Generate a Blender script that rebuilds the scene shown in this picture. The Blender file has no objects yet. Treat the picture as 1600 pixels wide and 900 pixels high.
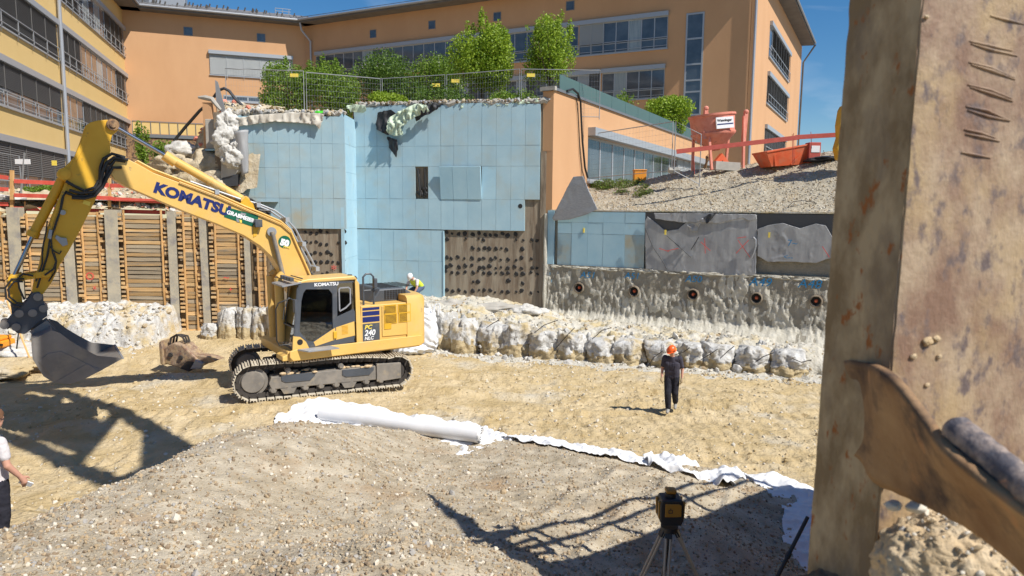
import bpy, bmesh, math, random
import numpy as np
from mathutils import Vector, Matrix
random.seed(7); RNG = np.random.default_rng(7)
SC = bpy.context.scene
COL = SC.collection
R = math.radians
# ------------------------------------------------------------------ camera
CH = 5.2; FPX = 1070.0; PIT = math.atan(125/FPX); ROL = R(0.5)
CF = Vector((0, math.cos(PIT), -math.sin(PIT)))
_r0 = Vector((1, 0, 0)); _u0 = Vector((0, math.sin(PIT), math.cos(PIT)))
CR = _r0*math.cos(ROL)+_u0*math.sin(ROL); CU = -_r0*math.sin(ROL)+_u0*math.cos(ROL)
CAM = Vector((0, 0, CH))
cam = bpy.data.cameras.new('camera'); camo = bpy.data.objects.new('camera', cam); COL.objects.link(camo)
cam.sensor_width = 36; cam.lens = 36*FPX/1600; cam.clip_start = 0.05; cam.clip_end = 2000
m = Matrix((CR, CU, -CF)).transposed().to_4x4(); m.translation = CAM; camo.matrix_world = m
cam.dof.use_dof = True; cam.dof.focus_distance = 16; cam.dof.aperture_fstop = 5.0
SC.camera = camo
# ------------------------------------------------------------------ light
EL = 49.0; SX, SY = 0.83, -0.557
w = bpy.data.worlds.new('World'); SC.world = w; w.use_nodes = True
nt = w.node_tree; bg = nt.nodes['Background']; sky = nt.nodes.new('ShaderNodeTexSky')
sky.sky_type = 'NISHITA'; sky.sun_disc = False; sky.sun_elevation = R(EL)
sky.sun_rotation = math.atan2(SX, SY); sky.air_density = 1.0; sky.dust_density = 0.1; sky.ozone_density = 4.0
tcw = nt.nodes.new('ShaderNodeTexCoord'); mpw = nt.nodes.new('ShaderNodeMapping'); mpw.inputs['Scale'].default_value = (1, 1, 4)
nzw = nt.nodes.new('ShaderNodeTexNoise'); nzw.inputs['Scale'].default_value = 3.2; nzw.inputs['Detail'].default_value = 7; nzw.inputs['Distortion'].default_value = .6
rpw = nt.nodes.new('ShaderNodeValToRGB'); rpw.color_ramp.elements[0].position = .56; rpw.color_ramp.elements[1].position = .9
rpw.color_ramp.elements[1].color = (.55, .55, .55, 1)
mxw = nt.nodes.new('ShaderNodeMix'); mxw.data_type = 'RGBA'; mxw.inputs[7].default_value = (7.5, 8.2, 9.2, 1)
nt.links.new(tcw.outputs['Generated'], mpw.inputs[0]); nt.links.new(mpw.outputs[0], nzw.inputs['Vector'])
nt.links.new(nzw.outputs[0], rpw.inputs[0]); nt.links.new(rpw.outputs[0], mxw.inputs[0])
hsw = nt.nodes.new('ShaderNodeHueSaturation'); hsw.inputs['Saturation'].default_value = 1.3; nt.links.new(sky.outputs[0], hsw.inputs['Color']); nt.links.new(hsw.outputs[0], mxw.inputs[6]); nt.links.new(mxw.outputs[2], bg.inputs[0]); bg.inputs[1].default_value = 0.088
sun = bpy.data.lights.new('sun', 'SUN'); suno = bpy.data.objects.new('sun', sun); COL.objects.link(suno)
sun.energy = 5.0; sun.angle = R(0.53); sun.color = (1, .955, .88)
sd = Vector((SX*math.cos(R(EL)), SY*math.cos(R(EL)), math.sin(R(EL)))).normalized()
suno.rotation_euler = sd.to_track_quat('Z', 'Y').to_euler(); suno.location = (20, -20, 30)
SC.view_settings.view_transform = 'Standard'; SC.view_settings.look = 'None'
SC.view_settings.exposure = 0.25; SC.view_settings.gamma = 1; SC.view_settings.use_curve_mapping = False
# ------------------------------------------------------------------ pixel -> place
def ray(px, py): return CF*FPX+CR*(px-800)+CU*(450-py)
def at_y(px, py, Y): d = ray(px, py); return CAM+d*(Y/d.y)
def at_z(px, py, z): d = ray(px, py); return CAM+d*((z-CH)/d.z)
class Plane:                       # vertical plane; local frame x along it to the right, y into it, z up
    def __init__(s, o, d, z0=0):
        s.o = Vector((o[0], o[1], z0)); l = math.hypot(*d); s.d = Vector((d[0]/l, d[1]/l, 0)); s.i = Vector((-s.d.y, s.d.x, 0)); s.z0 = z0
        s.rz = math.atan2(s.d.y, s.d.x)
    def uz(s, px, py, off=0):      # local (x, z) of a pixel on the plane shifted by off along local y
        r = ray(px, py); t = ((s.o+s.i*off-CAM).dot(s.i))/r.dot(s.i); p = CAM+r*t
        return ((p-s.o).dot(s.d), p.z-s.z0)
    def w(s, x, y, z): return s.o+s.d*x+s.i*y+Vector((0, 0, z))
# ------------------------------------------------------------------ noise
def _h(i, j, k, s):
    n = (i*374761393+j*668265263+k*2147483647+s*1274126177) & 0xffffffff
    n = ((n ^ (n >> 13))*1274126177) & 0xffffffff
    return ((n ^ (n >> 16)) & 0xffff)/65535.0
def vnoise(x, y, z=None, s=0):
    x = np.asarray(x, float); y = np.asarray(y, float); z = np.zeros_like(x) if z is None else np.asarray(z, float)
    i = np.floor(x).astype(np.int64); j = np.floor(y).astype(np.int64); k = np.floor(z).astype(np.int64)
    u = x-i; v = y-j; q = z-k; u = u*u*(3-2*u); v = v*v*(3-2*v); q = q*q*(3-2*q); r = 0
    for a in (0, 1):
        for b in (0, 1):
            for c in (0, 1):
                r = r+_h(i+a, j+b, k+c, s)*(u if a else 1-u)*(v if b else 1-v)*(q if c else 1-q)
    return r*2-1
def fbm(x, y, z=None, o=4, s=0):
    r = 0; a = 1; f = 1; t = 0
    for q in range(o):
        r = r+a*vnoise(np.asarray(x)*f, np.asarray(y)*f, None if z is None else np.asarray(z)*f, s+q*17); t += a; a *= .5; f *= 2.03
    return r/t
def sst(a, b, x): t = np.clip((x-a)/(b-a), 0, 1); return t*t*(3-2*t)
# ------------------------------------------------------------------ materials
def lin(c): return tuple((v/12.92 if v <= .04045 else ((v+.055)/1.055)**2.4) for v in c)
MATS = {}
def mat(name, c, c2=None, sc=4, lo=.35, hi=.65, rough=.8, metal=0, bump=0, bsc=30, bd=.02, rv=0, st=None, stsc=1.5, stlo=.55, sthi=.7,
        str_=(1, 1, 1), spec=.5, s2=None, s2sc=8, s2lo=.55, s2hi=.65, det=6, coord='pos', emit=None):
    m = bpy.data.materials.new(name); m.use_nodes = True; n = m.node_tree.nodes; L = m.node_tree.links; b = n['Principled BSDF']
    MATS[name] = m
    b.inputs['Roughness'].default_value = rough; b.inputs['Metallic'].default_value = metal; b.inputs['Specular IOR Level'].default_value = spec
    if coord == 'pos': co = n.new('ShaderNodeNewGeometry').outputs['Position']
    else: co = n.new('ShaderNodeTexCoord').outputs['Object']
    mp = n.new('ShaderNodeMapping'); mp.inputs['Scale'].default_value = str_; L.new(co, mp.inputs[0])
    def noise(scale, d=det):
        t = n.new('ShaderNodeTexNoise'); t.inputs['Scale'].default_value = scale; t.inputs['Detail'].default_value = d
        t.inputs['Roughness'].default_value = .6; L.new(mp.outputs[0], t.inputs['Vector']); return t.outputs['Fac']
    def ramp(f, a, bb, ca, cb):
        r = n.new('ShaderNodeValToRGB'); L.new(f, r.inputs[0]); e = r.color_ramp.elements
        e[0].position = a; e[1].position = bb; e[0].color = (*ca, 1); e[1].color = (*cb, 1); return r.outputs[0]
    out = ramp(noise(sc), lo, hi, c, c2 or c)
    if st:
        f = ramp(noise(stsc), stlo, sthi, (0, 0, 0), (1, 1, 1))
        x = n.new('ShaderNodeMix'); x.data_type = 'RGBA'; L.new(f, x.inputs[0]); L.new(out, x.inputs[6]); x.inputs[7].default_value = (*st, 1); out = x.outputs[2]
    if s2:
        f = ramp(noise(s2sc, 9), s2lo, s2hi, (0, 0, 0), (1, 1, 1)); x = n.new('ShaderNodeMix'); x.data_type = 'RGBA'; L.new(f, x.inputs[0]); L.new(out, x.inputs[6]); x.inputs[7].default_value = (*s2, 1); out = x.outputs[2]
    if rv:
        oi = n.new('ShaderNodeObjectInfo'); mr = n.new('ShaderNodeMapRange'); L.new(oi.outputs['Random'], mr.inputs[0])
        mr.inputs[3].default_value = 1-rv; mr.inputs[4].default_value = 1+rv
        hs = n.new('ShaderNodeHueSaturation'); L.new(mr.outputs[0], hs.inputs['Value']); L.new(out, hs.inputs['Color']); out = hs.outputs[0]
    L.new(out, b.inputs['Base Color'])
    if bump:
        bp = n.new('ShaderNodeBump'); bp.inputs['Strength'].default_value = bump; bp.inputs['Distance'].default_value = bd
        L.new(noise(bsc, 8), bp.inputs['Height']); L.new(bp.outputs[0], b.inputs['Normal'])
    if emit: b.inputs['Emission Color'].default_value = (*emit, 1); b.inputs['Emission Strength'].default_value = 1
    return m
def glassy(name, tint, fac=.25, rough=.03):
    m = bpy.data.materials.new(name); m.use_nodes = True; n = m.node_tree.nodes; L = m.node_tree.links; n.clear()
    o = n.new('ShaderNodeOutputMaterial'); t = n.new('ShaderNodeBsdfTransparent'); t.inputs[0].default_value = (*tint, 1)
    g = n.new('ShaderNodeBsdfGlossy'); g.inputs['Roughness'].default_value = rough; g.inputs[0].default_value = (.9, .95, 1, 1)
    x = n.new('ShaderNodeMixShader'); fr = n.new('ShaderNodeFresnel'); fr.inputs[0].default_value = 1.5
    a = n.new('ShaderNodeMath'); a.inputs[1].default_value = fac; L.new(fr.outputs[0], a.inputs[0]); L.new(a.outputs[0], x.inputs[0])
    L.new(t.outputs[0], x.inputs[1]); L.new(g.outputs[0], x.inputs[2]); L.new(x.outputs[0], o.inputs[0]); return m
def leafm(name, a, b, tr=.35):
    m = bpy.data.materials.new(name); m.use_nodes = True; n = m.node_tree.nodes; L = m.node_tree.links; n.clear()
    o = n.new('ShaderNodeOutputMaterial'); g = n.new('ShaderNodeNewGeometry'); r = n.new('ShaderNodeValToRGB')
    L.new(g.outputs['Random Per Island'], r.inputs[0]); r.color_ramp.elements[0].color = (*a, 1); r.color_ramp.elements[1].color = (*b, 1)
    d = n.new('ShaderNodeBsdfPrincipled'); d.inputs['Roughness'].default_value = .55; t = n.new('ShaderNodeBsdfTranslucent')
    L.new(r.outputs[0], d.inputs['Base Color']); L.new(r.outputs[0], t.inputs[0]); x = n.new('ShaderNodeMixShader'); x.inputs[0].default_value = tr
    L.new(d.outputs[0], x.inputs[1]); L.new(t.outputs[0], x.inputs[2]); L.new(x.outputs[0], o.inputs[0]); return m
# ------------------------------------------------------------------ mesh builder
class MB:
    def __init__(s): s.v = []; s.f = []; s.mi = []; s.cm = 0; s.T = None
    def add(s, vs, fs):
        b = len(s.v)
        if s.T is not None: vs = [s.T @ Vector(p) for p in vs]
        s.v += [tuple(p) for p in vs]; s.f += [tuple(i+b for i in q) for q in fs]; s.mi += [s.cm]*len(fs); return s
    def bx(s, x0, x1, y0, y1, z0, z1):
        return s.add([(x0, y0, z0), (x1, y0, z0), (x1, y1, z0), (x0, y1, z0), (x0, y0, z1), (x1, y0, z1), (x1, y1, z1), (x0, y1, z1)],
                     [(0, 3, 2, 1), (4, 5, 6, 7), (0, 1, 5, 4), (1, 2, 6, 5), (2, 3, 7, 6), (3, 0, 4, 7)])
    def bar(s, a, b, wd, h=None, up=(0, 0, 1)):
        a = Vector(a); b = Vector(b); h = h or wd; t = (b-a).normalized(); up = Vector(up)
        if abs(t.dot(up)) > .95: up = Vector((0, 1, 0))
        x = t.cross(up).normalized()*wd/2; y = x.cross(t).normalized()*h/2
        return s.add([a-x-y, a+x-y, a+x+y, a-x+y, b-x-y, b+x-y, b+x+y, b-x+y], [(0, 3, 2, 1), (4, 5, 6, 7), (0, 1, 5, 4), (1, 2, 6, 5), (2, 3, 7, 6), (3, 0, 4, 7)])
    def tube(s, pts, r, n=8, caps=True):
        pts = [Vector(p) for p in pts]; rs = r if isinstance(r, (list, tuple)) else [r]*len(pts); vs = []; fs = []; px = None
        for i, p in enumerate(pts):
            t = (pts[min(i+1, len(pts)-1)]-pts[max(i-1, 0)]).normalized()
            if px is None:
                u = Vector((0, 0, 1)) if abs(t.z) < .9 else Vector((1, 0, 0)); px = t.cross(u).normalized()
            else: px = (px-t*px.dot(t)).normalized()
            y = t.cross(px)
            for k in range(n): a = 2*math.pi*k/n; vs.append(p+(px*math.cos(a)+y*math.sin(a))*rs[i])
        for i in range(len(pts)-1):
            for k in range(n): a = i*n+k; b = i*n+(k+1) % n; fs.append((a, b, b+n, a+n))
        if caps: fs.append(tuple(range(n-1, -1, -1))); fs.append(tuple((len(pts)-1)*n+k for k in range(n)))
        return s.add(vs, fs)
    def cyl(s, a, b, r, n=16, r2=None): return s.tube([a, b], [r, r if r2 is None else r2], n)
    def prism(s, poly, y0, y1):    # polygon in local x,z pushed along y
        n = len(poly); A = sum(poly[i][0]*poly[(i+1) % n][1]-poly[(i+1) % n][0]*poly[i][1] for i in range(n))
        if A < 0: poly = poly[::-1]
        vs = [(p[0], y0, p[1]) for p in poly]+[(p[0], y1, p[1]) for p in poly]
        return s.add(vs, [tuple(range(n)), tuple(range(2*n-1, n-1, -1))]+[(i, i+n, (i+1) % n+n, (i+1) % n) for i in range(n)])
    def ring(s, outer, inner, y0, y1):   # frame between two polygons with the same count
        n = len(outer); vs = [(p[0], y0, p[1]) for p in outer+inner]+[(p[0], y1, p[1]) for p in outer+inner]; fs = []
        for i in range(n):
            j = (i+1) % n; fs += [(i, j, j+n, i+n), (i+2*n, i+3*n, j+3*n, j+2*n), (i, i+2*n, j+2*n, j), (i+n, j+n, j+3*n, i+3*n)]
        return s.add(vs, fs)
    def sphere(s, c, r, n=10, m_=7, sc=(1, 1, 1)):
        vs = []; fs = []; c = Vector(c)
        for i in range(m_+1):
            th = math.pi*i/m_
            for k in range(n): a = 2*math.pi*k/n; vs.append(c+Vector((math.sin(th)*math.cos(a)*sc[0], math.sin(th)*math.sin(a)*sc[1], math.cos(th)*sc[2]))*r)
        for i in range(m_):
            for k in range(n): a = i*n+k; b = i*n+(k+1) % n; fs.append((a, a+n, b+n, b))
        return s.add(vs, fs)
def mesh(name, v, f, mats, smooth=False, ang=.7, mi=None):
    me = bpy.data.meshes.new(name); me.from_pydata([tuple(p) for p in v] if not isinstance(v, np.ndarray) else v.tolist(), [], f if not isinstance(f, np.ndarray) else f.tolist())
    for q in (mats if isinstance(mats, (list, tuple)) else [mats]): me.materials.append(q)
    if mi is not None and any(mi): me.polygons.foreach_set('material_index', mi)
    if smooth:
        me.polygons.foreach_set('use_smooth', [True]*len(me.polygons))
        if ang: me.set_sharp_from_angle(angle=ang)
    me.update(); return me
def link(o, parent=None, loc=None, rot=None):
    COL.objects.link(o); o.parent = parent
    if loc is not None: o.location = loc
    if rot is not None: o.rotation_euler = rot
    return o
def obj(name, mb, mats, parent=None, smooth=False, bev=0, loc=None, rot=None, kind=None, label=None, ang=.7):
    o = bpy.data.objects.new(name, mesh(name, mb.v, mb.f, mats, smooth, ang, mb.mi)); link(o, parent, loc, rot)
    if bev: b = o.modifiers.new('bevel', 'BEVEL'); b.width = bev; b.segments = 2; b.limit_method = 'ANGLE'; b.angle_limit = .6
    if kind: o['kind'] = kind
    if label: o['label'] = label
    return o
def raw(name, v, f, mats, parent=None, smooth=True, kind=None, label=None, cat=None, group=None, ang=None, mi=None):
    o = bpy.data.objects.new(name, mesh(name, v, f, mats, smooth, ang, mi)); link(o, parent)
    if kind: o['kind'] = kind
    tag(o, label, cat, group); return o
def tag(o, label=None, cat=None, group=None):
    if label: o['label'] = label
    if cat: o['category'] = cat
    if group: o['group'] = group
    return o
def thing(name, label, cat, loc=(0, 0, 0), rz=0, group=None):
    o = bpy.data.objects.new(name, None); o.empty_display_size = .2; COL.objects.link(o); o.location = loc; o.rotation_euler = (0, 0, rz)
    return tag(o, label, cat, group)
def pthing(name, label, cat, P, group=None): return thing(name, label, cat, P.o, P.rz, group)
def copy(o, parent=None, loc=None, rot=None, scale=None):
    c = o.copy(); COL.objects.link(c); c.parent = parent
    if loc is not None: c.location = loc
    if rot is not None: c.rotation_euler = rot
    if scale is not None: c.scale = scale
    return c
def copy_tree(o, parent=None):
    c = o.copy(); COL.objects.link(c); c.parent = parent
    for ch in list(o.children): copy_tree(ch, c)
    return c
def grid_faces(nx, ny):
    i = np.arange(nx-1); j = np.arange(ny-1); I, J = np.meshgrid(i, j, indexing='ij'); a = (I*ny+J).ravel()
    return np.stack([a, a+ny, a+ny+1, a+1], 1)
def hfield(name, xs, ys, zf, mats, parent=None, keep=None, warp=None, kind='structure', **k):
    X, Y = np.meshgrid(xs, ys, indexing='ij')
    if warp: X, Y = warp(X, Y)
    Z = zf(X, Y); F = grid_faces(len(xs), len(ys)); V = np.stack([X.ravel(), Y.ravel(), Z.ravel()], 1)
    if keep is not None: K = keep(X, Y, Z).ravel(); F = F[K[F].all(1)]
    if warp is None or True:
        a, b, c = V[F[0, 0]], V[F[0, 1]], V[F[0, 2]]
        if np.cross(b-a, c-a)[2] < 0: F = F[:, ::-1]
    return raw(name, V, F, mats, parent, kind=kind, **k)
ICO = None
def ico(sub=1):
    bm = bmesh.new(); bmesh.ops.create_icosphere(bm, subdivisions=sub, radius=1); bm.verts.ensure_lookup_table()
    v = np.array([q.co[:] for q in bm.verts]); f = np.array([[q.index for q in p.verts] for p in bm.faces]); bm.free(); return v, f
IV, IF_ = ico(1)
def rotm(n):
    q = RNG.normal(size=(n, 4)); q /= np.linalg.norm(q, axis=1)[:, None]; a, b, c, d = q.T
    return np.stack([1-2*(c*c+d*d), 2*(b*c-d*a), 2*(b*d+c*a), 2*(b*c+d*a), 1-2*(b*b+d*d), 2*(c*d-b*a), 2*(b*d-c*a), 2*(c*d+b*a), 1-2*(b*b+c*c)], 1).reshape(n, 3, 3)
def stones(name, P, S, mats, parent=None, **k):
    n = len(P); V0 = IV; jit = 1+RNG.uniform(-.28, .28, (n, len(V0), 1)); el = RNG.uniform(.5, 1, (n, 1, 3))
    V = V0[None]*jit*el; V = np.einsum('nij,nkj->nki', rotm(n), V)*S[:, None, None]+P[:, None, :]
    F = (IF_[None]+(np.arange(n)*len(V0))[:, None, None]).reshape(-1, 3)
    nm = len(mats); mi = np.repeat(RNG.integers(0, nm, n), len(IF_)) if nm > 1 else None
    return raw(name, V.reshape(-1, 3), F, mats, parent, smooth=False, kind='stuff', mi=None if mi is None else mi.tolist(), **k)
def inpoly(x, y, poly):
    x = np.asarray(x); y = np.asarray(y); c = np.zeros(x.shape, bool); n = len(poly); j = n-1
    for i in range(n):
        xi, yi = poly[i]; xj, yj = poly[j]
        with np.errstate(all='ignore'): t = ((yi > y) != (yj > y)) & (x < (xj-xi)*(y-yi)/((yj-yi) or 1e-9)+xi)
        c ^= t; j = i
    return c
def snap(X, Y, K, poly, F):        # pull the ragged grid border onto the outline
    F = F[K.ravel()[F].any(1)]; us = np.unique(F); x = X.ravel().copy(); y = Y.ravel().copy(); o = us[~K.ravel()[us]]
    bx, by, bd = x[o].copy(), y[o].copy(), np.full(len(o), 1e9); n = len(poly)
    for i in range(n):
        ax, ay = poly[i]; cx, cy = poly[(i+1) % n]; dx, dy = cx-ax, cy-ay; t = np.clip(((x[o]-ax)*dx+(y[o]-ay)*dy)/max(dx*dx+dy*dy, 1e-9), 0, 1)
        qx, qy = ax+dx*t, ay+dy*t; d = np.hypot(x[o]-qx, y[o]-qy); u = d < bd; bd[u] = d[u]; bx[u] = qx[u]; by[u] = qy[u]
    x[o] = bx; y[o] = by; return x.reshape(X.shape), y.reshape(Y.shape), F
def ragged(poly, e, seed):         # outline with small irregularities
    out = []
    for i, (a, b) in enumerate(poly):
        c, d = poly[(i+1) % len(poly)]; n = max(1, int(math.hypot(c-a, d-b)/.09))
        for k in range(n): q = a+(c-a)*k/n; r = b+(d-b)*k/n; out.append((q+e*float(fbm(np.array([q*7.]), np.array([r*7.]), s=seed)[0]), r+e*float(fbm(np.array([q*7.]), np.array([r*7.]), s=seed+4)[0])))
    return out
def sheet(name, poly, off, mats, parent, res=.05, amp=.05, nsc=2.5, th=.012, seed=0, edge=.03, fold=None, smooth=True, label=None):
    # a crumpled cloth standing against a wall: poly in local x,z, bulging towards local -y
    xs = [p[0] for p in poly]; zs = [p[1] for p in poly]
    gx = np.arange(min(xs)-.05, max(xs)+.05, res); gz = np.arange(min(zs)-.05, max(zs)+.05, res); X, Z = np.meshgrid(gx, gz, indexing='ij')
    poly = ragged(poly, edge*1.3, seed); K = inpoly(X, Z, poly); X, Z, FF = snap(X, Z, K, poly, grid_faces(len(gx), len(gz)))
    rd = np.clip(1-2.4*np.abs(fbm(X*nsc*1.3+.5*fbm(X*2, Z*2, s=seed+1), Z*nsc*.55, o=4, s=seed)), 0, 1); Y = off-amp*(.25+1.1*rd**2+.35*fbm(X*nsc*.5, Z*nsc*.5, s=seed+3)+.10*fbm(X*9, Z*9, s=seed+7))
    if fold is not None: Y = Y+fold(X, Z)
    F = FF
    V = np.stack([X.ravel(), Y.ravel(), Z.ravel()], 1)
    used = np.unique(F); mp = -np.ones(len(V), int); mp[used] = np.arange(len(used))
    o = raw(name, V[used], mp[F], mats, parent, smooth=smooth, label=label); sm = o.modifiers.new('solid', 'SOLIDIFY'); sm.thickness = th; sm.offset = -1
    return o
def text(s, size, mats, parent, loc, rot, ext=.004, offs=0.0, name='lettering', shear=0, sx=1, align='LEFT', bold=0):
    cu = bpy.data.curves.new('t', 'FONT'); cu.body = s; cu.size = size; cu.extrude = ext; cu.offset = bold; cu.shear = shear; cu.resolution_u = 3; cu.align_x = align
    t = bpy.data.objects.new('t', cu); COL.objects.link(t); dg = bpy.context.evaluated_depsgraph_get(); me = bpy.data.meshes.new_from_object(t.evaluated_get(dg))
    bpy.data.objects.remove(t); me.materials.clear(); me.materials.append(mats); o = bpy.data.objects.new(name, me); link(o, parent, loc)
    if isinstance(rot, Matrix):
        mm = rot.to_4x4() @ Matrix.Diagonal((sx, 1, 1, 1)); mm.translation = Vector(loc); o.matrix_local = mm
    else: o.rotation_euler = rot; o.scale = (sx, 1, 1)
    return o
def leaves(name, centers, radii, n, size, mats, parent, flat=.3, shell=.55, seed=1, kind=None, label=None, noise_cut=.0, up=.4):
    rg = np.random.default_rng(seed); c = np.array(centers, float); r = np.array(radii, float); r = r if r.ndim == 2 else np.repeat(r[:, None], 3, 1)
    wv = r.prod(1)**(2/3.); k = rg.choice(len(c), n, p=wv/wv.sum()); d = rg.normal(size=(n, 3)); d /= np.linalg.norm(d, axis=1)[:, None]
    rad = 1-(1-shell)*rg.random(n)**1.5; lump = 1+.22*fbm(d[:, 0]*2.2+k*3.1, d[:, 1]*2.2, d[:, 2]*2.2, s=seed)
    P = c[k]+d*r[k]*(rad*lump)[:, None]
    if noise_cut: P = P[fbm(P[:, 0]*3, P[:, 1]*3, P[:, 2]*3, o=3, s=seed+3) > -noise_cut]
    n = len(P); M = rotm(n); s = size*rg.uniform(.6, 1.35, n)
    q = np.array([[-.5, 0, 0], [0, .32, .06], [.55, 0, 0], [0, -.32, .06]]); V = np.einsum('nij,kj->nki', M, q)*s[:, None, None]+P[:, None]
    F = np.arange(n*4).reshape(n, 4)
    return raw(name, V.reshape(-1, 3), F, mats, parent, smooth=False, kind=kind, label=label)
# ================================================================== materials
M = {}
M['clay'] = mat('clay_soil', (.46, .345, .175), (.60, .48, .295), sc=1.1, lo=.34, hi=.66, det=12, rough=.95, bump=1, bsc=8, bd=.09, st=(.54, .48, .37), stsc=.42, stlo=.55, sthi=.68, spec=.15, s2=(.33, .235, .11), s2sc=2.6, s2lo=.60, s2hi=.72)
M['gravel'] = mat('gravel_soil', (.36, .30, .21), (.54, .47, .355), lo=.37, hi=.63, det=12, sc=2.2, rough=.95, bump=1, bsc=26, bd=.03, st=(.40, .29, .18), stsc=.9, spec=.2)
M['bench'] = mat('limestone_rubble', (.47, .435, .355), (.60, .57, .50), sc=2.5, rough=.95, bump=1, bsc=9, bd=.06, st=(.52, .43, .26), stsc=1.1, stlo=.48, sthi=.62, spec=.2)
M['slope'] = mat('slope_gravel', (.34, .29, .21), (.50, .45, .35), sc=7, rough=.95, bump=1, bsc=16, bd=.05, st=(.42, .34, .22), stsc=.7, spec=.2)
M['st1'] = mat('stone_pale', (.62, .56, .46), rough=.85, spec=.2); M['st2'] = mat('stone_tan', (.42, .32, .20), rough=.85, spec=.2)
M['st3'] = mat('stone_grey', (.36, .34, .31), rough=.85, spec=.2); M['st4'] = mat('stone_brown', (.28, .21, .14), rough=.9, spec=.2)
M['earth'] = mat('bank_earth', (.46, .36, .22), (.58, .50, .37), sc=3, rough=.95, bump=1, bsc=9, bd=.06, spec=.2)
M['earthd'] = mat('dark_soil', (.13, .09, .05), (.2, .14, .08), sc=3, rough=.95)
M['asphalt'] = mat('yard_paving', (.24, .23, .22), (.3, .29, .27), sc=2, rough=.9)
M['conc'] = mat('concrete', (.36, .34, .30), (.46, .43, .38), sc=2.5, rough=.9, bump=.35, bsc=25, bd=.01, spec=.25)
M['pale'] = mat('broken_concrete', (.46, .44, .40), (.66, .635, .59), sc=5, rough=.95, bump=.9, bsc=12, bd=.04, spec=.2)
M['pile'] = mat('pile_concrete', (.43, .42, .395), (.62, .61, .585), sc=4, rough=.95, bump=1, bsc=9, bd=.05, st=(.50, .40, .23), stsc=1.3, stlo=.50, sthi=.64, spec=.2, s2=(.30, .27, .22), s2sc=5, s2lo=.56, s2hi=.68)
M['spoil'] = mat('chalky_spoil', (.46, .43, .36), (.60, .57, .50), sc=4, rough=.95, bump=1, bsc=14, bd=.05, spec=.15)
M['pilec'] = mat('pile_clay_coat', (.42, .325, .18), (.52, .43, .27), sc=4, rough=.95, bump=1, bsc=10, bd=.05, st=(.30, .22, .12), stsc=3, stlo=.55, sthi=.68, spec=.2)
M['anchw'] = mat('sprayed_concrete', (.26, .235, .185), (.34, .31, .25), sc=3, rough=.95, bump=.7, bsc=18, bd=.03, spec=.2)
M['crust'] = mat('lime_crust', (.48, .445, .36), (.58, .55, .47), sc=4, rough=.95, bump=1, bsc=14, bd=.03, spec=.2)
M['dabw'] = mat('glue_stained_concrete', (.20, .15, .105), (.33, .28, .21), sc=2.2, str_=(2.4, 2.4, .35), rough=.9, bump=.5, bsc=14, bd=.015, st=(.11, .08, .055), stsc=1.7, stlo=.55, sthi=.72, spec=.2)
M['black'] = mat('bitumen_black', (.018, .016, .015), rough=.6)
M['xps'] = mat('insulation_blue', (.33, .485, .56), (.39, .54, .60), sc=1.3, rough=.7, bump=.15, bsc=30, bd=.006, rv=.03, st=(.38, .45, .44), stsc=.8, stlo=.48, sthi=.74, spec=.3)
M['xps2'] = mat('insulation_blue_clean', (.34, .53, .63), (.40, .58, .66), sc=1.3, rough=.7, rv=.03, st=(.36, .44, .42), stsc=1.5, stlo=.6, sthi=.8, spec=.3)
M['xpsdirty'] = mat('insulation_muddy', (.33, .46, .51), (.40, .38, .29), sc=.9, lo=.45, hi=.66, rough=.85, rv=.03, spec=.3)
M['wood'] = mat('plank_wood', (.54, .335, .15), (.68, .46, .225), sc=1.6, str_=(.5, 1, 7), rough=.85, rv=.32, bump=.3, bsc=10, bd=.01, st=(.36, .30, .22), stsc=.9, stlo=.5, sthi=.66, spec=.2)
M['woodg'] = mat('plank_weathered', (.33, .27, .19), (.45, .37, .26), sc=1.6, str_=(.5, 1, 7), rough=.9, rv=.25, bump=.3, bsc=10, bd=.01, spec=.2)
M['batten'] = mat('batten_wood', (.60, .34, .13), (.70, .44, .20), sc=3, rough=.8, rv=.12, spec=.2)
M['beam'] = mat('soldier_beam_steel', (.42, .385, .31), (.54, .48, .36), sc=3, rough=.85, bump=.4, bsc=10, bd=.02, st=(.32, .30, .28), stsc=2, stlo=.52, sthi=.66, spec=.3)
M['redp'] = mat('red_board', (.62, .075, .05), (.72, .13, .09), sc=3, rough=.7, rv=.1)
M['redd'] = mat('dull_red_board', (.42, .075, .055), (.5, .10, .075), sc=4, rough=.8)
M['facade'] = mat('orange_render', (.55, .315, .165), (.59, .345, .185), str_=(1, 1, .4), sc=.5, rough=.95, bump=.25, bsc=25, bd=.02, spec=.2)
M['yellow'] = mat('yellow_render', (.66, .46, .19), (.68, .48, .205), sc=.6, rough=.95, bump=.2, bsc=25, bd=.02, spec=.2)
M['alu'] = mat('aluminium', (.40, .42, .44), rough=.45, metal=.3); M['alud'] = mat('aluminium_dark', (.19, .20, .21), rough=.5, metal=.3)
M['blind'] = mat('blind_slats_dark', (.15, .145, .14), rough=.5, metal=.2); M['blindl'] = mat('blind_slats_light', (.50, .52, .52), rough=.5, metal=.2)
M['pane'] = mat('window_pane', (.05, .06, .075), (.10, .12, .14), sc=.7, rough=.06, spec=.9); M['paneb'] = mat('window_pane_curtained', (.22, .26, .27), (.34, .38, .38), sc=2, str_=(6, 6, .3), rough=.15, spec=.8)
M['panew'] = mat('window_pane_warm', (.30, .20, .13), (.12, .11, .10), sc=.9, rough=.1, spec=.8)
M['dark'] = mat('dark_opening', (.02, .02, .022), rough=.7)
M['roof'] = mat('roof_sheet', (.17, .165, .16), (.23, .22, .215), sc=1, rough=.6, metal=.2, bump=.4, bsc=12, bd=.03); M['eave'] = mat('eave_boarding', (.115, .10, .085), (.15, .135, .115), sc=1.2, rough=.8)
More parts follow.
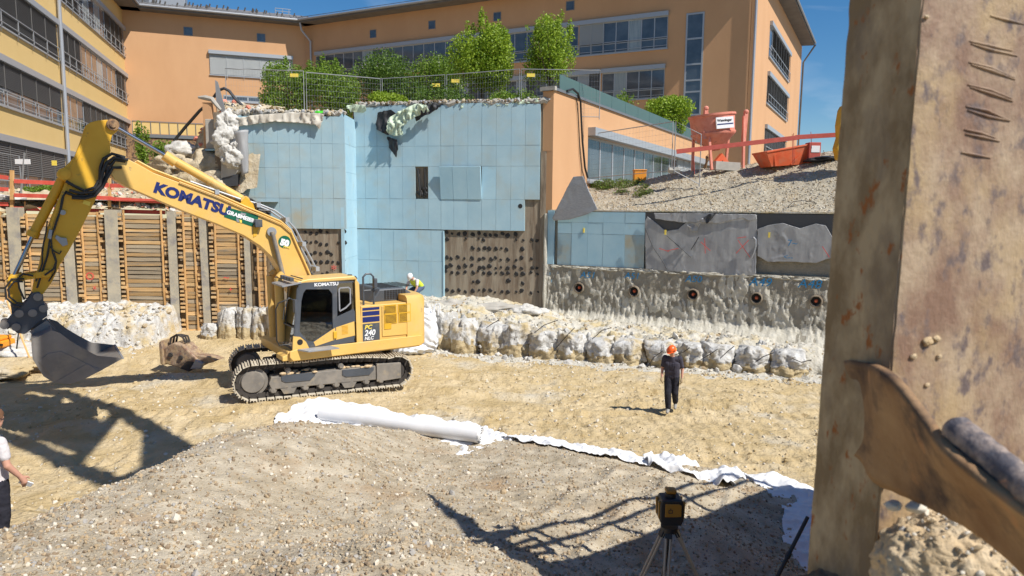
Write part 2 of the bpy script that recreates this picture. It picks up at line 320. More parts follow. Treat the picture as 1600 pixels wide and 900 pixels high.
M['galv'] = mat('galvanised_steel', (.36, .37, .38), rough=.5, metal=.5); M['pipeg'] = mat('downpipe_grey', (.40, .42, .46), rough=.4, metal=.2)
M['railg'] = leafm('railing_glass', (.20, .33, .33), (.22, .36, .35), .6)
M['mem'] = mat('membrane_grey', (.30, .30, .305), (.37, .37, .37), str_=(2.5, 2.5, .5), sc=1.6, rough=.55, bump=.2, bsc=22, bd=.01, st=(.42, .42, .415), stsc=1.6, stlo=.5, sthi=.7, spec=.4)
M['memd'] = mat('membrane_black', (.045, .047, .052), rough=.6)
M['meml'] = mat('membrane_flap', (.28, .285, .30), (.34, .345, .36), sc=9, str_=(1, 1, 3), rough=.4, metal=.2, bump=.25, bsc=18, bd=.01)
M['fleece'] = mat('fleece_beige', (.55, .50, .42), (.64, .60, .52), sc=3, rough=.95, bump=.3, bsc=20, bd=.01, spec=.1)
M['geot'] = mat('geotextile_white', (.70, .71, .72), (.77, .77, .77), sc=2, rough=.85, bump=.15, bsc=20, bd=.01, spec=.15)
M['green'] = mat('tarp_pale_green', (.50, .60, .44), (.60, .70, .54), sc=3, rough=.7); M['btarp'] = mat('tarp_black', (.03, .03, .033), rough=.6)
M['bigbag'] = mat('bigbag_white', (.72, .74, .76), (.78, .79, .81), sc=3, rough=.75)
M['orange'] = mat('orange_paint', (.66, .10, .03), (.72, .15, .05), sc=3, rough=.6, st=(.50, .17, .10), stsc=3, stlo=.5, sthi=.75)
M['orpale'] = mat('faded_orange_paint', (.64, .20, .13), (.72, .28, .20), sc=4, rough=.65, st=(.40, .15, .10), stsc=4, stlo=.6, sthi=.75); M['oramb'] = mat('amber_plastic', (.80, .30, .02), rough=.5)
M['ylw'] = mat('machine_yellow', (.70, .43, .105), (.74, .47, .135), sc=1.5, rough=.42, st=(.60, .43, .20), stsc=1.4, stlo=.48, sthi=.80, spec=.5, s2=(.34, .25, .13), s2sc=5, s2lo=.64, s2hi=.74)
M['ylwarm'] = mat('machine_yellow_worn', (.66, .36, .02), (.70, .40, .03), sc=2, rough=.5, st=(.22, .15, .06), stsc=4.5, stlo=.62, sthi=.72, spec=.45)
M['dgrey'] = mat('machine_dark_grey', (.06, .068, .08), (.075, .085, .10), sc=2, rough=.5, st=(.16, .15, .13), stsc=2.2, stlo=.58, sthi=.85)
M['iron'] = mat('bucket_steel', (.20, .185, .17), (.27, .25, .23), sc=2, rough=.5, metal=.2, st=(.33, .29, .23), stsc=2.4, stlo=.55, sthi=.8)
M['track'] = mat('track_steel', (.52, .46, .36), (.64, .58, .46), sc=5, rough=.9, metal=0, bump=.6, bsc=14, bd=.01, st=(.52, .46, .35), stsc=6, stlo=.44, sthi=.56)
M['trackd'] = mat('track_dark', (.035, .03, .027), (.06, .052, .045), sc=4, rough=.85)
M['frame'] = mat('track_frame_paint', (.19, .175, .155), (.29, .26, .22), sc=3, rough=.75, metal=.2, st=(.36, .30, .21), stsc=3.5, stlo=.55, sthi=.7)
M['rod'] = mat('chromed_rod', (.40, .40, .42), rough=.18, metal=1); M['hose'] = mat('hose_black', (.02, .02, .02), rough=.5); M['navy'] = mat('decal_navy', (.012, .022, .13), rough=.4)
M['dgreen'] = mat('decal_green', (.004, .11, .06), rough=.4); M['wht'] = mat('decal_white', (.8, .8, .8), rough=.5); M['yel'] = mat('decal_yellow', (.85, .65, .1), rough=.5)
M['glass'] = glassy('cab_glass', (.22, .25, .24), .22); M['ind'] = mat('cab_interior', (.025, .025, .028), rough=.7)
M['rust'] = mat('rusty_steel', (.245, .145, .095), (.44, .325, .215), sc=8, str_=(1, 1, .7), lo=.38, hi=.62, det=14, rough=.7, metal=.1, bump=.9, bsc=55, bd=.005, st=(.44, .31, .16), stsc=3.2, stlo=.47, sthi=.62, s2=(.155, .115, .105), s2sc=22, s2lo=.53, s2hi=.66)
M['rustd'] = mat('dusty_steel_flank', (.23, .165, .09), (.43, .34, .215), sc=11, lo=.40, hi=.60, det=10, str_=(1, 1, .5), rough=.8, metal=.05, bump=.6, bsc=50, bd=.005, st=(.20, .155, .11), stsc=5, stlo=.5, sthi=.64, s2=(.30, .11, .03), s2sc=26, s2lo=.60, s2hi=.66)
M['rusto'] = mat('burnt_orange_rust', (.22, .12, .055), (.36, .23, .12), sc=7, det=10, rough=.75, metal=.1, bump=.6, bsc=40, bd=.006, st=(.07, .045, .035), stsc=4.5, stlo=.50, sthi=.62, s2=(.42, .22, .10), s2sc=12, s2lo=.62, s2hi=.72)
M['mott'] = mat('mottled_shaft', (.10, .095, .11), (.36, .29, .25), sc=22, lo=.42, hi=.58, rough=.6, metal=.3, bump=.6, bsc=40, bd=.01, st=(.55, .25, .12), stsc=12, stlo=.62, sthi=.7)
M['dirt'] = mat('caked_dirt', (.52, .38, .22), (.66, .53, .36), sc=9, rough=.95, bump=1, bsc=30, bd=.02, spec=.1); M['dirtd'] = mat('caked_dirt_dark', (.13, .10, .07), (.2, .16, .12), sc=9, rough=.95, bump=1, bsc=30, bd=.02, spec=.1)
M['skin'] = mat('skin', (.55, .29, .20), rough=.6); M['hair'] = mat('hair_brown', (.16, .075, .035), rough=.8, bump=.5, bsc=80, bd=.01)
M['tgrey'] = mat('shirt_dark_grey', (.055, .052, .07), (.07, .065, .085), sc=6, rough=.95, bump=.6, bsc=9, bd=.03, spec=.1); M['tlight'] = mat('shirt_light_grey', (.58, .54, .54), (.64, .6, .59), sc=4, rough=.95, bump=.6, bsc=9, bd=.03, spec=.1)
M['trs'] = mat('trousers_black', (.022, .022, .03), (.035, .035, .045), sc=7, rough=.9, bump=.7, bsc=10, bd=.03, spec=.15); M['boot'] = mat('boots_grey', (.30, .29, .27), rough=.8); M['glove'] = mat('work_gloves', (.36, .27, .16), rough=.9)
M['hiviz'] = mat('hi_vis_yellow', (.62, .78, .06), rough=.7); M['helo'] = mat('helmet_orange', (.88, .13, .02), rough=.35); M['helw'] = mat('helmet_white', (.8, .8, .78), rough=.35); M['denim'] = mat('denim_blue', (.07, .10, .17), rough=.9)
M['laser'] = mat('laser_housing_black', (.02, .02, .022), rough=.45); M['lasery'] = mat('laser_housing_amber', (.36, .17, .02), rough=.5); M['trip'] = mat('tripod_aluminium', (.42, .36, .28), rough=.5, metal=.3)
M['spb'] = mat('spray_blue', (.02, .20, .42), rough=.8); M['spr'] = mat('spray_red', (.75, .10, .08), rough=.8); M['bark'] = mat('bark', (.10, .07, .045), (.16, .12, .08), sc=8, rough=.95)
M['lf1'] = leafm('leaves_fresh', (.16, .27, .012), (.38, .50, .04)); M['lf2'] = leafm('leaves_mid', (.09, .18, .012), (.26, .38, .035)); M['lf3'] = leafm('leaves_dark', (.055, .12, .015), (.16, .26, .03))
M['lil'] = leafm('lilac_flowers', (.30, .20, .40), (.50, .40, .60)); M['whf'] = leafm('white_flowers', (.70, .72, .55), (.85, .85, .75)); M['dry'] = leafm('dry_weeds', (.20, .17, .07), (.10, .16, .03))
M['lime'] = mat('lime_plastic', (.10, .75, .05), rough=.4); M['tan'] = mat('copper_pipe', (.62, .36, .22), rough=.6)

# ================================================================== planes
PT = Plane((-27, 26), (1, 0))
PL = Plane((-11, 26.6), (1, 0))
_p = at_y(556, 330, 0.0001) if False else None
def xr(px): return (px-800)/FPX
def onray(px, o, d):
    k = xr(px); t = (k*o[1]-o[0])/(d[0]-k*d[1]); return (o[0]+d[0]*t, o[1]+d[1]*t)
PR = Plane(onray(556, (-2.617, 28), (.979, -.2035)), (.979, -.2035))
PW = Plane(onray(866, (1.766, 27), (.9, -.436)), (.9, -.436))
AC = onray(861, (1.766, 27), (.9, -.436))
PA = Plane(AC, (.475, .88)); PAE = Plane(onray(845, AC, (.9, -.436)), (.9, -.436))
mo = onray(483, (17.06, 50), (-2.06, 1)); mc = onray(1165, (17.06, 50), (-2.06, 1))
PM = Plane(mo, (.899, -.436)); PE = Plane(mc, (.475, .88))
lo_ = onray(210, mo, (-2.8, -1)); PLW = Plane(lo_, (.942, .336))
yo = onray(-120, lo_, (.315, -1)); PY = Plane(yo, (-.315, 1))

# ================================================================== pit floor
def nline(x, y, a, b):             # signed distance behind line a->b and position along it
    dx, dy = b[0]-a[0], b[1]-a[1]; l = math.hypot(dx, dy); dx /= l; dy /= l
    return (x-a[0])*(-dy)+(y-a[1])*dx, (x-a[0])*dx+(y-a[1])*dy
PF0 = (-3.0, 24.7); PF1 = (9.2, 21.2)     # foot of the cut piles
def ground0(x, y):
    z = .25*np.exp(-(((x+5.5)/4)**2+((y-18.5)/3.5)**2)) + .40*sst(21.5, 25.5, y)*sst(-1, -7, x)
    z = z + 1.2*sst(11.0, 8.2, y)*sst(-2.5, -4.2, x)
    return z
def ground(x, y):
    z = ground0(x, y)+.07*fbm(x*.7, y*.7, s=3)+.045*fbm(x*3, y*3, s=5)+.05*np.clip(fbm(x*7, y*7, s=9), .08, 1)
    r = y-(18.0-.10*x)+.35*fbm(x*.35, y*.35, s=8)      # ruts left by the machines
    z = z-.055*np.exp(-((r)/.28)**2)-.05*np.exp(-((r-2.1)/.26)**2)+.05*np.exp(-((r-.5)/.18)**2)+.05*np.exp(-((r-1.6)/.18)**2)
    u = y-(15.4+.03*x)
    z = z+.018*np.sin(x*18+4*np.sin(y*1.3))*np.exp(-(u/.35)**2)+.016*np.sin(x*17+y*6)*np.exp(-((r+1.3)/.3)**2)
    big = sst(.1, .5, fbm(x*.5+3, y*.5, s=21)); z = z+big*.13*np.clip(fbm(x*5, y*5, s=31), -.1, 1)+.05*np.clip(np.abs(fbm(x*2.2, y*4.5, s=33))-.1, 0, 1)
    for (yy, sl_) in ((20.2, -.16), (16.6, .05), (13.6, .02)):
        q = y-(yy+sl_*x)+.3*fbm(x*.3, y*.3, s=int(yy)); z = z-.05*np.exp(-(q/.22)**2)*(.55+.45*np.sin(x*17))+.045*np.exp(-((q-.32)/.1)**2)+.04*np.exp(-((q+.32)/.1)**2)
    return z
xs = np.concatenate([np.arange(-34, -15, .5), np.arange(-15, 12, .055), np.arange(12, 30, .5)])
ys = np.concatenate([np.arange(-8, 7, .5), np.arange(7, 24.5, .055), np.arange(24.5, 30, .5)])
floor = hfield('pit_floor', xs, ys, ground, [M['clay'], M['spoil']])
_me = floor.data; _c = np.empty(len(_me.polygons)*3); _me.polygons.foreach_get('center', _c); _c = _c.reshape(-1, 3); _s, _u = nline(_c[:, 0], _c[:, 1], PF0, PF1)
_k = (sst(-2.0, -.1, _s+.9*fbm(_c[:, 0]*.6, _c[:, 1]*1.1, s=61))+.45*fbm(_c[:, 0]*1.3, _c[:, 1]*2.6, s=62)+.25*fbm(_c[:, 0]*6, _c[:, 1]*7, s=63))*sst(-3.5, -1, _u) > .52; _me.polygons.foreach_set('material_index', _k.astype(np.int32))
# clods and pebbles loose on the clay
n = 9000; x = RNG.uniform(-13, 11, n); y = RNG.uniform(9, 24, n); k = fbm(x*.5+3, y*.5, s=21)+.35*RNG.random(n) > .12; x = x[k]; y = y[k]
P_ = np.stack([x, y, ground(x, y)+.004], 1); stones('clods', P_, .015+.05*RNG.random(len(x))**3, [M['clay'], M['clay'], M['st1'], M['bench']], floor)
# surrounding ground out to the horizon, with the pit left open
g = MB(); Z = 4.9
for (a, b, c, d) in ((-600, -34, -600, 700), (30, 600, -600, 700), (-34, 30, -600, -8)): g.add([(a, c, Z), (b, c, Z), (b, d, Z), (a, d, Z)], [(0, 1, 2, 3)])
g.add([(-34, 70, Z), (30, 70, Z), (30, 700, Z), (-34, 700, Z)], [(0, 1, 2, 3)])
obj('ground', g, M['asphalt'], kind='structure')
b_ = MB(); b_.bx(-34.3, -34, -8, 30, -1, 4.9); b_.bx(-34, 30, -8.3, -8, -1, 4.9); b_.bx(30, 30.3, -8, 30, -1, 4.9); obj('pit_side', b_, M['earth'], kind='structure')

# ================================================================== gravel heap
def cp(px, py, d): p = at_y(px, py, d); return (p.x, p.y, p.z)
C_ = [cp(0, 828, 6.5), cp(100, 792, 7.5), cp(205, 745, 8.5), cp(310, 697, 9.8), cp(400, 675, 11.5), cp(440, 668, 12.4), cp(520, 664, 13.6),
      cp(600, 674, 14.3), cp(650, 692, 14.1), cp(690, 712, 13.4), cp(735, 706, 13.8), cp(830, 692, 14.5), cp(1000, 722, 13.5), cp(1150, 756, 12.4), cp(1232, 785, 11.5),
      cp(560, 900, 5.2), cp(200, 900, 5.2), cp(0, 900, 5.0), cp(800, 900, 6), cp(1000, 900, 7.3), cp(1200, 900, 8.2), cp(900, 780, 10.2), cp(700, 780, 9.4), cp(450, 780, 8.3), cp(1100, 830, 9.0),
      cp(300, 800, 7.0), cp(600, 720, 12), cp(1046, 1010, 5.6), cp(1240, 900, 8.0)]
for px, d, z in ((20, 8.2, .75), (100, 9.2, .35), (205, 10.3, .2), (310, 11.8, .1), (400, 13.6, .02)): C_.append((xr(px)*d, d, z))
for px, py in ((500, 640), (620, 655), (760, 672), (850, 680), (1010, 706), (1160, 735), (1262, 765), (1275, 820), (1300, 900)): q = at_z(px, py, -.25); C_.append((q.x, q.y, q.z))
C_ += [(-6, 3, 2.9), (-2, 2, 3.2), (2, 2, 3.1), (5, 3, 2.6), (-9, 3, 2.4), (8, 5, 1.0), (8, 9, -.3), (-10, 6.5, 1.0), (-2, -4, 3.2), (5, -4, 3.2), (-8, -3, 3)]
C_ = np.array(C_)
def tps_fit(C):
    n = len(C); D = np.hypot(C[:, None, 0]-C[None, :, 0], C[:, None, 1]-C[None, :, 1]); K = np.where(D > 0, D*D*np.log(D+1e-9), 0)+np.eye(n)*.02
    Pm = np.hstack([np.ones((n, 1)), C[:, :2]]); A = np.zeros((n+3, n+3)); A[:n, :n] = K; A[:n, n:] = Pm; A[n:, :n] = Pm.T
    return np.linalg.solve(A, np.concatenate([C[:, 2], np.zeros(3)]))
TW = tps_fit(C_)
def tps(x, y):
    z = TW[-3]+TW[-2]*x+TW[-1]*y
    for i, c in enumerate(C_):
        r = (x-c[0])**2+(y-c[1])**2; z = z+TW[i]*.5*r*np.log(r+1e-9)
    return z
def heap(x, y):
    z = tps(x, y)
    a = sst(-1.5, 1.5, x-(.35*y-3.5))
    z = z+.05*fbm(x*1.3, y*1.3, s=41)+.03*fbm(x*4, y*4, s=43)+.018*fbm(x*12, y*12, s=44)
    z = z+a*.05*np.sin((x*.8+y*.9)*2.6+fbm(x, y, s=6))*sst(6, 9, y)+.05*np.clip(fbm(x*2.2, y*2.2, s=47), 0, 1)+.035*np.clip(fbm(x*6, y*6, s=48), .05, 1)+.16*np.exp(-((x+1.0)**2+(y-5.9)**2)/.25)
    w_ = x-.46*(y-7.5)+.25*fbm(x*.5, y*.5, s=49); m_ = sst(6.6, 8, y)*sst(14, 12.6, y)
    for q in (-.55, .55, 1.75, 2.85): z = z+m_*(-.055*np.exp(-((w_-q)/.2)**2)*(.75+.25*np.sin(y*21))+.045*np.exp(-((w_-q-.33)/.09)**2))
    return z
xs = np.arange(-8.5, 7.5, .045); ys = np.arange(2.2, 15.6, .045)
hp = hfield('gravel_mound', xs, ys, heap, M['gravel'], keep=lambda X, Y, Z: Z > ground0(X, Y)-.25)
def scatter(n, r0, r1, pw, rng=(4.2, 15)):
    y = rng[0]+(rng[1]-rng[0])*RNG.random(n)**1.35; x = RNG.uniform(-.8, .52, n)*y; z = heap(x, y); k = z > ground0(x, y)+.02
    x, y, z = x[k], y[k], z[k]; s = r0+(r1-r0)*RNG.random(len(x))**pw; return np.stack([x, y, z+s*.25], 1), s
P_, S_ = scatter(52000, .006, .034, 3.6); stones('pebbles', P_, S_, [M['st1'], M['st2'], M['st3'], M['st2'], M['st4'], M['gravel'], M['gravel'], M['st4'], M['gravel'], M['st2']], hp)
P_, S_ = scatter(120, .03, .075, 2.6, (4.5, 13)); V0 = IV
stm = []
for q in range(6):
    v = IV*(1+RNG.uniform(-.22, .22, (len(IV), 1)))*RNG.uniform(.6, 1, (1, 3)); stm.append(mesh('stone', v, IF_, M[('st1', 'st2', 'st3', 'st2', 'st4', 'gravel')[q]]))
for p, s in zip(P_, S_):
    o = bpy.data.objects.new('stone', random.choice(stm)); link(o, hp, p, (random.random()*6, random.random()*6, random.random()*6)); o.scale = (s, s, s)

# ================================================================== bench of soil behind the cut piles
def bench(U, S):                     # U along the pile line, S behind it
    return 0
dxl, dyl = PF1[0]-PF0[0], PF1[1]-PF0[1]; LL = math.hypot(dxl, dyl); dxl /= LL; dyl /= LL
def warpb(U, S): return PF0[0]+dxl*U-dyl*S, PF0[1]+dyl*U+dxl*S
def zb(X, Y):
    S, U = nline(X, Y, PF0, PF1)
    top = 1.30+.22*sst(0, 3, S)-.62*sst(.5, 6, U)+.04*U*0
    z = -.25+(top+.25)*sst(.1, .75, S+.25*fbm(X*1.6, Y*1.6, s=51))+.16*fbm(X*1.3, Y*1.3, s=52)+.10*fbm(X*5, Y*5, s=53)+.07*np.clip(fbm(X*11, Y*11, s=54), 0, 1)
    return z
bn = hfield('soil_bench', np.arange(-5.0, 16.5, .05), np.arange(-.35, 5.6, .05), zb, M['bench'], warp=warpb)
n = 2600; U_ = RNG.uniform(-2, 15, n); S_ = RNG.uniform(-1.2, 3.2, n)**1; X_, Y_ = warpb(U_, S_)
Z_ = np.maximum(zb(X_, Y_)*(S_ > -.3)+(S_ <= -.3)*-9, ground(X_, Y_)); stones('rubble_stones', np.stack([X_, Y_, Z_+.01], 1), .015+.075*RNG.random(n)**4, [M['bench'], M['pale'], M['bench'], M['st2']], bn)
# cut pile stubs
def pilemesh(seed, r=.60, h=1.38):
    nth, nz = 56, 34; th = np.linspace(0, 2*np.pi, nth, endpoint=False); zz = np.linspace(0, 1, nz); TH, ZZ = np.meshgrid(th, zz, indexing='ij')
    hh = h*(1+.22*fbm(np.cos(TH)*2, np.sin(TH)*2, s=seed)); rr = r*(1-.16*ZZ**6-.10*np.clip(1-5*np.abs(fbm(np.cos(TH)*2.5, np.sin(TH)*2.5, ZZ*2.5, s=seed+8)), 0, 1)+.22*np.floor(5*fbm(np.cos(TH)*2.4, np.sin(TH)*2.4, ZZ*2.6, s=seed+9))/5+.20*fbm(np.cos(TH)*2.2, np.sin(TH)*2.2, ZZ*3, s=seed+1)+.13*fbm(np.cos(TH)*6, np.sin(TH)*6, ZZ*7, s=seed+2)-.30*np.clip(fbm(np.cos(TH)*1.5+9, np.sin(TH)*1.5, ZZ*1.5, s=seed+4), 0, 1)*ZZ)
    V = [(float(rr[i, j]*math.cos(th[i])), float(rr[i, j]*math.sin(th[i])), float(ZZ[i, j]*hh[i, j])-.25) for i in range(nth) for j in range(nz)]
    F = [(i*nz+j, ((i+1) % nth)*nz+j, ((i+1) % nth)*nz+j+1, i*nz+j+1) for i in range(nth) for j in range(nz-1)]
    V.append((0, 0, h-.2)); F += [(i*nz+nz-1, ((i+1) % nth)*nz+nz-1, len(V)-1) for i in range(nth)]
    vz = np.array(V); lim = .31+.22*fbm(np.arctan2(vz[:, 1], vz[:, 0])*2.2, vz[:, 2]*2, s=seed+12)+.12*fbm(vz[:, 0]*9, vz[:, 1]*9, vz[:, 2]*9, s=seed+13); low = vz[:, 2]/h < lim
    return mesh('concrete_pile', V, F, [M['pile'], M['pilec']], smooth=True, ang=None, mi=[int(low[list(f)].mean() > .5) for f in F])
pm_ = [pilemesh(60+7*i) for i in range(5)]
pwords = ['beside the white bulk bag', 'second from the white bulk bag', 'third from the white bulk bag', 'fourth from the white bulk bag', 'fifth from the white bulk bag', 'under the first anchor hole from the left',
          'just right of the first anchor hole', 'under the second anchor hole from the left', 'left of the worker in the orange helmet', 'right behind the worker in the orange helmet', 'first to the right of the orange helmet worker',
          'under the fourth anchor hole', 'last but one before the rusty steel column', 'cut off by the rusty steel column']
for i in range(13):
    u = .35+i*.985+random.uniform(-.12, .12); x, y = warpb(u, .28+random.uniform(-.14, .10)); o = bpy.data.objects.new('concrete_pile', pm_[i % 5]); s = random.uniform(.93, 1.04)
    link(o, None, (x, y, 0), (0, 0, random.uniform(0, 6))); o.scale = (s, s, random.uniform(.92, 1.04)*(1.12-.42*min(i/6, 1)))
    tag(o, 'broken off concrete pile stub %s' % pwords[i], 'pile', 'row of broken off concrete pile stubs')
for i, (px, py) in enumerate(((357, 512), (385, 514), (409, 513), (433, 520), (330, 505))):
    p = at_y(px, py, 24.9-.25*(i == 3)); o = bpy.data.objects.new('concrete_pile', pm_[(i+2) % 5]); link(o, None, (p.x, p.y, .3), (0, 0, i*1.3)); o.scale = (.62, .62, .98 if i < 4 else .5)
    tag(o, 'slim pale pile stub %s' % ['under the timber wall, nearest the hydraulic crusher', 'in front of the timber wall corner', 'in front of the glue spotted wall, left of the excavator cab', 'peeking out behind the excavator cab', 'low and worn at the left end of the short row'][i], 'pile', 'short row of slim pile stubs left of the excavator')
n = 700; U_ = RNG.uniform(-1, 13, n); S_ = RNG.normal(.35, .45, n); X_, Y_ = warpb(U_, S_); stones('rubble_stones', np.stack([X_, Y_, np.where(S_ > .1, zb(X_, Y_), ground(X_, Y_)+RNG.uniform(0, .5, n)*(S_ > -.25))], 1), .04+.16*RNG.random(n)**2.5, [M['pile'], M['pale'], M['bench']], bn)
# reinforcing bars sticking out of the broken piles
for i, (pxs) in enumerate((((835, 520), (850, 508), (872, 500)), ((868, 545), (885, 525), (898, 512)), ((1011, 574), (1022, 558), (1036, 548)), ((1050, 556), (1068, 550), (1078, 543)), ((1095, 562), (1110, 553), (1122, 545)),
                           ((1125, 560), (1138, 548), (1147, 541)), ((1180, 566), (1193, 557), (1209, 551)), ((925, 530), (941, 516), (955, 512)), ((1238, 560), (1252, 566), (1268, 562)), ((760, 512), (772, 504), (780, 500)))):
    m_ = MB(); y0 = 24.1-.29*((pxs[0][0]-690)/46); m_.tube([at_y(a, b, y0-.1*j) for j, (a, b) in enumerate(pxs)], .014, 5)
    tag(obj('rebar', m_, M['trackd']), ['bent steel bar on top of the fourth pile stub', 'rebar leaning at the fifth pile stub', 'long bare rod left of the worker in the orange helmet', 'short bar behind the orange helmet', 'bent bar right of the orange helmet', 'twisted bar beneath the third anchor hole',
                                        'curved bar under the A49 mark', 'thin bar at the dark gap under the second anchor hole', 'rod lying on the last pile by the rusty column', 'short bar near the white bulk bag'][i], 'rebar', 'bare reinforcing bars on the cut piles')
# white rubble bench under the timber wall
def zl(X, Y):
    e = 1.15*sst(23.4, 24.3, Y+.35*fbm(X*1.1, Y*1.1, s=71))*sst(-12.6, -12.9, X)+.25*sst(24.4, 25.8, Y)
    return .12+e+.16*fbm(X*1.2, Y*1.2, s=72)+.13*fbm(X*4, Y*4, s=73)-.10*np.clip(1-4*np.abs(fbm(X*2, Y*2, s=74)), 0, 1)+.05*np.clip(fbm(X*11, Y*11, s=75), 0, 1)-.4*sst(-12.7, -12.45, X)*1-.4*sst(23.2, 22.6, Y)
hfield('rubble_bench', np.arange(-24, -12.3, .045), np.arange(22.5, 26.1, .045), zl, M['pile'])
n = 1500; X_ = RNG.uniform(-22, -12.5, n); Y_ = RNG.uniform(22.8, 25.5, n); stones('rubble_stones', np.stack([X_, Y_, zl(X_, Y_)+.02], 1), .02+.12*RNG.random(n)**3, [M['pale'], M['bench'], M['earth']], bn)

# ================================================================== terrace, yard, bank, slope
T9 = 8.75; TR9 = 9.38
a1 = PA.w(29, 0, 0); t = MB(); poly = [(-10.9, 26.75), (-6.95, 26.75), (-6.95, 29.3)]+[tuple(PR.w(7.5, .3, 0)[:2])]+[tuple(PA.w(.1, .15, 0)[:2]), (a1.x-.2, a1.y), (-21, 72), (-14, 36)]
t.v = [(x, y, 4.9) for x, y in poly]+[(x, y, T9) for x, y in poly]; k = len(poly)
t.f = [tuple(range(k, 2*k))]+[(i, (i+1) % k, (i+1) % k+k, i+k) for i in range(k)]; t.mi = [0]*len(t.f); obj('terrace', t, M['earth'], kind='structure')
yd = MB(); yd.add([(-60, 26.2, 5.35), (-9, 26.2, 5.35), (-12, 72, 6.3), (-60, 72, 6.3)], [(0, 1, 2, 3)]); obj('yard', yd, M['asphalt'], kind='structure')
def zbank(X, Y):
    z = 5.0+.55*sst(26.1, 28, Y)+.35*fbm(X*.7, Y*.7, s=81)+.15*fbm(X*3, Y*3, s=82)
    z = z+3.2*sst(-14.2, -11.6, X+.3*fbm(Y, X, s=83))*sst(26.2, 28.2, Y+.4*fbm(X, Y, s=84)+.3*(X+12))+.6*sst(-18, -14, X)*sst(26.5, 29, Y)
    return z
hfield('earth_bank', np.arange(-21, -9.6, .09), np.arange(26.12, 33, .09), zbank, M['earth'])
n = 900; X_ = RNG.uniform(-18, -10, n); Y_ = RNG.uniform(26.2, 29, n); stones('rubble_stones', np.stack([X_, Y_, zbank(X_, Y_)+.02], 1), .03+.15*RNG.random(n)**4, [M['pale'], M['earth'], M['st1'], M['orpale']], bn)
def warps(U, S): return PW.o.x+PW.d.x*U+PW.i.x*S, PW.o.y+PW.d.y*U+PW.i.y*S
def zslope(X, Y):
    U = (X-PW.o.x)*PW.d.x+(Y-PW.o.y)*PW.d.y; S = (X-PW.o.x)*PW.i.x+(Y-PW.o.y)*PW.i.y
    h = 1.2+.62*sst(1, 5, U)+.62*sst(5, 11, U)
    return 5.12+h*sst(.0, 5.2, S*1.0)**.9+.10*fbm(X*.9, Y*.9, s=91)*sst(0, 1, S)+.045*fbm(X*5, Y*5, s=92)
sl = hfield('gravel_slope', np.arange(-.1, 20, .07), np.concatenate([np.arange(.02, 7, .07), np.arange(7, 50, .8)]), zslope, M['slope'], warp=warps)
n = 15000; U_ = RNG.uniform(.2, 12, n); S_ = RNG.uniform(.1, 6, n); X_, Y_ = warps(U_, S_); stones('slope_pebbles', np.stack([X_, Y_, zslope(X_, Y_)+.005], 1), .01+.045*RNG.random(n)**2.8, [M['st1'], M['st2'], M['st3'], M['slope'], M['slope'], M['st2']], sl)
# ================================================================== timber lagging wall
tw = pthing('timber_wall', 'excavation shoring wall of orange planks between steel soldier beams behind the excavator arm', 'shoring wall', PT)
pb = [(-8, 26), (15, 34), (102, 118), (165, 185), (264, 277), (315, 326), (383, 392)]
cents = []
zlow = [.6, .9, .9, .75, .35, .35, .35]
for i, (a, b) in enumerate(pb):
    if i == 0: continue
    x0 = PT.uz(a, 400, -.12)[0]; x1 = PT.uz(b, 400, -.12)[0]; m_ = MB(); c = (x0+x1)/2; wd = (x1-x0)/2; h0 = .2; h1 = 4.95+random.uniform(-.05, .12)
    m_.bx(-wd, wd, -.17, -.145, 0, h1-h0); m_.bx(-.012, .012, -.145, .12, 0, h1-h0); m_.bx(-wd, wd, .12, .145, 0, h1-h0)
    obj('soldier_beam', m_, M['beam'], tw, loc=(c, 0, h0), rot=(0, R(random.uniform(-.5, .9)), 0)); cents.append((x0, x1))
xr_end = PT.uz(417, 420)[0]
bays = []; prev = 0.0
for (x0, x1) in cents: bays.append((prev, x0)); prev = x1
bays.append((prev, xr_end))
pl_m = []
for q in range(5):
    m_ = MB(); nseg = 6; r = random.Random(q)
    for k in range(nseg): pass
    zs0 = [r.uniform(-.006, .006) for k in range(nseg+1)]; zs1 = [r.uniform(-.006, .006) for k in range(nseg+1)]; vs = []
    for k in range(nseg+1):
        x = -.5+k/nseg
        for (y, z) in ((-.025, -.066+zs0[k]), (-.025, .066+zs1[k]), (.025, .066+zs1[k]), (.025, -.066+zs0[k])): vs.append((x, y, z))
    fs = []
    for k in range(nseg):
        b = k*4
        for e in range(4): f0 = b+e; f1 = b+(e+1) % 4; fs.append((f0, f1, f1+4, f0+4))
    fs += [(3, 2, 1, 0), (nseg*4, nseg*4+1, nseg*4+2, nseg*4+3)]; m_.add(vs, fs); pl_m.append([mesh('plank', m_.v, m_.f, M['wood']), mesh('plank', m_.v, m_.f, M['woodg'])])
wd_ = MB(); bk = MB()
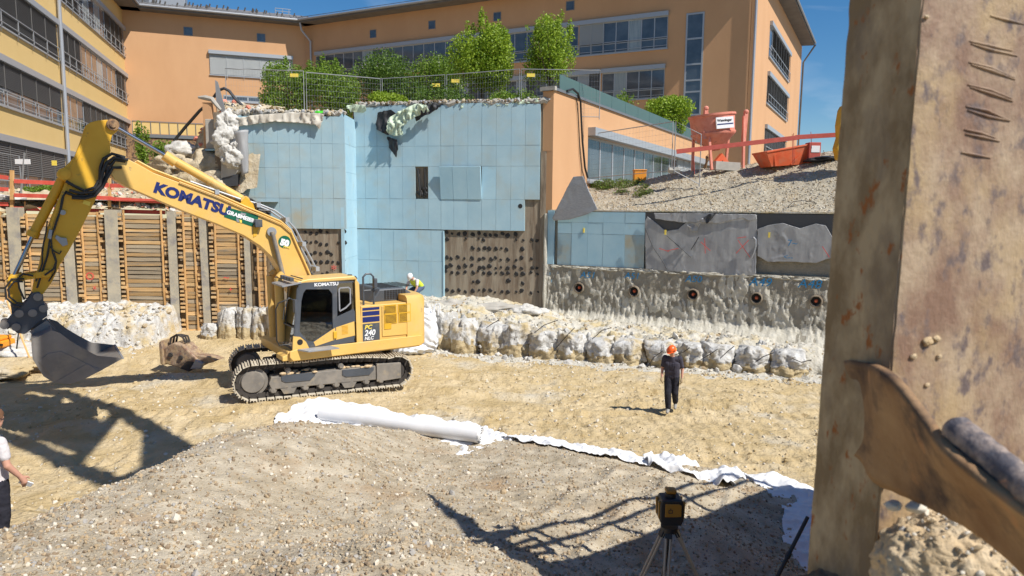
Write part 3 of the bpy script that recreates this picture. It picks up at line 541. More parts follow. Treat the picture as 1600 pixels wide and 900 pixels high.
for bi, (x0, x1) in enumerate(bays):
    W = x1-x0; xa = x0+(.26 if bi else .02); xb = x1-(.26 if bi < len(bays)-1 else .03); zb0 = (1.1, 1.1, 1.15, .85, .4, .35, .35)[min(bi, 6)]
    if bi >= len(bays)-1: xb = x1-.02
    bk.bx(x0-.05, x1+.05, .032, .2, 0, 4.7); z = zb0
    while z < 4.86:
        st = .158+random.uniform(-.012, .02); o = bpy.data.objects.new('plank', random.choice(pl_m)[1 if random.random() < (.30 if bi % 2 else .15)+(.25 if 2.2 < z < 3.2 else 0) else 0])
        ext = random.uniform(.02, .21) if bi else .02; xa_ = xa-ext; xb_ = xb+(random.uniform(.0, .21) if bi < len(bays)-1 else 0)
        link(o, tw, ((xa_+xb_)/2, random.uniform(-.028, .012), z), (R(random.uniform(-6, 6)), R(random.uniform(-.7, .7)), 0)); o.scale = (xb_-xa_, 1, st/.158*random.uniform(.93, 1.06)); z += st
        if W > .7:
            for xx, sg in ((x0+.02, 1), (x1-.02, -1)):
                if (xx < .3) or random.random() < .12: continue
                ln = random.uniform(.12, .22); hz = random.uniform(.03, .055); wd_.add([(p[0], p[1], p[2]) for p in MB().bx(min(xx, xx+sg*ln), max(xx, xx+sg*ln), -.10+random.uniform(-.02, .03), .02, z-.08-hz, z-.08+hz).v], [(0, 3, 2, 1), (4, 5, 6, 7), (0, 1, 5, 4), (1, 2, 6, 5), (2, 3, 7, 6), (3, 0, 4, 7)])
    for xx in ((xa if bi else None), (xb if bi < len(bays)-1 else xb)):
        if xx is None: continue
        zz = zb0-.1; brk = zb0+random.uniform(1.2, 2.6); top = 4.9+random.uniform(-.1, .3)
        for (za, zc) in ((zz, brk), (brk+.02, top)):
            m_ = MB(); m_.bar((random.uniform(-.03, .03), -.075, 0), (random.uniform(-.03, .03), -.075, zc-za), .055, .04); obj('batten', m_, M['batten'], tw, loc=(xx, 0, za))
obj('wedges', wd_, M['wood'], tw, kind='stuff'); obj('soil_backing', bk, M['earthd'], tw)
for s, px, py, sz in (('O', 143, 437, .42), ('x', 150, 452, .3), ('~', 355, 438, .4), ('+', 362, 456, .3)):
    x, z = PT.uz(px, py); text(s, sz, M['spr'], tw, (x, -.085, z), (R(90), 0, 0), ext=.002, name='spray_mark', align='CENTER')
# red safety rails on top of the timber wall
rf = thing('safety_fence', 'red board safety fence on wooden posts along the top of the plank wall', 'fence', PT.w(0, .3, 4.9), 0)
def rloc(px, py, Y=26.3): p = at_y(px, py, Y); return (p.x-PT.o.x, Y-26.3, p.z-4.9)
for (a, b, y0, y1) in ((-60, 13, 268, 278), (22, 86, 283, 286), (86, 170, 286, 289), (172, 260, 290, 291), (-60, 13, 293, 296), (22, 120, 305, 308), (120, 176, 307, 310), (176, 300, 311, 317), (-60, 13, 317, 319), (22, 150, 326, 329), (150, 258, 329, 332), (262, 300, 330, 332)):
    m_ = MB(); m_.bar(rloc(a, y0), rloc(b, y1), .028, .15); obj('rail', m_, M['redp'], rf, bev=.004)
for (a, y0, y1, wd) in ((17.5, 266, 332, .13), (170, 278, 332, .11), (260, 318, 334, .1), (38, 315, 345, .05), (186, 312, 340, .05)):
    m_ = MB(); p = rloc(a, y0); q = rloc(a, y1); m_.bar((p[0], .04, p[2]), (q[0]+.01, .04, q[2]), wd, wd*.6); obj('post', m_, M['batten'], rf, bev=.004)

# ================================================================== blue insulated basement wall
rw = pthing('retaining_wall', 'tall basement wall clad in pale blue insulation boards with bare glue spotted concrete patches', 'basement wall', PL)
RL = PL
def loc_in(P, x, y, z): return (P.w(x, y, z)-PL.o)      # PL frame is axis aligned
xL0 = PL.uz(362, 200)[0]; xL1 = PL.uz(540, 300)[0]; zT = lambda px, py: PL.uz(px, py)[1]
xC = xL1                                       # the corner where the wall steps back
xC0 = PL.uz(540, 300)[0]; k = MB(); k.bx(-.45, xC0-.1, .1, .6, .3, T9-.02); k.bx(xC0-.4, xC0-.12, .601, 2.6, .3, T9-.02)
obj('wall_core', k, M['dabw'], rw)
xs_R = PR.uz(858, 300)[0]
k = MB(); k.T = Matrix.Translation(PR.o-PL.o) @ Matrix.Rotation(PR.rz, 4, 'Z'); k.bx(-.1, xs_R, .1, .6, .3, TR9-.05); obj('wall_core', k, M['dabw'], rw)
XM = {}
def panel(P, x0, x1, z0, z1, parent, mt='xps', y=-.0, th=.1, rot=None, name='insulation_panel', gap=.003, base=None):
    key = (round(x1-x0, 2), round(z1-z0, 2), mt, th)
    if key not in XM:
        w2 = (x1-x0)/2-gap; h2 = (z1-z0)/2-gap; m_ = MB(); b_ = .006; m_.add([(-w2, -th, -h2), (w2, -th, -h2), (w2, -th, h2), (-w2, -th, h2), (-w2, 0, -h2), (w2, 0, -h2), (w2, 0, h2), (-w2, 0, h2)], [(0, 1, 2, 3), (5, 4, 7, 6), (0, 4, 5, 1), (1, 5, 6, 2), (2, 6, 7, 3), (3, 7, 4, 0)]); XM[key] = mesh(name, m_.v, m_.f, M[mt])
    o = bpy.data.objects.new(name, XM[key]); q = P.w((x0+x1)/2, y+.1+random.uniform(-.004, .004), (z0+z1)/2)-(base.o if base else PL.o)
    if base: q = Vector(((x0+x1)/2, y+.1+random.uniform(-.005, .005), (z0+z1)/2))
    e = (R(random.uniform(-.22, .22)), 0, 0 if base else P.rz)
    if rot: e = (e[0]+rot[0], e[1]+rot[1], e[2]+rot[2])
    link(o, parent, q, e); return o
ry = [(180, 224), (224, 262), (262, 309.5), (309.5, 357)]
cx = [362, 381, 398, 415, 436, 454, 470, 487, 504, 521, 540]
for i in range(len(cx)-1):
    for j, (t0, t1) in enumerate(ry):
        x0 = PL.uz(cx[i], 300)[0]; x1 = PL.uz(cx[i+1], 300)[0]; z1 = PL.uz(450, t0)[1]; z0 = PL.uz(450, t1)[1]
        if j == 0: z1 = T9-.12-.1*random.random()
        panel(PL, x0, x1, z0, z1, rw, 'xpsdirty' if (i < 3 and j > 0) or (i < 7 and j == 3) else 'xps')
# return face of the step (faces right)
class _Q: pass
Lr = PR.w(0, 0, 0).y-PL.o.y; PS = Plane((PL.o.x+xC-.1, PL.o.y), (0, 1))
for j, (t0, t1) in enumerate(((180, 223), (223, 268), (268, 312), (312, 357), (357, 405), (405, 472))):
    z1 = PL.uz(545, t0)[1]; z0 = max(PL.uz(545, t1)[1], 1.0)
    if j == 0: z1 = T9-.02
    panel(PS, 0, Lr, z0, z1, rw, 'xps2', y=0, th=.12)
bx_ = [0]+[PR.uz(p, 300)[0] for p in (571, 590, 609, 629, 649, 669, 689, 709, 731, 752.5, 775, 798, 820)]+[PR.uz(843, 300)[0]]
yr = [170, 228, 260, 311, 359]
for i in range(len(bx_)-1):
    for j in range(4):
        x0, x1 = bx_[i], bx_[i+1]; pxm = 700; z1 = PR.uz(pxm, yr[j])[1]; z0 = PR.uz(pxm, yr[j+1])[1]
        if j == 0: z1 = TR9-.05-.12*random.random()
        if j == 2 and i == 5: continue
        if i == 13 and j == 3: continue
        if i == 13 and j == 2: z0 = z0-.0
        if j == 2 and i in (7, 8, 9): panel(PR, x0, x1, z0, z1, rw, 'xps2', y=-.13, rot=(R(9), 0, 0), th=.1); continue
        panel(PR, x0, x1, z0, z1, rw, 'xps' if random.random() < .96 else 'xps2')
zb359 = PR.uz(625, 359)[1]; z408 = PR.uz(625, 407)[1]; z465 = PR.uz(625, 468)[1]
lx = [0]+[PR.uz(p, 400)[0] for p in (577, 596, 615.5, 635, 654, 673.5, 692.5)]
for i in range(7):
    panel(PR, lx[i], lx[i+1], z408, zb359, rw, 'xps'); panel(PR, lx[i], lx[i+1], z465-.25, z408, rw, 'xps')
m_ = MB(); q = lx[7]; m_.T = Matrix.Translation(PR.o-PL.o) @ Matrix.Rotation(PR.rz, 4, 'Z'); m_.bx(q+.0, q+.035, -.03, .1, z465-.2, zb359-.01); obj('panel_edge', m_, M['xps2'], rw)
m_ = MB(); m_.T = Matrix.Translation(PR.o-PL.o) @ Matrix.Rotation(PR.rz, 4, 'Z'); x, z = PR.uz(813, 322, 0)
m_.cyl((x, -.01, z), (x, .05, z), .09, 14); obj('drain_hole', m_, M['black'], rw)
# open patch with a torn fixing
pm2 = MB(); pm2.T = m_.T; x, z = PR.uz(652, 285); 
pm2.tube([PR.uz(652, 264) and (PR.uz(652, 264)[0], .05, PR.uz(652, 264)[1]), (PR.uz(655, 285)[0], .03, PR.uz(655, 285)[1]), (PR.uz(657, 306)[0], .0, PR.uz(657, 306)[1])], .045, 6)
pm2.tube([(PR.uz(663, 262)[0], .05, PR.uz(663, 262)[1]), (PR.uz(664, 300)[0], .02, PR.uz(664, 300)[1])], .04, 6)
for q in range(14): x, z = PR.uz(random.uniform(652, 667), random.uniform(294, 308)); pm2.sphere((x, .02, z), random.uniform(.03, .09), 6, 4, (1, .6, 1))
obj('torn_patch', pm2, M['black'], rw)
# glue dabs
dm = []
for q in range(6):
    n_ = 12; pts = []; a0 = random.random()*6; el = random.uniform(.55, 1)
    for k in range(n_): a = 2*math.pi*k/n_; r = .5*(1+random.uniform(-.16, .16)); x = r*math.cos(a); z = r*math.sin(a)*el; pts.append((x*math.cos(a0)-z*math.sin(a0), x*math.sin(a0)+z*math.cos(a0)))
    v = [(p[0], 0, p[1]) for p in pts]+[(p[0]*.75, -.2, p[1]*.75) for p in pts]+[(0, -.10 if q % 2 else -.24, 0)]
    f = [(k, (k+1) % n_, (k+1) % n_+n_, k+n_) for k in range(n_)]+[(k+n_, (k+1) % n_+n_, 2*n_) for k in range(n_)]; dm.append(mesh('glue_dab', v, f, M['black'], True, ang=.5))
def dab(P, px, py, s):
    x, z = P.uz(px, py, .1); q = P.w(x, .098, z)-PL.o; o = bpy.data.objects.new('glue_dab', random.choice(dm)); link(o, rw, q, (0, random.choice((0, math.pi)), P.rz)); o.scale = (s, .12, s)
x_r = [698, 706, 716, 727, 738, 748, 757, 766, 774, 784, 793, 806, 816, 830, 840, 851]
for r_, py in enumerate((366, 374, 388, 404, 417, 426, 440, 455)):
    for i, px in enumerate(x_r):
        if r_ in (1, 2, 6) and random.random() < .62: continue
        if px > 822 and random.random() < .3: continue
        if py < 372 and px > 812: continue
        jx = random.uniform(-1.6, 1.6); jy = random.uniform(-2, 2); dab(PR, px+jx, py+jy+(px-775)*.02, random.choice((.12, .17, .19, .21))*(.8 if px > 822 else 1))
for r_, py in enumerate((363, 380, 396, 410, 427, 442)):
    for i, px in enumerate((421, 431, 441, 450, 461, 470, 478, 486, 494, 502, 511, 519, 528, 538)):
        if random.random() < .18: continue
        dab(PL, px+random.uniform(-1.5, 1.5), py+random.uniform(-2.5, 2.5), random.choice((.13, .16, .18, .2)))
x, z = PR.uz(846, 439, 0); q = PR.w(x, .06, z)-PL.o; text('x', .5, M['spr'], rw, q, (R(90), 0, PR.rz), ext=.001, name='spray_mark')
x, z = PL.uz(517, 420, 0); text('*', .5, M['spr'], rw, (x, .06, z-.2), (R(90), 0, 0), ext=.001, name='spray_mark')
# bare dark concrete strip right of the blue boards
m_ = MB(); m_.T = Matrix.Translation(PR.o-PL.o) @ Matrix.Rotation(PR.rz, 4, 'Z'); x0 = PR.uz(843.5, 300)[0]; m_.bx(x0+.02, xs_R+.02, .05, .25, .8, PR.uz(850, 236)[1]); obj('concrete_strip', m_, M['dabw'], rw)
# cornice rubble and cloths on the wall top
def top_sheet(name, P, px, mt, off, **k):
    return sheet(name, [P.uz(a, b, off) for a, b in px], off, M[mt], None, **k)
def place(o, P): o.location = P.o; o.rotation_euler = (0, 0, P.rz)
o = top_sheet('ground_cloth', PL, [(366, 186), (400, 180), (450, 176), (500, 177), (508, 180), (503, 192), (500, 203), (495, 196), (470, 192), (430, 190), (400, 194), (370, 198)], 'fleece', -.08, amp=.10, res=.05, seed=4); place(o, PL)
tag(o, 'torn beige fleece hanging over the left top edge of the blue wall', 'cloth')
o = top_sheet('tarp', PR, [(590, 176), (612, 172), (628, 183), (612, 206), (607, 212), (588, 202)], 'btarp', -.12, amp=.10, res=.045, seed=6); place(o, PR); tag(o, 'black foil draped over the top of the blue wall', 'tarp')
o = top_sheet('tarp', PR, [(606, 214), (621, 218), (623, 232), (619, 246), (608, 230)], 'btarp', -.10, amp=.08, res=.04, seed=8); place(o, PR); tag(o, 'black foil tail hanging below the pale green cloth', 'tarp')
o = top_sheet('drape', PR, [(608, 185), (625, 174), (650, 163), (668, 164), (672, 174), (655, 180), (640, 190), (628, 200), (632, 211), (618, 213), (607, 208)], 'green', -.22, amp=.18, res=.045, seed=9, nsc=3.5); place(o, PR); tag(o, 'crumpled pale green cloth spilling over the top edge of the blue wall', 'cloth')
o = top_sheet('tarp', PR, [(668, 166), (682, 160), (690, 168), (672, 178), (650, 190), (648, 180)], 'btarp', -.15, amp=.14, res=.045, seed=10); place(o, PR); tag(o, 'black foil heap right of the pale green cloth', 'tarp')
o = top_sheet('drape', PR, [(543, 166), (553, 164), (572, 166), (576, 172), (570, 176), (548, 175)], 'green', -.1, amp=.16, res=.04, seed=12); place(o, PR); tag(o, 'small pale green cloth bundle on the wall corner', 'cloth')
o = top_sheet('drape', PR, [(690, 168), (700, 163), (740, 162), (800, 158), (843, 154), (843, 160), (800, 165), (740, 168), (700, 171)], 'green', .1, amp=.10, res=.05, seed=13, nsc=5); place(o, PR); tag(o, 'long pale green cloth strip lying along the right top edge of the blue wall', 'cloth')
cap = pthing('rubble_edge', 'broken mortar and stone edge along the top of the blue wall', 'rubble', PL); vs = []; 
def rubble_line(P, x0, x1, z, n, mats, nm, par, dy=.25, sc=.16):
    xx = RNG.uniform(x0, x1, n); yy = RNG.uniform(-.02, dy, n); zz = z+RNG.uniform(-.02, .10, n); Wp = np.array([list(P.w(a, b, c)-par.location) for a, b, c in zip(xx, yy, zz)]); stones(nm, Wp, sc*(.25+RNG.random(n)), mats, par)
rubble_line(PL, 0.2, xC, T9-.03, 420, [M['conc'], M['earth'], M['mem'], M['fleece']], 'rubble_stones', cap, sc=.085); rubble_line(PR, 0, xs_R, TR9-.03, 700, [M['conc'], M['earth'], M['mem'], M['earthd']], 'rubble_stones', cap, sc=.075)
for (a, b, P, T9_) in ((0.3, xC-.1, PL, T9), (0.1, xs_R-.1, PR, TR9)):
    m_ = MB(); m_.T = Matrix.Translation(P.o-cap.location) @ Matrix.Rotation(P.rz, 4, 'Z'); n_ = 50; pts = [(a+(b-a)*i/n_, .08, T9_-.05+.05*math.sin(i*1.7)) for i in range(n_+1)]; m_.tube(pts, [.085+.035*math.sin(i*.55)+.02*math.sin(i*1.3) for i in range(len(pts))], 7); obj('mortar_lip', m_, M['conc'], cap, smooth=True)
bt = top_sheet('bucket_lid', PL, [(491, 174), (505, 173), (504, 177), (492, 177)], 'lime', -.05, amp=.02, res=.03); place(bt, PL); tag(bt, 'small lime green plastic piece on the top edge of the blue wall', 'plastic')

# ================================================================== anchored lower wall on the right
aw = pthing('anchored_wall', 'low wall right of the blue wall with anchor holes, blue boards and grey membrane', 'basement wall', PW)
ZW = 5.1; xE = PW.uz(1330, 400)[0]+1.2; zmb = PW.uz(1000, 424)[1]
m_ = MB(); m_.bx(-.35, xE, .12, .6, .3, ZW); obj('wall_core', m_, M['anchw'], aw)
# lower apron: rough sprayed concrete with crust
U_, Z_ = np.meshgrid(np.arange(-.45, xE, .032), np.arange(.4, zmb+.12, .04), indexing='ij')
hp_ = .14+.05*fbm(U_*1.2, Z_*1.2, s=101)+.035*fbm(U_*5, Z_*3, s=102)
crust = np.clip(.75*fbm(U_*13+1.5*fbm(U_*2, Z_*2, s=105), Z_*4.5, o=3, s=103)+.45*fbm(U_*5, Z_*3, s=106)+.55*fbm(U_*1.3, Z_*1.6, s=104)+.62*(1.15-Z_/2.2), 0, 1); hh = hp_+.075*crust+.6*sst(1.25, .6, Z_)
F = grid_faces(*U_.shape); cmean = crust.ravel()[F].mean(1)
aF = F[:, ::1]; V = np.stack([U_.ravel(), -hh.ravel()+.1, Z_.ravel()], 1)
holes = [PW.uz(px, py+1.5, -.06) for px, py in ((905, 448), (991, 453.5), (1083, 458.5), (1182, 464), (1275, 469))]
fc = V[F].mean(1); kp = np.ones(len(F), bool)
for hx, hz in holes: kp &= np.hypot(fc[:, 0]-hx, fc[:, 2]-hz) > .16
raw('sprayed_concrete', V, aF[kp], [M['anchw'], M['crust']], aw, smooth=True, mi=(cmean > .16).astype(int)[kp].tolist())
m_ = MB()
for q in range(150): x = random.uniform(0, xE-1); m_.sphere((x, -.05+random.uniform(-.03, .02), zmb+random.uniform(-.02, .07)), random.uniform(.02, .06), 7, 5, (random.uniform(1.5, 5), .8, .6))
obj('mortar_seam', m_, M['crust'], aw, kind='stuff')
for hx, hz in holes:
    m_ = MB(); n_ = 20; ro = .215; ri = .175; ys_ = (-.20, .08); vs = []
    for r_, y_ in ((ro, -.02), (ro, -.13), (ri, -.15), (ri, .10)):
        for k in range(n_): a = 2*math.pi*k/n_; vs.append((r_*math.cos(a), y_, r_*math.sin(a)))
    fs = [(s*n_+k, s*n_+(k+1) % n_, (s+1)*n_+(k+1) % n_, (s+1)*n_+k) for s in range(3) for k in range(n_)]; m_.add(vs, fs); h_ = obj('anchor_hole', m_, M['dabw'], aw, smooth=True, loc=(hx, 0, hz))
    m_ = MB(); m_.cyl((0, .06, 0), (0, .02, 0), .15, 18); obj('backing_plate', m_, M['trackd'], h_)
    m_ = MB(); m_.cyl((0, .03, 0), (0, -.07, 0), .062, 12, .05); m_.cyl((0, -.07, 0), (0, -.12, 0), .022, 8); obj('anchor_head', m_, M['orange'], h_, smooth=True)
for s, px, py, sz in (('A51', 906, 434, .36), ('A51', 975, 435, .34), ('A50', 1070, 440, .34), ('A49', 1170, 446, .42), ('A48', 1246, 449, .42)):
    x, z = PW.uz(px, py, -.1); text(s, sz, M['spb'], aw, (x, -.115, z), (R(90), 0, 0), ext=.003, shear=.2, name='spray_number', sx=1.05)
# blue boards
bxs = [PW.uz(p, 380)[0] for p in (871, 893, 918, 942, 976, 1007)]; rows = [zmb+.08, PW.uz(940, 366)[1], PW.uz(940, 348)[1], ZW-.02]
for i in range(5):
    for j in range(3): panel(PW, bxs[i], bxs[i+1], rows[j], rows[j+1], aw, 'xps2' if j else ('xpsdirty' if i in (0, 4) else 'xps2'), base=PW)
# narrow return strip next to the corner
PN = Plane(PW.w(-.02, .5, 0)[:2], (.35, -.94)); m_ = MB(); m_.bx(-.3, -.03, -.02, .1, 1.4, ZW+.02); obj('return_board', m_, M['xps2'], aw)
m_ = MB(); m_.tube([(-.37, -.05+.03*math.sin(i), .5+i*.3) for i in range(16)], [.06+.03*random.random() for i in range(16)], 6); obj('mortar_edge', m_, M['crust'], aw, smooth=True)
# membranes
def wsheet(nm, px, mt, off, **k): return sheet(nm, [PW.uz(a, b, off) for a, b in px], off, M[mt], aw, **k)
m_ = MB(); x0 = PW.uz(1007, 380)[0]; m_.bx(x0, xE-.3, .0, .1, PW.uz(1200, 392)[1], ZW-.03); obj('membrane_backing', m_, M['memd'], aw)
wsheet('membrane', [(1008, 345), (1012, 338), (1030, 352), (1040, 361), (1060, 358), (1075, 345), (1100, 338), (1120, 336), (1150, 336), (1183, 336), (1181, 430), (1150, 431), (1100, 428), (1050, 424), (1009, 421)], 'mem', -.05, amp=.014, res=.03, seed=21, nsc=.7, edge=.015)
wsheet('membrane_strip', [(1022, 333), (1100, 333), (1181, 335), (1182, 342), (1170, 345), (1160, 340), (1120, 349), (1060, 347), (1024, 342)], 'mem', -.09, amp=.018, res=.03, seed=22, nsc=.8, edge=.015)
wsheet('membrane', [(1183, 358), (1200, 352), (1222, 348), (1235, 352), (1250, 357), (1275, 349), (1290, 352), (1300, 370), (1325, 372), (1325, 400), (1290, 405), (1275, 411), (1240, 409), (1200, 409), (1183, 400)], 'mem', -.06, amp=.02, res=.03, seed=23, nsc=.7, edge=.015)
wsheet('membrane_flap', [(1073, 350), (1082, 358), (1090, 345), (1100, 340), (1088, 362), (1080, 362)], 'meml', -.2, amp=.08, res=.04, seed=25)
wsheet('membrane_flap', [(1100, 340), (1108, 334), (1120, 334), (1104, 349)], 'memd', -.2, amp=.06, res=.04, seed=26)
for pts in (((1042, 368), (1060, 384), (1080, 402)), ((1092, 370), (1085, 382), (1080, 390)), ((1008, 356), (1020, 385), (1038, 412), (1042, 421))):
    m_ = MB(); m_.tube([(PW.uz(a, b, -.13)[0], -.15, PW.uz(a, b, -.13)[1]) for a, b in pts], .016, 5); obj('tear', m_, M['memd'], aw)
m_ = MB(); pts = [(1176, 374), (1178, 371), (1181, 374), (1181, 385), (1178, 395), (1174, 403)]; m_.tube([(PW.uz(a, b, -.13)[0], -.18, PW.uz(a, b, -.13)[1]) for a, b in pts], .035, 6); m_.bar((PW.uz(1177, 405)[0], -.14, PW.uz(1177, 405)[1]), (PW.uz(1177, 428)[0], -.14, PW.uz(1177, 428)[1]), .07, .03); obj('sleeve_pipe', m_, M['meml'], aw, smooth=True)
for a, b in (((1153, 375), (1172, 402)), ((1170, 375), (1150, 396)), ((1095, 378), (1110, 392)), ((1042, 392), (1060, 388)), ((1101, 372), (1102, 396)), ((1152, 372), (1166, 370)), ((1285, 385), (1296, 402)), ((1030, 388), (1045, 393))):
    m_ = MB(); m_.bar((PW.uz(*a, -.16)[0], -.165, PW.uz(*a, -.16)[1]), (PW.uz(*b, -.16)[0], -.165, PW.uz(*b, -.16)[1]), .022, .003, up=(0, 1, 0)); obj('spray_stroke', m_, M['spr'], aw)
for s, px, py, sz, mt in (('7~', 1230, 384, .3, 'spb'), ('<--', 1224, 405, .25, 'spb')):
    x, z = PW.uz(px, py, -.15); text(s, sz, M[mt], aw, (x, -.18, z), (R(90), 0, 0), ext=.001, name='spray_mark')
for px, py in ((911, 360), (1040, 363), (1202, 367)):
    x, z = PW.uz(px, py, -.1); m_ = MB(); m_.bx(x-.03, x+.03, -.16 if px > 1000 else -.03, -.12 if px > 1000 else -.0, z-.09, z+.09); obj('sticker', m_, M['yel'], aw)
m_ = MB(); m_.bx(-.2, xE, -.0, .35, ZW+.0, ZW+.05); obj('top_strip', m_, M['bench'], aw)
# grey flap of membrane hanging at the corner
fl = sheet('membrane_flap', [PW.uz(a, b, -.2) for a, b in ((896, 276), (911, 275), (921, 300), (934, 327), (915, 336), (890, 343), (866, 345), (863, 341), (872, 322), (884, 298))], -.2, M['meml'], None, amp=.02, res=.05, seed=31, nsc=.5, edge=.008, th=.02); place(fl, PW)
tag(fl, 'stiff grey drainage mat hanging at the foot of the orange garden wall', 'membrane')

# ================================================================== buildings
def bld(name, label, cat, P): return pthing(name, label, cat, P)
MW = MB
def winstrip(B, P, u0, u1, z0, z1, n, y=0.0, kinds='pppp', header=True, rail=True, hz=.32, hproud=.22, blind_to=0, sub=.3, fr=.07):
    m_ = MB(); m_.bx(u0, u1, .10, .22, z0, z1)
    f_ = MB(); us = [u0+(u1-u0)*i/n for i in range(n+1)]
    for u in us: f_.bx(max(u-fr/2, u0), min(u+fr/2, u1), y-.035, .08, z0, z1)
    f_.bx(u0+.002, u1-.002, y-.03, .09, z0, z0+fr); f_.bx(u0+.002, u1-.002, y-.03, .09, z1-fr, z1)
    if sub: f_.bx(u0+.003, u1-.003, y-.028, .085, z0+(z1-z0)*sub-.03, z0+(z1-z0)*sub+.03)
    win = obj('window', f_, M['alu'], B)
    for i in range(n):
        k = kinds[i % len(kinds)]; p_ = MB(); p_.bx(us[i]+.03, us[i+1]-.03, y-.014, y+.02, z0+.03, z1-.03); obj('pane', p_, M[{'p': 'pane', 'b': 'paneb', 'w': 'panew', 'd': 'pane', 'l': 'pane'}[k]], win)
        if k in 'dl':
            s_ = MB(); zz = z1-.03; zb_ = z0+(z1-z0)*blind_to; st = max(.09, (z1-z0)/26)
            while zz > zb_+.02:
                s_.add([(us[i]+.02, y-.10, zz-st*.45), (us[i+1]-.02, y-.10, zz-st*.45), (us[i+1]-.02, y-.05, zz+st*.3), (us[i]+.02, y-.05, zz+st*.3)], [(0, 1, 2, 3)]); zz -= st
            s_.bx(us[i]+.02, us[i+1]-.02, y-.045, y-.04, zb_, z1-.03)
            s_.bar((us[i+1], y-.11, zb_-.3), (us[i+1], y-.11, z1), .035, .035); obj('blind', s_, M['blind' if k == 'd' else 'blindl'], win)
    if header: h_ = MB(); h_.bx(u0-.05, u1+.05, -hproud, .0, z1, z1+hz); obj('blind_box', h_, M['alu'], win)
    s_ = MB(); s_.bx(u0-.05, u1+.05, -.12, .0, z0-.09, z0-.005); obj('sill', s_, M['alu'], win)
    if rail:
        r_ = MB(); r_.bar((u0, -.16, z0+(z1-z0)*.34), (u1, -.16, z0+(z1-z0)*.34), .04); r_.bar((u0, -.16, z0+.18), (u1, -.16, z0+.18), .03)
        for u in us: r_.bar((u, -.16, z0), (u, -.16, z0+(z1-z0)*.34), .03)
        obj('guard_rail', r_, M['alu'], win)
    return win
def smallwin(B, P, px, py, s=.55):
    u, z = P.uz(px, py); f_ = MB(); f_.ring([(u-s/2, z-s/2), (u+s/2, z-s/2), (u+s/2, z+s/2), (u-s/2, z+s/2)], [(u-s/2+.05, z-s/2+.05), (u+s/2-.05, z-s/2+.05), (u+s/2-.05, z+s/2-.05), (u-s/2+.05, z+s/2-.05)], -.03, .05); w_ = obj('window', f_, M['alud'], B)
    p_ = MB(); p_.bx(u-s/2+.05, u+s/2-.05, -.006, .02, z-s/2+.05, z+s/2-.05); obj('pane', p_, M['pane'], w_)
def pipe(B, pts, r=.07, mt='pipeg', nm='downpipe'): m_ = MB(); m_.tube(pts, r, 8); return obj(nm, m_, M[mt], B, smooth=True)
ZE = 22.3
def eave(B, u0, u1, out=1.3, rise=3.2, back=6, d0=0, d1=0, z=ZE):
    m_ = MB(); m_.add([(u0-d0, -out, z), (u1+d1, -out, z), (u1, .3, z), (u0, .3, z), (u0-d0, -out, z+.28), (u1+d1, -out, z+.28), (u1, .3, z+.3), (u0, .3, z+.3)], [(0, 3, 2, 1), (4, 5, 6, 7), (0, 1, 5, 4), (1, 2, 6, 5), (2, 3, 7, 6), (3, 0, 4, 7)]); obj('eave', m_, M['eave'], B)
    g_ = MB(); g_.tube([(u0-d0, -out-.09, z+.24), (u1+d1, -out-.09, z+.24)], .1, 8); obj('gutter', g_, M['galv'], B, smooth=True)
    r_ = MB(); r_.add([(u0-d0, -out-.05, z+.32), (u1+d1, -out-.05, z+.32), (u1, back, z+.32+rise), (u0, back, z+.32+rise), (u1, back+1, z), (u0, back+1, z)], [(0, 1, 2, 3), (3, 2, 4, 5)])
    ro = obj('roof', r_, M['roof'], B); s_ = MB(); L_ = u1-u0; n_ = int(L_/.6)
    for i in range(n_+1):
        u = u0+L_*i/n_; s_.bar((u, -out, z+.36), (u, back, z+.36+rise), .03, .05)
    s_.bar((u0, -out+.25, z+.55), (u1, -out+.25, z+.55), .04); obj('roof_seams', s_, M['roof'], ro, kind='stuff'); return ro
# --- main wing (shaded orange facade)
mw = bld('orange_building', 'long orange rendered building wing with ribbon windows behind the trees', 'building', PM)
LM = PM.uz(1165, 200)[0]; m_ = MB(); m_.bx(0, LM, 0, .4, 6, ZE); m_.bx(0, LM-.4, .41, 13, 6, ZE-.05); obj('wall', m_, M['facade'], mw)
hz_ = lambda px, py: PM.uz(px, py)[1]
zA1, zA0, zB1, zB0 = hz_(1040, 25), hz_(1040, 75), hz_(1040, 107), hz_(1040, 152)
ua, ub, uc = PM.uz(494, 90)[0], PM.uz(905, 90)[0], PM.uz(1043, 60)[0]; ud = PM.uz(941, 130)[0]; ue = PM.uz(1038, 130)[0]
winstrip(mw, PM, ua, ub-.1, zA0, zA1, 24, kinds='pppppbpppp'); winstrip(mw, PM, ub, uc, zA0, zA1, 7, kinds='llppbpp', blind_to=.35); winstrip(mw, PM, ud, ue, zB0, zB1, 5, kinds='pbppp')
winstrip(mw, PM, ua+14, ud-.2, zB0, zB1, 16, kinds='ppldpp', blind_to=.3)
for px, py in ((583, 53), (675, 39), (777, 26), (891, 9)): smallwin(mw, PM, px, py, .7)
u0, u1 = PM.uz(1070, 100)[0], PM.uz(1098, 100)[0]; zt = hz_(1085, 20); f_ = MB(); f_.bx(u0, u0+.12, -.05, .02, 9, zt); f_.bx(u1-.12, u1, -.05, .02, 9, zt); zz = [hz_(1085, p) for p in (20, 59, 99, 124, 142, 178, 200)]
for z_ in zz: f_.bx(u0+.12, u1-.12, -.048, .02, z_-.12, z_)
w_ = obj('stair_window', f_, M['alu'], mw)
for i in range(6): p_ = MB(); p_.bx(u0+.12, u1-.12, -.012, .01, zz[i+1], zz[i]-.12); obj('pane', p_, M['pane'], w_)
m_ = MB(); m_.bx(u0+.1, u1-.1, -.01, .01, 9, zz[-1]-.12); obj('pane', m_, M['pane'], w_)
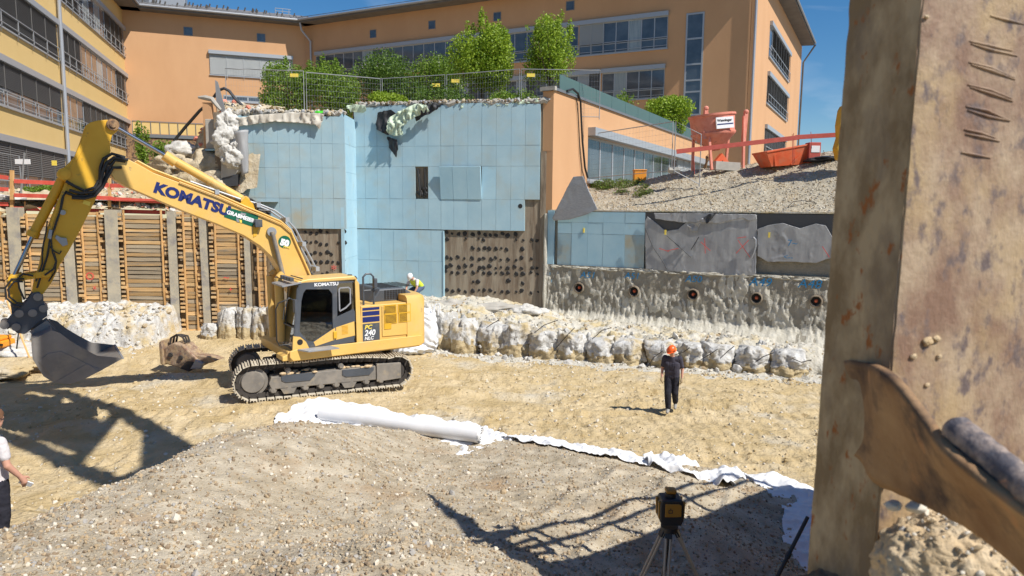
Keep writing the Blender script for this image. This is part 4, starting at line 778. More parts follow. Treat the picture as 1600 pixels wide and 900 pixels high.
eave(mw, 0, LM, back=7, rise=1.3, d0=-.6, d1=1.2)
pipe(mw, [(LM-.5, -1.2, ZE+.1), (LM+.35, -.15, ZE-.9), (LM+.35, -.15, 6.5)], .085)
pipe(mw, [(.6, -1.2, ZE+.1), (.6, -1.0, ZE-.6), (.9, -.15, ZE-1.5), (.9, -.15, 14)], .09)
# --- end face of the wing
eb = mw
def toM(P): return (Matrix.Translation(P.o-PM.o) @ Matrix.Rotation(P.rz, 4, 'Z')), None
def endobj(nm, mb, mt, parent=None, **k):
    o = obj(nm, mb, mt, eb if parent is None else parent, **k)
    return o
en = thing('building_gable', 'sunlit end of the orange building with dark shuttered windows beside the open sky', 'building', PE.o, PE.rz)
LE = PE.uz(1249, 150)[0]; m_ = MB(); m_.bx(.02, LE, .0, .4, 5, ZE); m_.bx(LE-.4, LE, .4, 12, 5, ZE); obj('wall', m_, M['facade'], en)
ea, eb_ = PE.uz(1201, 80)[0], PE.uz(1234, 80)[0]
for (t_, b_) in ((zA1, zA0), (zB1, zB0), (zB1-4.05, zB0-4.05)): winstrip(en, PE, ea, eb_, b_, t_, 8, kinds='pddddddd' if t_ > 19 else 'dddddddd', rail=True, blind_to=.12)
eave(en, 0, LE-.6, d0=1.2, d1=.5, out=1.2, back=6, rise=1.3)
pipe(en, [(LE, -1.3, ZE+.1), (LE+.05, -.2, ZE-1.6), (LE+.05, -.12, 5)], .09, 'eave')
# --- left wing facing us (sunlit)
lw = bld('orange_building', 'sunlit orange building wing with one wide closed shutter between the yellow building and the bushes', 'building', PLW)
LLW = PLW.uz(483, 100)[0]; m_ = MB(); m_.bx(0, LLW+.0, 0, .4, 5, ZE); obj('wall', m_, M['facade'], lw)
u0, z1 = PLW.uz(327, 84); u1 = PLW.uz(457, 90)[0]; z0 = PLW.uz(327, 116)[1]
winstrip(lw, PLW, u0, u1, z0, z1, 5, kinds='lllll', blind_to=0.02, rail=False, hproud=.3)
u0, z1 = PLW.uz(349, 148); u1 = PLW.uz(406, 150)[0]; z0 = PLW.uz(349, 158)[1]; winstrip(lw, PLW, u0, u1, z0, z1, 3, rail=False, header=False, sub=0, fr=.14)
for px, py in ((294, 49), (408, 59)): smallwin(lw, PLW, px, py, .75)
eave(lw, -.5, LLW+.3, out=1.2, rise=2.3, back=6.5, d0=0, d1=.2)
ub0 = PLW.uz(212, 205)[0]; ub1 = PLW.uz(322, 205)[0]; zr = PLW.uz(260, 213)[1]; m_ = MB(); m_.bx(ub0, ub1, -1.6, .0, zr-.3, zr); obj('balcony_slab', m_, M['alud'], lw)
m_ = MB(); n_ = 8
for i in range(n_+1): u = ub0+(ub1-ub0)*i/n_; m_.bar((u, -1.55, zr), (u, -1.55, zr+1.1), .05)
m_.bar((ub0, -1.55, zr+1.1), (ub1, -1.55, zr+1.1), .06); obj('balcony_railing', m_, M['alud'], lw)
m_ = MB(); m_.bx(ub0, ub1, -1.52, -1.50, zr+.05, zr+1.05); obj('balcony_infill', m_, M['yellow'], lw)
m_ = MB(); m_.bx(ub0-1, ub1, -1.5, -.02, 5, zr-.35); obj('plinth', m_, M['rusto'], lw)
for px, py, wd, hh_ in ((250, 5, 9, 3.4), (222, 7, 3, 2.2)):
    u, z = PLW.uz(px, py, 4); m_ = MB(); m_.bx(u-wd/4, u+wd/4, 3, 5.5, ZE, z+1.6); obj('roof_housing', m_, M['galv'], lw, bev=.03)
u, z = PLW.uz(440, 20, 4); m_ = MB()
for a in (0, .7, 1.3): m_.tube([(u-.6+a, 4, ZE+1.5), (u-.6+a, 4, z+.4)], .03, 5); m_.tube([(u-.6+a, 5, ZE+1.5), (u-.6+a, 5, z+.4)], .03, 5)
m_.bar((u-.6, 4, z+.4), (u+.9, 4, z+.4), .05); m_.bar((u-.6, 5, z+.4), (u+.9, 5, z+.4), .05); m_.bar((u-.6, 4, z-.1), (u+.9, 4, z-.1), .04); obj('roof_railing', m_, M['galv'], lw)
m_ = MB()
for i in range(34): u = random.uniform(1, LLW-1); y_ = random.uniform(0, 5); zc = ZE+.32+2.3*(y_+1.2)/7.7; m_.bar((u, y_, zc), (u+.12, y_-.1, zc+.35), .12, .06)
obj('snow_guards', m_, M['eave'], lw, kind='stuff')
# --- yellow building on the left
yb = bld('yellow_building', 'yellow rendered building with ribbon windows and dark venetian blinds at the left edge', 'building', PY)
LY = PY.uz(209.5, 100)[0]; m_ = MB(); m_.bx(-12, LY, 0, .4, 5, ZE); obj('wall', m_, M['yellow'], yb)
up = PY.uz(92, 100)[0]; us_ = PY.uz(8, 100)[0]; Z1 = PY.uz(92, 43)[1]; Z0 = PY.uz(92, 96)[1]
uR = PY.uz(206, 150)[0]
for lv in range(-2, 2):
    z1 = Z1+4.05*lv; z0 = z1-(Z1-Z0)*1.0
    kL = 'dddddddd' if lv >= 0 else 'dddddd'; bt_ = 0 if lv >= 0 else .42
    if lv == -2: z0 -= .6
    winstrip(yb, PY, -9, up-.25, z0, z1, 12, kinds=kL, blind_to=bt_, hz=.34)
    winstrip(yb, PY, up+.35, uR, z0, z1, 14, kinds={1: 'dddpbpbpddddwp', 0: 'dddwwwbpwwddww', -1: 'wwpdddddddddww', -2: 'ddpppddpppdddd'}[lv], blind_to=.0 if lv > -2 else .5, hz=.34)
pipe(yb, [(up, -1.2, ZE+.1), (up, -.25, ZE-1.0), (up, -.2, 6)], .11)
pipe(yb, [(LY-.5, -1.3, ZE+.1), (LY-.2, -.5, ZE-1.2), (LY+.02, -.25, ZE-2.2), (LY+.02, -.25, 9)], .12)
eave(yb, -12, LY+.3, out=1.5, rise=3, back=6)
# --- orange garden wall with ribbon windows (annex)
an = bld('annex', 'low orange annex wall with glass balustrade and ribbon windows receding behind the orange mixer', 'annex', PA)
zt = PA.uz(861, 139)[1]; LA = 29; hx0, hz1 = PA.uz(919, 212); hx1 = PA.uz(1100, 265)[0]+2; hz0 = hz1-1.95
m_ = MB(); m_.bx(0, hx0, 0, .35, 4.9, zt); m_.bx(hx0, LA, 0, .35, hz1, zt); m_.bx(hx0, LA, .0, .35, 4.9, hz0); m_.bx(hx0, LA, 1.5, 1.6, hz0, hz1); obj('wall', m_, M['facade'], an)
m_ = MB(); m_.T = PA and (Matrix.Rotation(-PA.rz, 4, 'Z') @ Matrix.Translation(PAE.o-PA.o) @ Matrix.Rotation(PAE.rz, 4, 'Z')); Le = (PA.o-PAE.o).length; m_.bx(0, Le, .0, .3, PAE.uz(850, 236)[1], zt); m_.bx(.02, Le-.0, .03, .3, 4.6, PAE.uz(850, 236)[1]); obj('end_wall', m_, M['facade'], an)
m_ = MB(); m_.bx(-.1, LA, -.08, .4, zt, zt+.10); obj('coping', m_, M['alud'], an)
m_ = MB(); m_.T = None; m_.bx(-.12, .06, -.1, .45, zt-.02, zt+.13); m_.T = Matrix.Rotation(-PA.rz, 4, 'Z') @ Matrix.Translation(PAE.o-PA.o) @ Matrix.Rotation(PAE.rz, 4, 'Z'); m_.bx(-.1, Le, -.1, .3, zt-.02, zt+.12); obj('coping_cap', m_, M['conc'], an)
gu = PA.uz(877, 120)[0]; n_ = 14
for i in range(n_): m_ = MB(); a = gu+(LA-1-gu)*i/n_; b = gu+(LA-1-gu)*(i+1)/n_-.03; m_.bx(a, b, .05, .07, zt+.1, zt+.1+PA.uz(877, 119)[1]-PA.uz(877, 148)[1]-.1); obj('glass_panel', m_, M['railg'], an)
winstrip(an, PA, hx0+.02, hx0+(hx1-hx0)*.62, hz0, hz1, 9, y=.1, kinds='pppppppp', hz=.35, hproud=.35, rail=False, sub=0, fr=.12)
winstrip(an, PA, hx0+(hx1-hx0)*.62+.05, hx1+3, hz0, hz1, 8, y=.1, kinds='l', hz=.35, hproud=.35, rail=False, blind_to=0)
pts = [(886, 142), (895, 139), (903, 146), (907, 158), (908, 180), (910, 220), (914, 262), (918, 277)]; m_ = MB(); m_.tube([(PA.uz(a, b, -.12)[0], -.12, PA.uz(a, b, -.12)[1]) for a, b in pts], .045, 8); hs = obj('hose', m_, M['hose'], None, smooth=True); place(hs, PA); tag(hs, 'black hose hanging down the orange annex wall', 'hose')
pts = [(900, 150), (903, 180), (906, 240), (910, 280)]; m_ = MB(); m_.tube([(PA.uz(a, b, -.05)[0], -.05, PA.uz(a, b, -.05)[1]) for a, b in pts], .015, 5); hs = obj('cable', m_, M['hose'], None, smooth=True); place(hs, PA); tag(hs, 'thin cable beside the black hose on the annex wall', 'cable')
# antenna cluster on the roof
u, z = PM.uz(690, -2, 3); at_ = thing('antenna_mast', 'cluster of white mobile phone antennas on the roof', 'antenna', PM.w(u, 3, ZE+1.5)); m_ = MB(); m_.tube([(0, 0, 0), (0, 0, 4.4)], .08, 6); obj('mast', m_, M['galv'], at_)
for i, (dx, dy) in enumerate(((-1.1, 0), (-.7, .3), (-.2, -.3), (.3, .2), (.8, 0), (1.2, .2))): m_ = MB(); m_.bx(dx-.12, dx+.12, dy-.06, dy+.06, 2.2, 4.0); m_.bar((0, 0, 2.8), (dx, dy, 2.8), .05); obj('antenna_panel', m_, M['wht'], at_)
# ================================================================== excavator
GX = .27                                        # ground height under the machine
exc = thing('excavator', 'large yellow crawler excavator with its arm reaching left and bucket hanging above the ground', 'excavator', (-5.4, 18.95, GX), 0)
LABS = {}
def sub(nm, rz): o = bpy.data.objects.new(nm, None); o.empty_display_size = .2; COL.objects.link(o); return o
UR = R(215); TR = R(204.2)
Ru = Matrix.Rotation(UR, 4, 'Z'); Rt = Matrix.Rotation(TR, 4, 'Z'); C0 = Vector((-5.4, 18.95, GX))
Fw = Ru @ Vector((1, 0, 0)); Lf = Ru @ Vector((0, 1, 0))
def E(px, py, yl=0.0):            # pixel -> (forward, up) on the vertical plane at lateral offset yl of the upper body
    r = ray(px, py); o = C0+Lf*yl; t = (o-CAM).dot(Lf)/r.dot(Lf); p = CAM+r*t-C0; return (p.dot(Fw), p.z)
def up(nm, mb, mt, parent=None, **k):
    o = obj(nm, mb, mt, parent or exc, **k)
    if parent is None: o.rotation_euler = (0, 0, UR)
    return o
def upoly(pxs, yl): return [E(a, b, yl) for a, b in pxs]
# --- undercarriage
def trackpath(L=3.72, r0=.44, r1=.40, zc0=.47, zc1=.44, sagn=.05):
    pts = []; n = 14                          # front idler at +x
    for i in range(n+1): a = -math.pi/2+math.pi*i/n; pts.append((L/2+r0*math.cos(a), zc0+r0*math.sin(a)))
    m_ = 22
    for i in range(1, m_): t = i/m_; x = L/2-L*t; z = (zc0+r0)*(1-t)+(zc1+r1)*t-sagn*(1-abs(math.cos(t*math.pi*1.5)))*.9+.05*math.sin(t*math.pi); pts.append((x, z))
    for i in range(n+1): a = math.pi/2+math.pi*i/n; pts.append((-L/2+r1*math.cos(a), zc1+r1*math.sin(a)))
    for i in range(1, m_): t = i/m_; pts.append((-L/2+L*t, (zc1-r1)*(1-t)+(zc0-r0)*t))
    return pts
def resample(pts, n):
    P = [Vector((a, b)) for a, b in pts]+[Vector(pts[0])]; D = [0]
    for i in range(len(P)-1): D.append(D[-1]+(P[i+1]-P[i]).length)
    out = []; j = 0
    for k in range(n):
        d = D[-1]*k/n
        while D[j+1] < d: j += 1
        t = (d-D[j])/(D[j+1]-D[j]); p = P[j].lerp(P[j+1], t); out.append((p, (P[j+1]-P[j]).normalized()))
    return out
sh = MB(); w2 = .27; sh.bx(-.088, .088, -w2, w2, 0, .02)
for q in (-.075, 0, .07): sh.bx(q-.011, q+.011, -w2, w2, .0201, .052)
shoe = mesh('track_shoe', sh.v, sh.f, M['track'])
lk = MB(); lk.bx(-.085, .085, -.13, -.07, -.13, -.001); lk.bx(-.085, .085, .07, .13, -.13, -.001); lk.tube([(-.09, -.14, -.07), (-.09, .14, -.07)], .032, 6); lkm = mesh('track_link', lk.v, lk.f, M['trackd'])
whl = [(1.86, .47, .375), (-1.86, .44, .36)]
for side, yc in (('near', 1.12), ('far', -1.12)):
    tp = resample(trackpath(), 49); Tt = lambda x, y, z: Rt @ Vector((x, y, z))
    for k, (p, t) in enumerate(tp):
        ang = math.atan2(t.y, t.x); nx = Vector((math.cos(ang), 0, math.sin(ang)))
        Mx = Rt @ Matrix.Translation((p.x, yc, p.y)) @ Matrix.Rotation(-ang+math.pi, 4, 'Y')
        o = bpy.data.objects.new('track_shoe', shoe); link(o, exc); o.matrix_local = Mx
        l_ = bpy.data.objects.new('track_link', lkm); link(l_, o)
    def tr(nm, mb, mt, par=None, **k):
        o = obj(nm, mb, mt, par or exc, **k)
        if par is None: o.rotation_euler = (0, 0, TR)
        return o
    s = 1 if yc > 0 else -1; yo = yc+s*.0; 
    fr = MB(); yn, yf = yc-.20, yc+.20
    fr.prism([(-1.28, .24), (1.42, .24), (1.48, .40), (1.42, .56), (.95, .58), (.2, .60), (-.6, .62), (-1.28, .62)], yn, yf); f_ = tr('track_frame', fr, M['frame'], bev=.02)
    fr = MB(); fr.prism([(-1.98, .22), (-1.30, .18), (-1.30, .68), (-1.98, .66)], yn-.01, yf+.01); tr('final_drive_guard', fr, M['frame'], f_, bev=.015)
    for x0 in (.75, -.80):
        fr = MB(); fr.prism([(x0-.42, .60), (x0+.42, .60), (x0+.42, .46), (x0+.32, .40), (x0-.30, .40), (x0-.42, .52)], (yf+.001 if s > 0 else yn-.02), (yf+.02 if s > 0 else yn-.001))
        tr('step_recess', fr, M['dgrey'], f_)
    fr = MB()
    for x0 in (.75, -.80):
        for q in range(26): fr.sphere((x0+random.uniform(-.42, .42), yc+random.uniform(-.1, .22)*s, .615+random.uniform(-.01, .04)), random.uniform(.03, .07), 6, 4, (1.4, 1, .6))
    tr('mud', fr, M['dirt'], f_, smooth=True, kind='stuff')
    iw = MB(); iw.cyl((1.86, yc-.10, .47), (1.86, yc+.10, .47), .37, 28); iw.cyl((1.86, yc+.101, .47), (1.86, yc+.16, .47), .30, 28, .27); iw.cyl((1.86, yc-.16, .47), (1.86, yc-.101, .47), .27, 28, .30); tr('idler_wheel', iw, M['frame'], smooth=True)
    iw = MB(); iw.cyl((-1.86, yc-.08, .44), (-1.86, yc+.08, .44), .29, 24); iw.cyl((-1.86, yc-.19, .44), (-1.86, yc+.19, .44), .22, 20)
    for k in range(21): a = 2*math.pi*k/21; iw.bar((-1.86+.27*math.cos(a), yc, .44+.27*math.sin(a)), (-1.86+.345*math.cos(a), yc, .44+.345*math.sin(a)), .06, .05)
    tr('drive_sprocket', iw, M['trackd'])
    for k in range(8): x = -1.42+k*.40; rl = MB(); rl.cyl((x, yc-.18, .215), (x, yc+.18, .215), .088, 14); rl.cyl((x, yc+.181, .215), (x, yc+.215, .215), .06, 12); rl.cyl((x, yc-.10, .215), (x, yc-.06, .215), .115, 14); rl.cyl((x, yc+.06, .215), (x, yc+.10, .215), .115, 14); tr('track_roller', rl, M['frame'], smooth=True)
    for x in (1.0, -.35, ): rl = MB(); rl.cyl((x, yc-.12, .70), (x, yc+.20, .70), .075, 14); rl.cyl((x, yc+.201, .70), (x, yc+.23, .70), .05, 10); tr('carrier_roller', rl, M['frame'], smooth=True)
    gd = MB()
    for x in (1.0, -.55): gd.prism([(x-.2, .24), (x+.2, .24), (x+.12, .10), (x-.12, .10)], yf-.03, yf+.02)
    tr('track_guard', gd, M['frame'], f_)
cb = MB(); cb.bx(-1.0, 1.0, -.95, .95, .42, .80); cb.cyl((0, 0, .80), (0, 0, 1.02), .62, 32)
for sx in (1, -1):
    for sy in (1, -1): cb.bar((sx*.4, sy*.4, .62), (sx*1.15, sy*1.0, .50), .45, .28)
o = obj('car_body', cb, M['trackd'], exc, bev=.02); o.rotation_euler = (0, 0, TR)
# --- upper body
y1, y0 = 1.36, -1.36; zb = 1.10
d_ = MB(); d_.prism([(-2.45, .98), (1.25, .98), (1.25, 1.20), (1.1, 1.25), (-2.45, 1.25)], -1.33, y1-.01); up('deck', d_, M['ylw'], bev=.02)
sk = MB(); sk.prism([(-2.48, 1.02), (1.18, 1.00), (1.26, 1.10), (1.26, 1.26), (1.1, 1.29), (-2.48, 1.31)], y1-.009, y1+.045); up('side_skirt', sk, M['ylw'], bev=.015)
zt_ = E(620, 474, y1)[1]; x_c = E(564, 470, y1)[0]; xd0, xd1 = E(597, 470, y1)[0], E(649, 470, y1)[0]
h_ = MB(); h_.prism([(-2.05, 1.25), (x_c-.0, 1.25), (x_c, zt_), (-2.05, zt_)], .42, y1-.03); up('side_housing', h_, M['ylw'], bev=.02)
h_ = MB(); h_.prism([(-2.05, 1.25), (.55, 1.25), (.55, 2.0), (.2, 2.1), (-2.05, zt_-.05)], -1.33, -.50); up('tank_housing', h_, M['ylw'], bev=.03)
h_ = MB(); h_.prism([(-2.05, 1.25), (-.5, 1.25), (-.5, zt_-.02), (-2.05, zt_-.02)], -.499, .419); up('engine_deck', h_, M['ylw'], bev=.02)
cw = MB(); prof = []; n_ = 16; vs = []; fs = []
for zi, (z, ins) in enumerate(((.98, .06), (1.05, 0), (2.30, 0), (2.40, .03), (2.46, .12))):
    for i in range(n_+1): a = -math.pi/2+math.pi*i/n_; yy = -(1.37-ins)*math.copysign(abs(math.sin(a))**.55, math.sin(a))*-1; xx = -2.15-(.68-ins)*abs(math.cos(a))**.55; vs.append((xx, yy, z))
    vs.append((-2.05, 1.37-ins, z)); vs.append((-2.05, -(1.37-ins), z))
cols = n_+3
for zi in range(4):
    for i in range(cols): a = zi*cols+i; b = zi*cols+(i+1) % cols; fs.append((a, b, b+cols, a+cols))
fs.append(tuple(range(4*cols, 5*cols))); fs.append(tuple(range(cols-1, -1, -1))); cw.add(vs, fs); up('counterweight', cw, M['ylw'], smooth=True, ang=.5)
# door with four grilles
dr = MB(); dr.prism([(xd1, 1.36), (xd0, 1.38), (xd0, zt_-.05), (xd1, zt_-.05)], y1-.029, y1-.005); dr_ = up('engine_door', dr, M['ylw'], bev=.008)
for (a, b, c, d) in ((601, 618, 478, 488), (623, 640.5, 476.5, 486.5), (601.5, 619, 492, 503.5), (624, 640.5, 490.5, 501)):
    xa, za = E(a, c, y1); xb, zb2 = E(b, d, y1); g = MB(); g.bx(xb, xa, y1-.004, y1-.001, zb2, za); g_ = obj('grille', g, M['dark'], dr_); s_ = MB(); zz = zb2+.02
    while zz < za: s_.bx(xb, xa, y1-.0005, y1+.008, zz, zz+.014); zz += .033
    s_.ring([(xb-.02, zb2-.02), (xa+.02, zb2-.02), (xa+.02, za+.02), (xb-.02, za+.02)], [(xb, zb2), (xa, zb2), (xa, za), (xb, za)], y1-.004, y1+.012); obj('slats', s_, M['ylwarm'], g_)
xa, za = E(600, 505.5, y1); g = MB(); g.bx(xa-.22, xa, y1-.004, y1+.01, za-.17, za); obj('latch', g, M['ylwarm'], dr_, bev=.01)
# stripe panel and model panel
xa, xb = E(567, 490, y1)[0], E(593.5, 490, y1)[0]
for (t_, b_) in ((480.5, 484.5), (486.5, 493), (495, 503)): g = MB(); g.bx(xb, xa, y1-.029, y1-.022, E(580, b_, y1)[1], E(580, t_, y1)[1]); up('stripe', g, M['navy'])
g = MB(); zc, zd = E(580, 533, y1)[1], E(580, 505.5, y1)[1]; g.bx(xb, xa, y1-.029, y1-.022, zc, zd); mp_ = up('model_panel', g, M['dgrey'])
RX = Matrix(((-1, 0, 0), (0, 0, 1), (0, 1, 0)))     # reading direction towards -x, facing +y
def etext(s, px, py, sz, mt, yl, nm='lettering', par=None, sx=1, slope=None, **k):
    x, z = E(px, py, yl); o = text(s, sz, mt, par or exc, (0, 0, 0), (0, 0, 0), name=nm, **k)
    mm = RX.to_4x4()
    if slope is not None:
        x2, z2 = E(*slope, yl); a = math.atan2(z2-z, -(x2-x)); mm = mm @ Matrix.Rotation(a, 4, 'Z')
    mm = Matrix.Translation((x, yl, z)) @ mm @ Matrix.Diagonal((sx, 1, 1, 1))
    o.matrix_local = mm if par else Ru @ mm; return o
etext('PC', 569.5, 514.6, .155, M['yel'], y1-.018, shear=.25, bold=.004, sx=1.1); etext('240', 569.5, 524.8, .215, M['wht'], y1-.018, shear=.2, bold=.005, sx=.95); etext('NLC', 569.5, 531.6, .125, M['wht'], y1-.018, shear=.2, bold=.003, sx=1.05)
# engine hood
xa, xb = E(589, 452, .5)[0], E(635, 455, .5)[0]; hd = MB(); hd.prism([(xb-.1, zt_-.03), (xa+.35, zt_-.03), (xa+.05, zt_+.36), (xb+.25, zt_+.36), (xb-.02, zt_+.2)], -.75, .80); hd_ = up('engine_hood', hd, M['dgrey'], bev=.05)
g = MB()
for i in range(8):
    for j in range(5): x = xa-.12-i*.085; z = zt_+.075+j*.055; g.bx(x-.03, x+.03, .801, .812, z-.018, z+.018)
up('hood_vents', g, M['black'], kind='stuff')
g = MB()
for i in range(9): g.bx(xa-.165-i*.12, xa-.105-i*.12, -.6, .6, zt_+.361, zt_+.37)
up('hood_louvres', g, M['black'])
hr = MB(); xa, z_ = E(568, 477, 1.2); xb = E(584, 477, 1.2)[0]; ztp = E(575, 428, 1.2)[1]; hr.tube([(xa, 1.2, zt_), (xa, 1.2, ztp-.08), (xa-.08, 1.2, ztp), (xb+.08, 1.2, ztp), (xb, 1.2, ztp-.08), (xb, 1.2, zt_)], .028, 6); hr.tube([(xa, 1.2, ztp-.45), (xb, 1.2, ztp-.45)], .02, 6); up('handrail', hr, M['dgrey'], smooth=True)
hr = MB(); xa2 = E(503, 440, -.9)[0]; hr.tube([(.35, -1.2, 2.0), (.35, -1.2, 2.9), (.1, -1.2, 3.0), (-.2, -1.2, 3.0), (-.3, -1.2, 2.9), (-.3, -1.2, 2.1)], .025, 6); up('handrail', hr, M['dgrey'], smooth=True)
mi_ = MB(); mi_.bx(xb-.06, xb+.04, 1.22, 1.34, ztp-.38, ztp-.12); up('mirror', mi_, M['dgrey'], bev=.02)
for x in (.2, -.3): g = MB(); g.tube([(-1.3+x, -.2, zt_), (-1.3+x, -.2, zt_+.55), (-1.4+x, -.2, zt_+.62)], .06, 8); up('exhaust_stub', g, M['dgrey'], smooth=True) if x > 0 else None
# --- cab
cz0 = 1.25; cz1 = E(500, 437, y1)[1]; cxf = E(460, 520, y1)[0]; cxt = E(467, 450, y1)[0]; cxr = E(566, 500, y1)[0]; yi = .40
def cp_(a, b): return E(a, b, y1)
A_ = cp_(460, 546); out_ = [cp_(459.5, 545), cp_(460, 520), cp_(464, 455), cp_(468, 446), cp_(476, 441), cp_(545, 438.5), cp_(553, 440), cp_(556, 447), cp_(557, 470), cp_(556, 530)]
zbt = cz0
# side frame pieces (near side)
def side(nm, pxs, mt, a=0, b=.03, yl=y1, par=None, **k): m_ = MB(); m_.prism([E(p[0], p[1], y1) for p in pxs], yl-b, yl+a); return up(nm, m_, mt, par, **k)
cabf = side('cab_frame', [(459.5, 546), (459.5, 525), (464, 452), (469, 443), (477, 441.5), (478, 452), (474, 458), (471, 470), (468, 518), (481, 533.5), (489, 534), (520, 514), (519.5, 459), (514, 452), (478, 452), (477, 441.5), (524, 440), (525, 515), (491, 541), (482, 545)], M['dgrey'], b=.06)
side('cab_pillar', [(519.5, 447), (524.5, 440), (525, 541), (521, 541)], M['dgrey'], a=.004, b=.06)
side('cab_pillar', [(524.5, 440), (552, 439), (553, 441), (527, 443), (527, 495), (553, 483), (553.5, 486), (525, 500)], M['dgrey'], b=.05)
side('cab_sill', [(524.5, 499), (554.5, 485.5), (555, 503), (524.5, 519)], M['dgrey'], a=.002, b=.05)
side('door_glass', [(474, 457), (478, 451), (514, 451), (519.8, 458), (520, 514), (489, 534), (481, 534), (467, 518), (470, 470)], M['glass'], a=-.03, b=.04)
side('rear_side_glass', [(527, 442), (551, 440.5), (553, 483), (527, 495)], M['glass'], a=-.02, b=.03)
side('window_inner_frame', [(530, 486), (529, 452), (531, 449), (545, 448), (548.5, 451), (549, 474), (541, 482), (531, 487.5), (531.5, 485), (540, 480), (547, 473), (546.5, 452), (544.5, 450), (532, 451), (531, 454), (532, 485)], M['meml'], a=-.008, b=.018)
side('door_panel', [(490, 534.5), (523.5, 512), (524, 530.5), (493, 541)], M['ylw'], a=.008, b=.02)
side('door_panel', [(525, 511.5), (553.5, 502), (554.5, 524), (525, 531)], M['ylw'], a=.006, b=.02)
side('lower_band', [(489, 541.5), (524, 531), (554.5, 524.5), (553, 534), (500, 545.5), (483, 546)], M['dgrey'], a=.002, b=.03)
side('front_panel', [(457, 547), (458, 525.5), (469, 526.5), (478, 534), (484, 546)], M['ylw'], a=.012, b=.03)
g = MB(); x, z = E(468.5, 534.5, y1); g.cyl((x, y1+.01, z), (x, y1+.018, z), .075, 16); o = up('vent', g, M['black'])
g = MB(); x, z = E(534, 517, y1)
for i in range(7): g.bx(x-.17, x, y1+.006, y1+.014, z+.12-i*.035, z+.135-i*.035)
up('door_vent', g, M['ylwarm']); g = MB(); x, z = E(523, 523, y1); g.bx(x-.05, x+.05, y1+.005, y1+.045, z-.10, z+.1); up('door_handle', g, M['ylwarm'], bev=.02)
g = MB(); g.prism([(cxr+.02, 1.25), (E(556, 440, y1)[0], 1.25), (E(556, 440, y1)[0]+.02, cz1-.1), (E(556, 440, y1)[0], cz1-.02), (cxr+.16, cz1-.03), (cxr+.07, cz1-.15)], yi, y1-.002); up('cab_rear_column', g, M['ylw'], bev=.03)
rf_ = MB(); rx0 = E(560, 440, y1)[0]; rf_.prism([(rx0, cz1-.06), (cxt+.05, cz1-.09), (cxt+.02, cz1-.02), (cxt-.25, cz1+.03), (rx0+.1, cz1+.05)], yi-.02, y1-.03); up('cab_roof', rf_, M['ylw'], bev=.03)
bk_ = MB(); bk_.bx(rx0+.02, rx0+.06, yi, y1-.07, 1.25, cz1-.1); bk_.bx(rx0, cxf, yi, y1-.07, 1.25, 1.30); up('cab_shell', bk_, M['ind'])
fp = MB(); fp.bar((cxf-.02, yi+.03, 1.25), (cxt-.05, yi+.03, cz1-.08), .06); fp.bar((cxf-.03, yi+.03, 1.28), (cxf-.03, y1-.03, 1.28), .07); fp.bar((cxt-.03, yi+.03, cz1-.1), (cxt-.03, y1-.03, cz1-.1), .08); fp.bar((cxf+.0, yi+.03, 1.85), (cxf+.0, y1-.03, 1.85), .03); fp.bar((rx0+.05, yi+.03, 1.3), (rx0+.05, yi+.03, cz1-.08), .09); fp.bar((rx0+.05, yi+.03, cz1-.09), (cxt-.05, yi+.03, cz1-.09), .08); fp.bx(rx0, cxf, yi, yi+.03, 1.25, 2.02); fp.bx(rx0, cxf-.1, yi+.03, y1-.08, 1.30, 1.34); fp.bar((cxf-.01, y1-.03, 1.25), (cxt-.03, y1-.03, cz1-.1), .07)
up('cab_front_frame', fp, M['dgrey'])
gl = MB(); gl.add([(cxf+.005, yi+.05, 1.30), (cxf+.005, y1-.06, 1.30), (cxt-.02, y1-.06, cz1-.12), (cxt-.02, yi+.05, cz1-.12)], [(0, 1, 2, 3)]); gl.add([(rx0+.1, yi+.02, 2.0), (cxf-.05, yi+.02, 2.0), (cxt-.05, yi+.02, cz1-.12), (rx0+.1, yi+.02, cz1-.12)], [(0, 1, 2, 3)]); up('windscreen', gl, M['glass'])
vz = MB(); vz.prism([(cxt-.06, cz1-.03), (cxt+.42, cz1-.10), (cxt+.42, cz1-.14), (cxt-.06, cz1-.07)], yi+.05, y1+.02); up('rain_visor', vz, M['meml'])
lt = MB()
for i in range(4): lt.bx(cxt+.12, cxt+.22, yi+.12+i*.23, yi+.28+i*.23, cz1-.01, cz1+.09)
lt.bar((cxt-.1, yi, cz1+.05), (cxt-.1, y1, cz1+.05), .03); lt.bar((cxt+.18, yi, cz1), (cxt+.18, y1, cz1), .03); up('work_lights', lt, M['dgrey'], bev=.01)
x, z = E(548, 434, y1-.2); g = MB(); g.cyl((x, 1.1, cz1), (x, 1.1, cz1+.07), .06, 10); up('beacon_socket', g, M['dgrey'])
mr = MB(); x, z = E(462, 477, y1+.1); mr.bx(x-.02, x+.05, y1+.03, y1+.20, z-.18, z+.15); mr.tube([(x, y1+.1, z+.1), (x+.18, y1+.12, z+.22), (x+.28, y1+.05, z-.1), (x+.3, y1, z-.35)], .012, 5); up('mirror', mr, M['dgrey'], bev=.02)
hr = MB(); hx = E(424, 470, y1-.4)[0]; hr.tube([(cxf+.06, y1-.1, 2.6), (cxf+.35, y1-.1, 2.5), (cxf+.42, y1-.1, 2.35), (cxf+.42, y1-.1, 1.55), (cxf+.36, y1-.1, 1.42), (cxf+.06, y1-.1, 1.42)], .018, 6); up('grab_rail', hr, M['hose'], smooth=True)
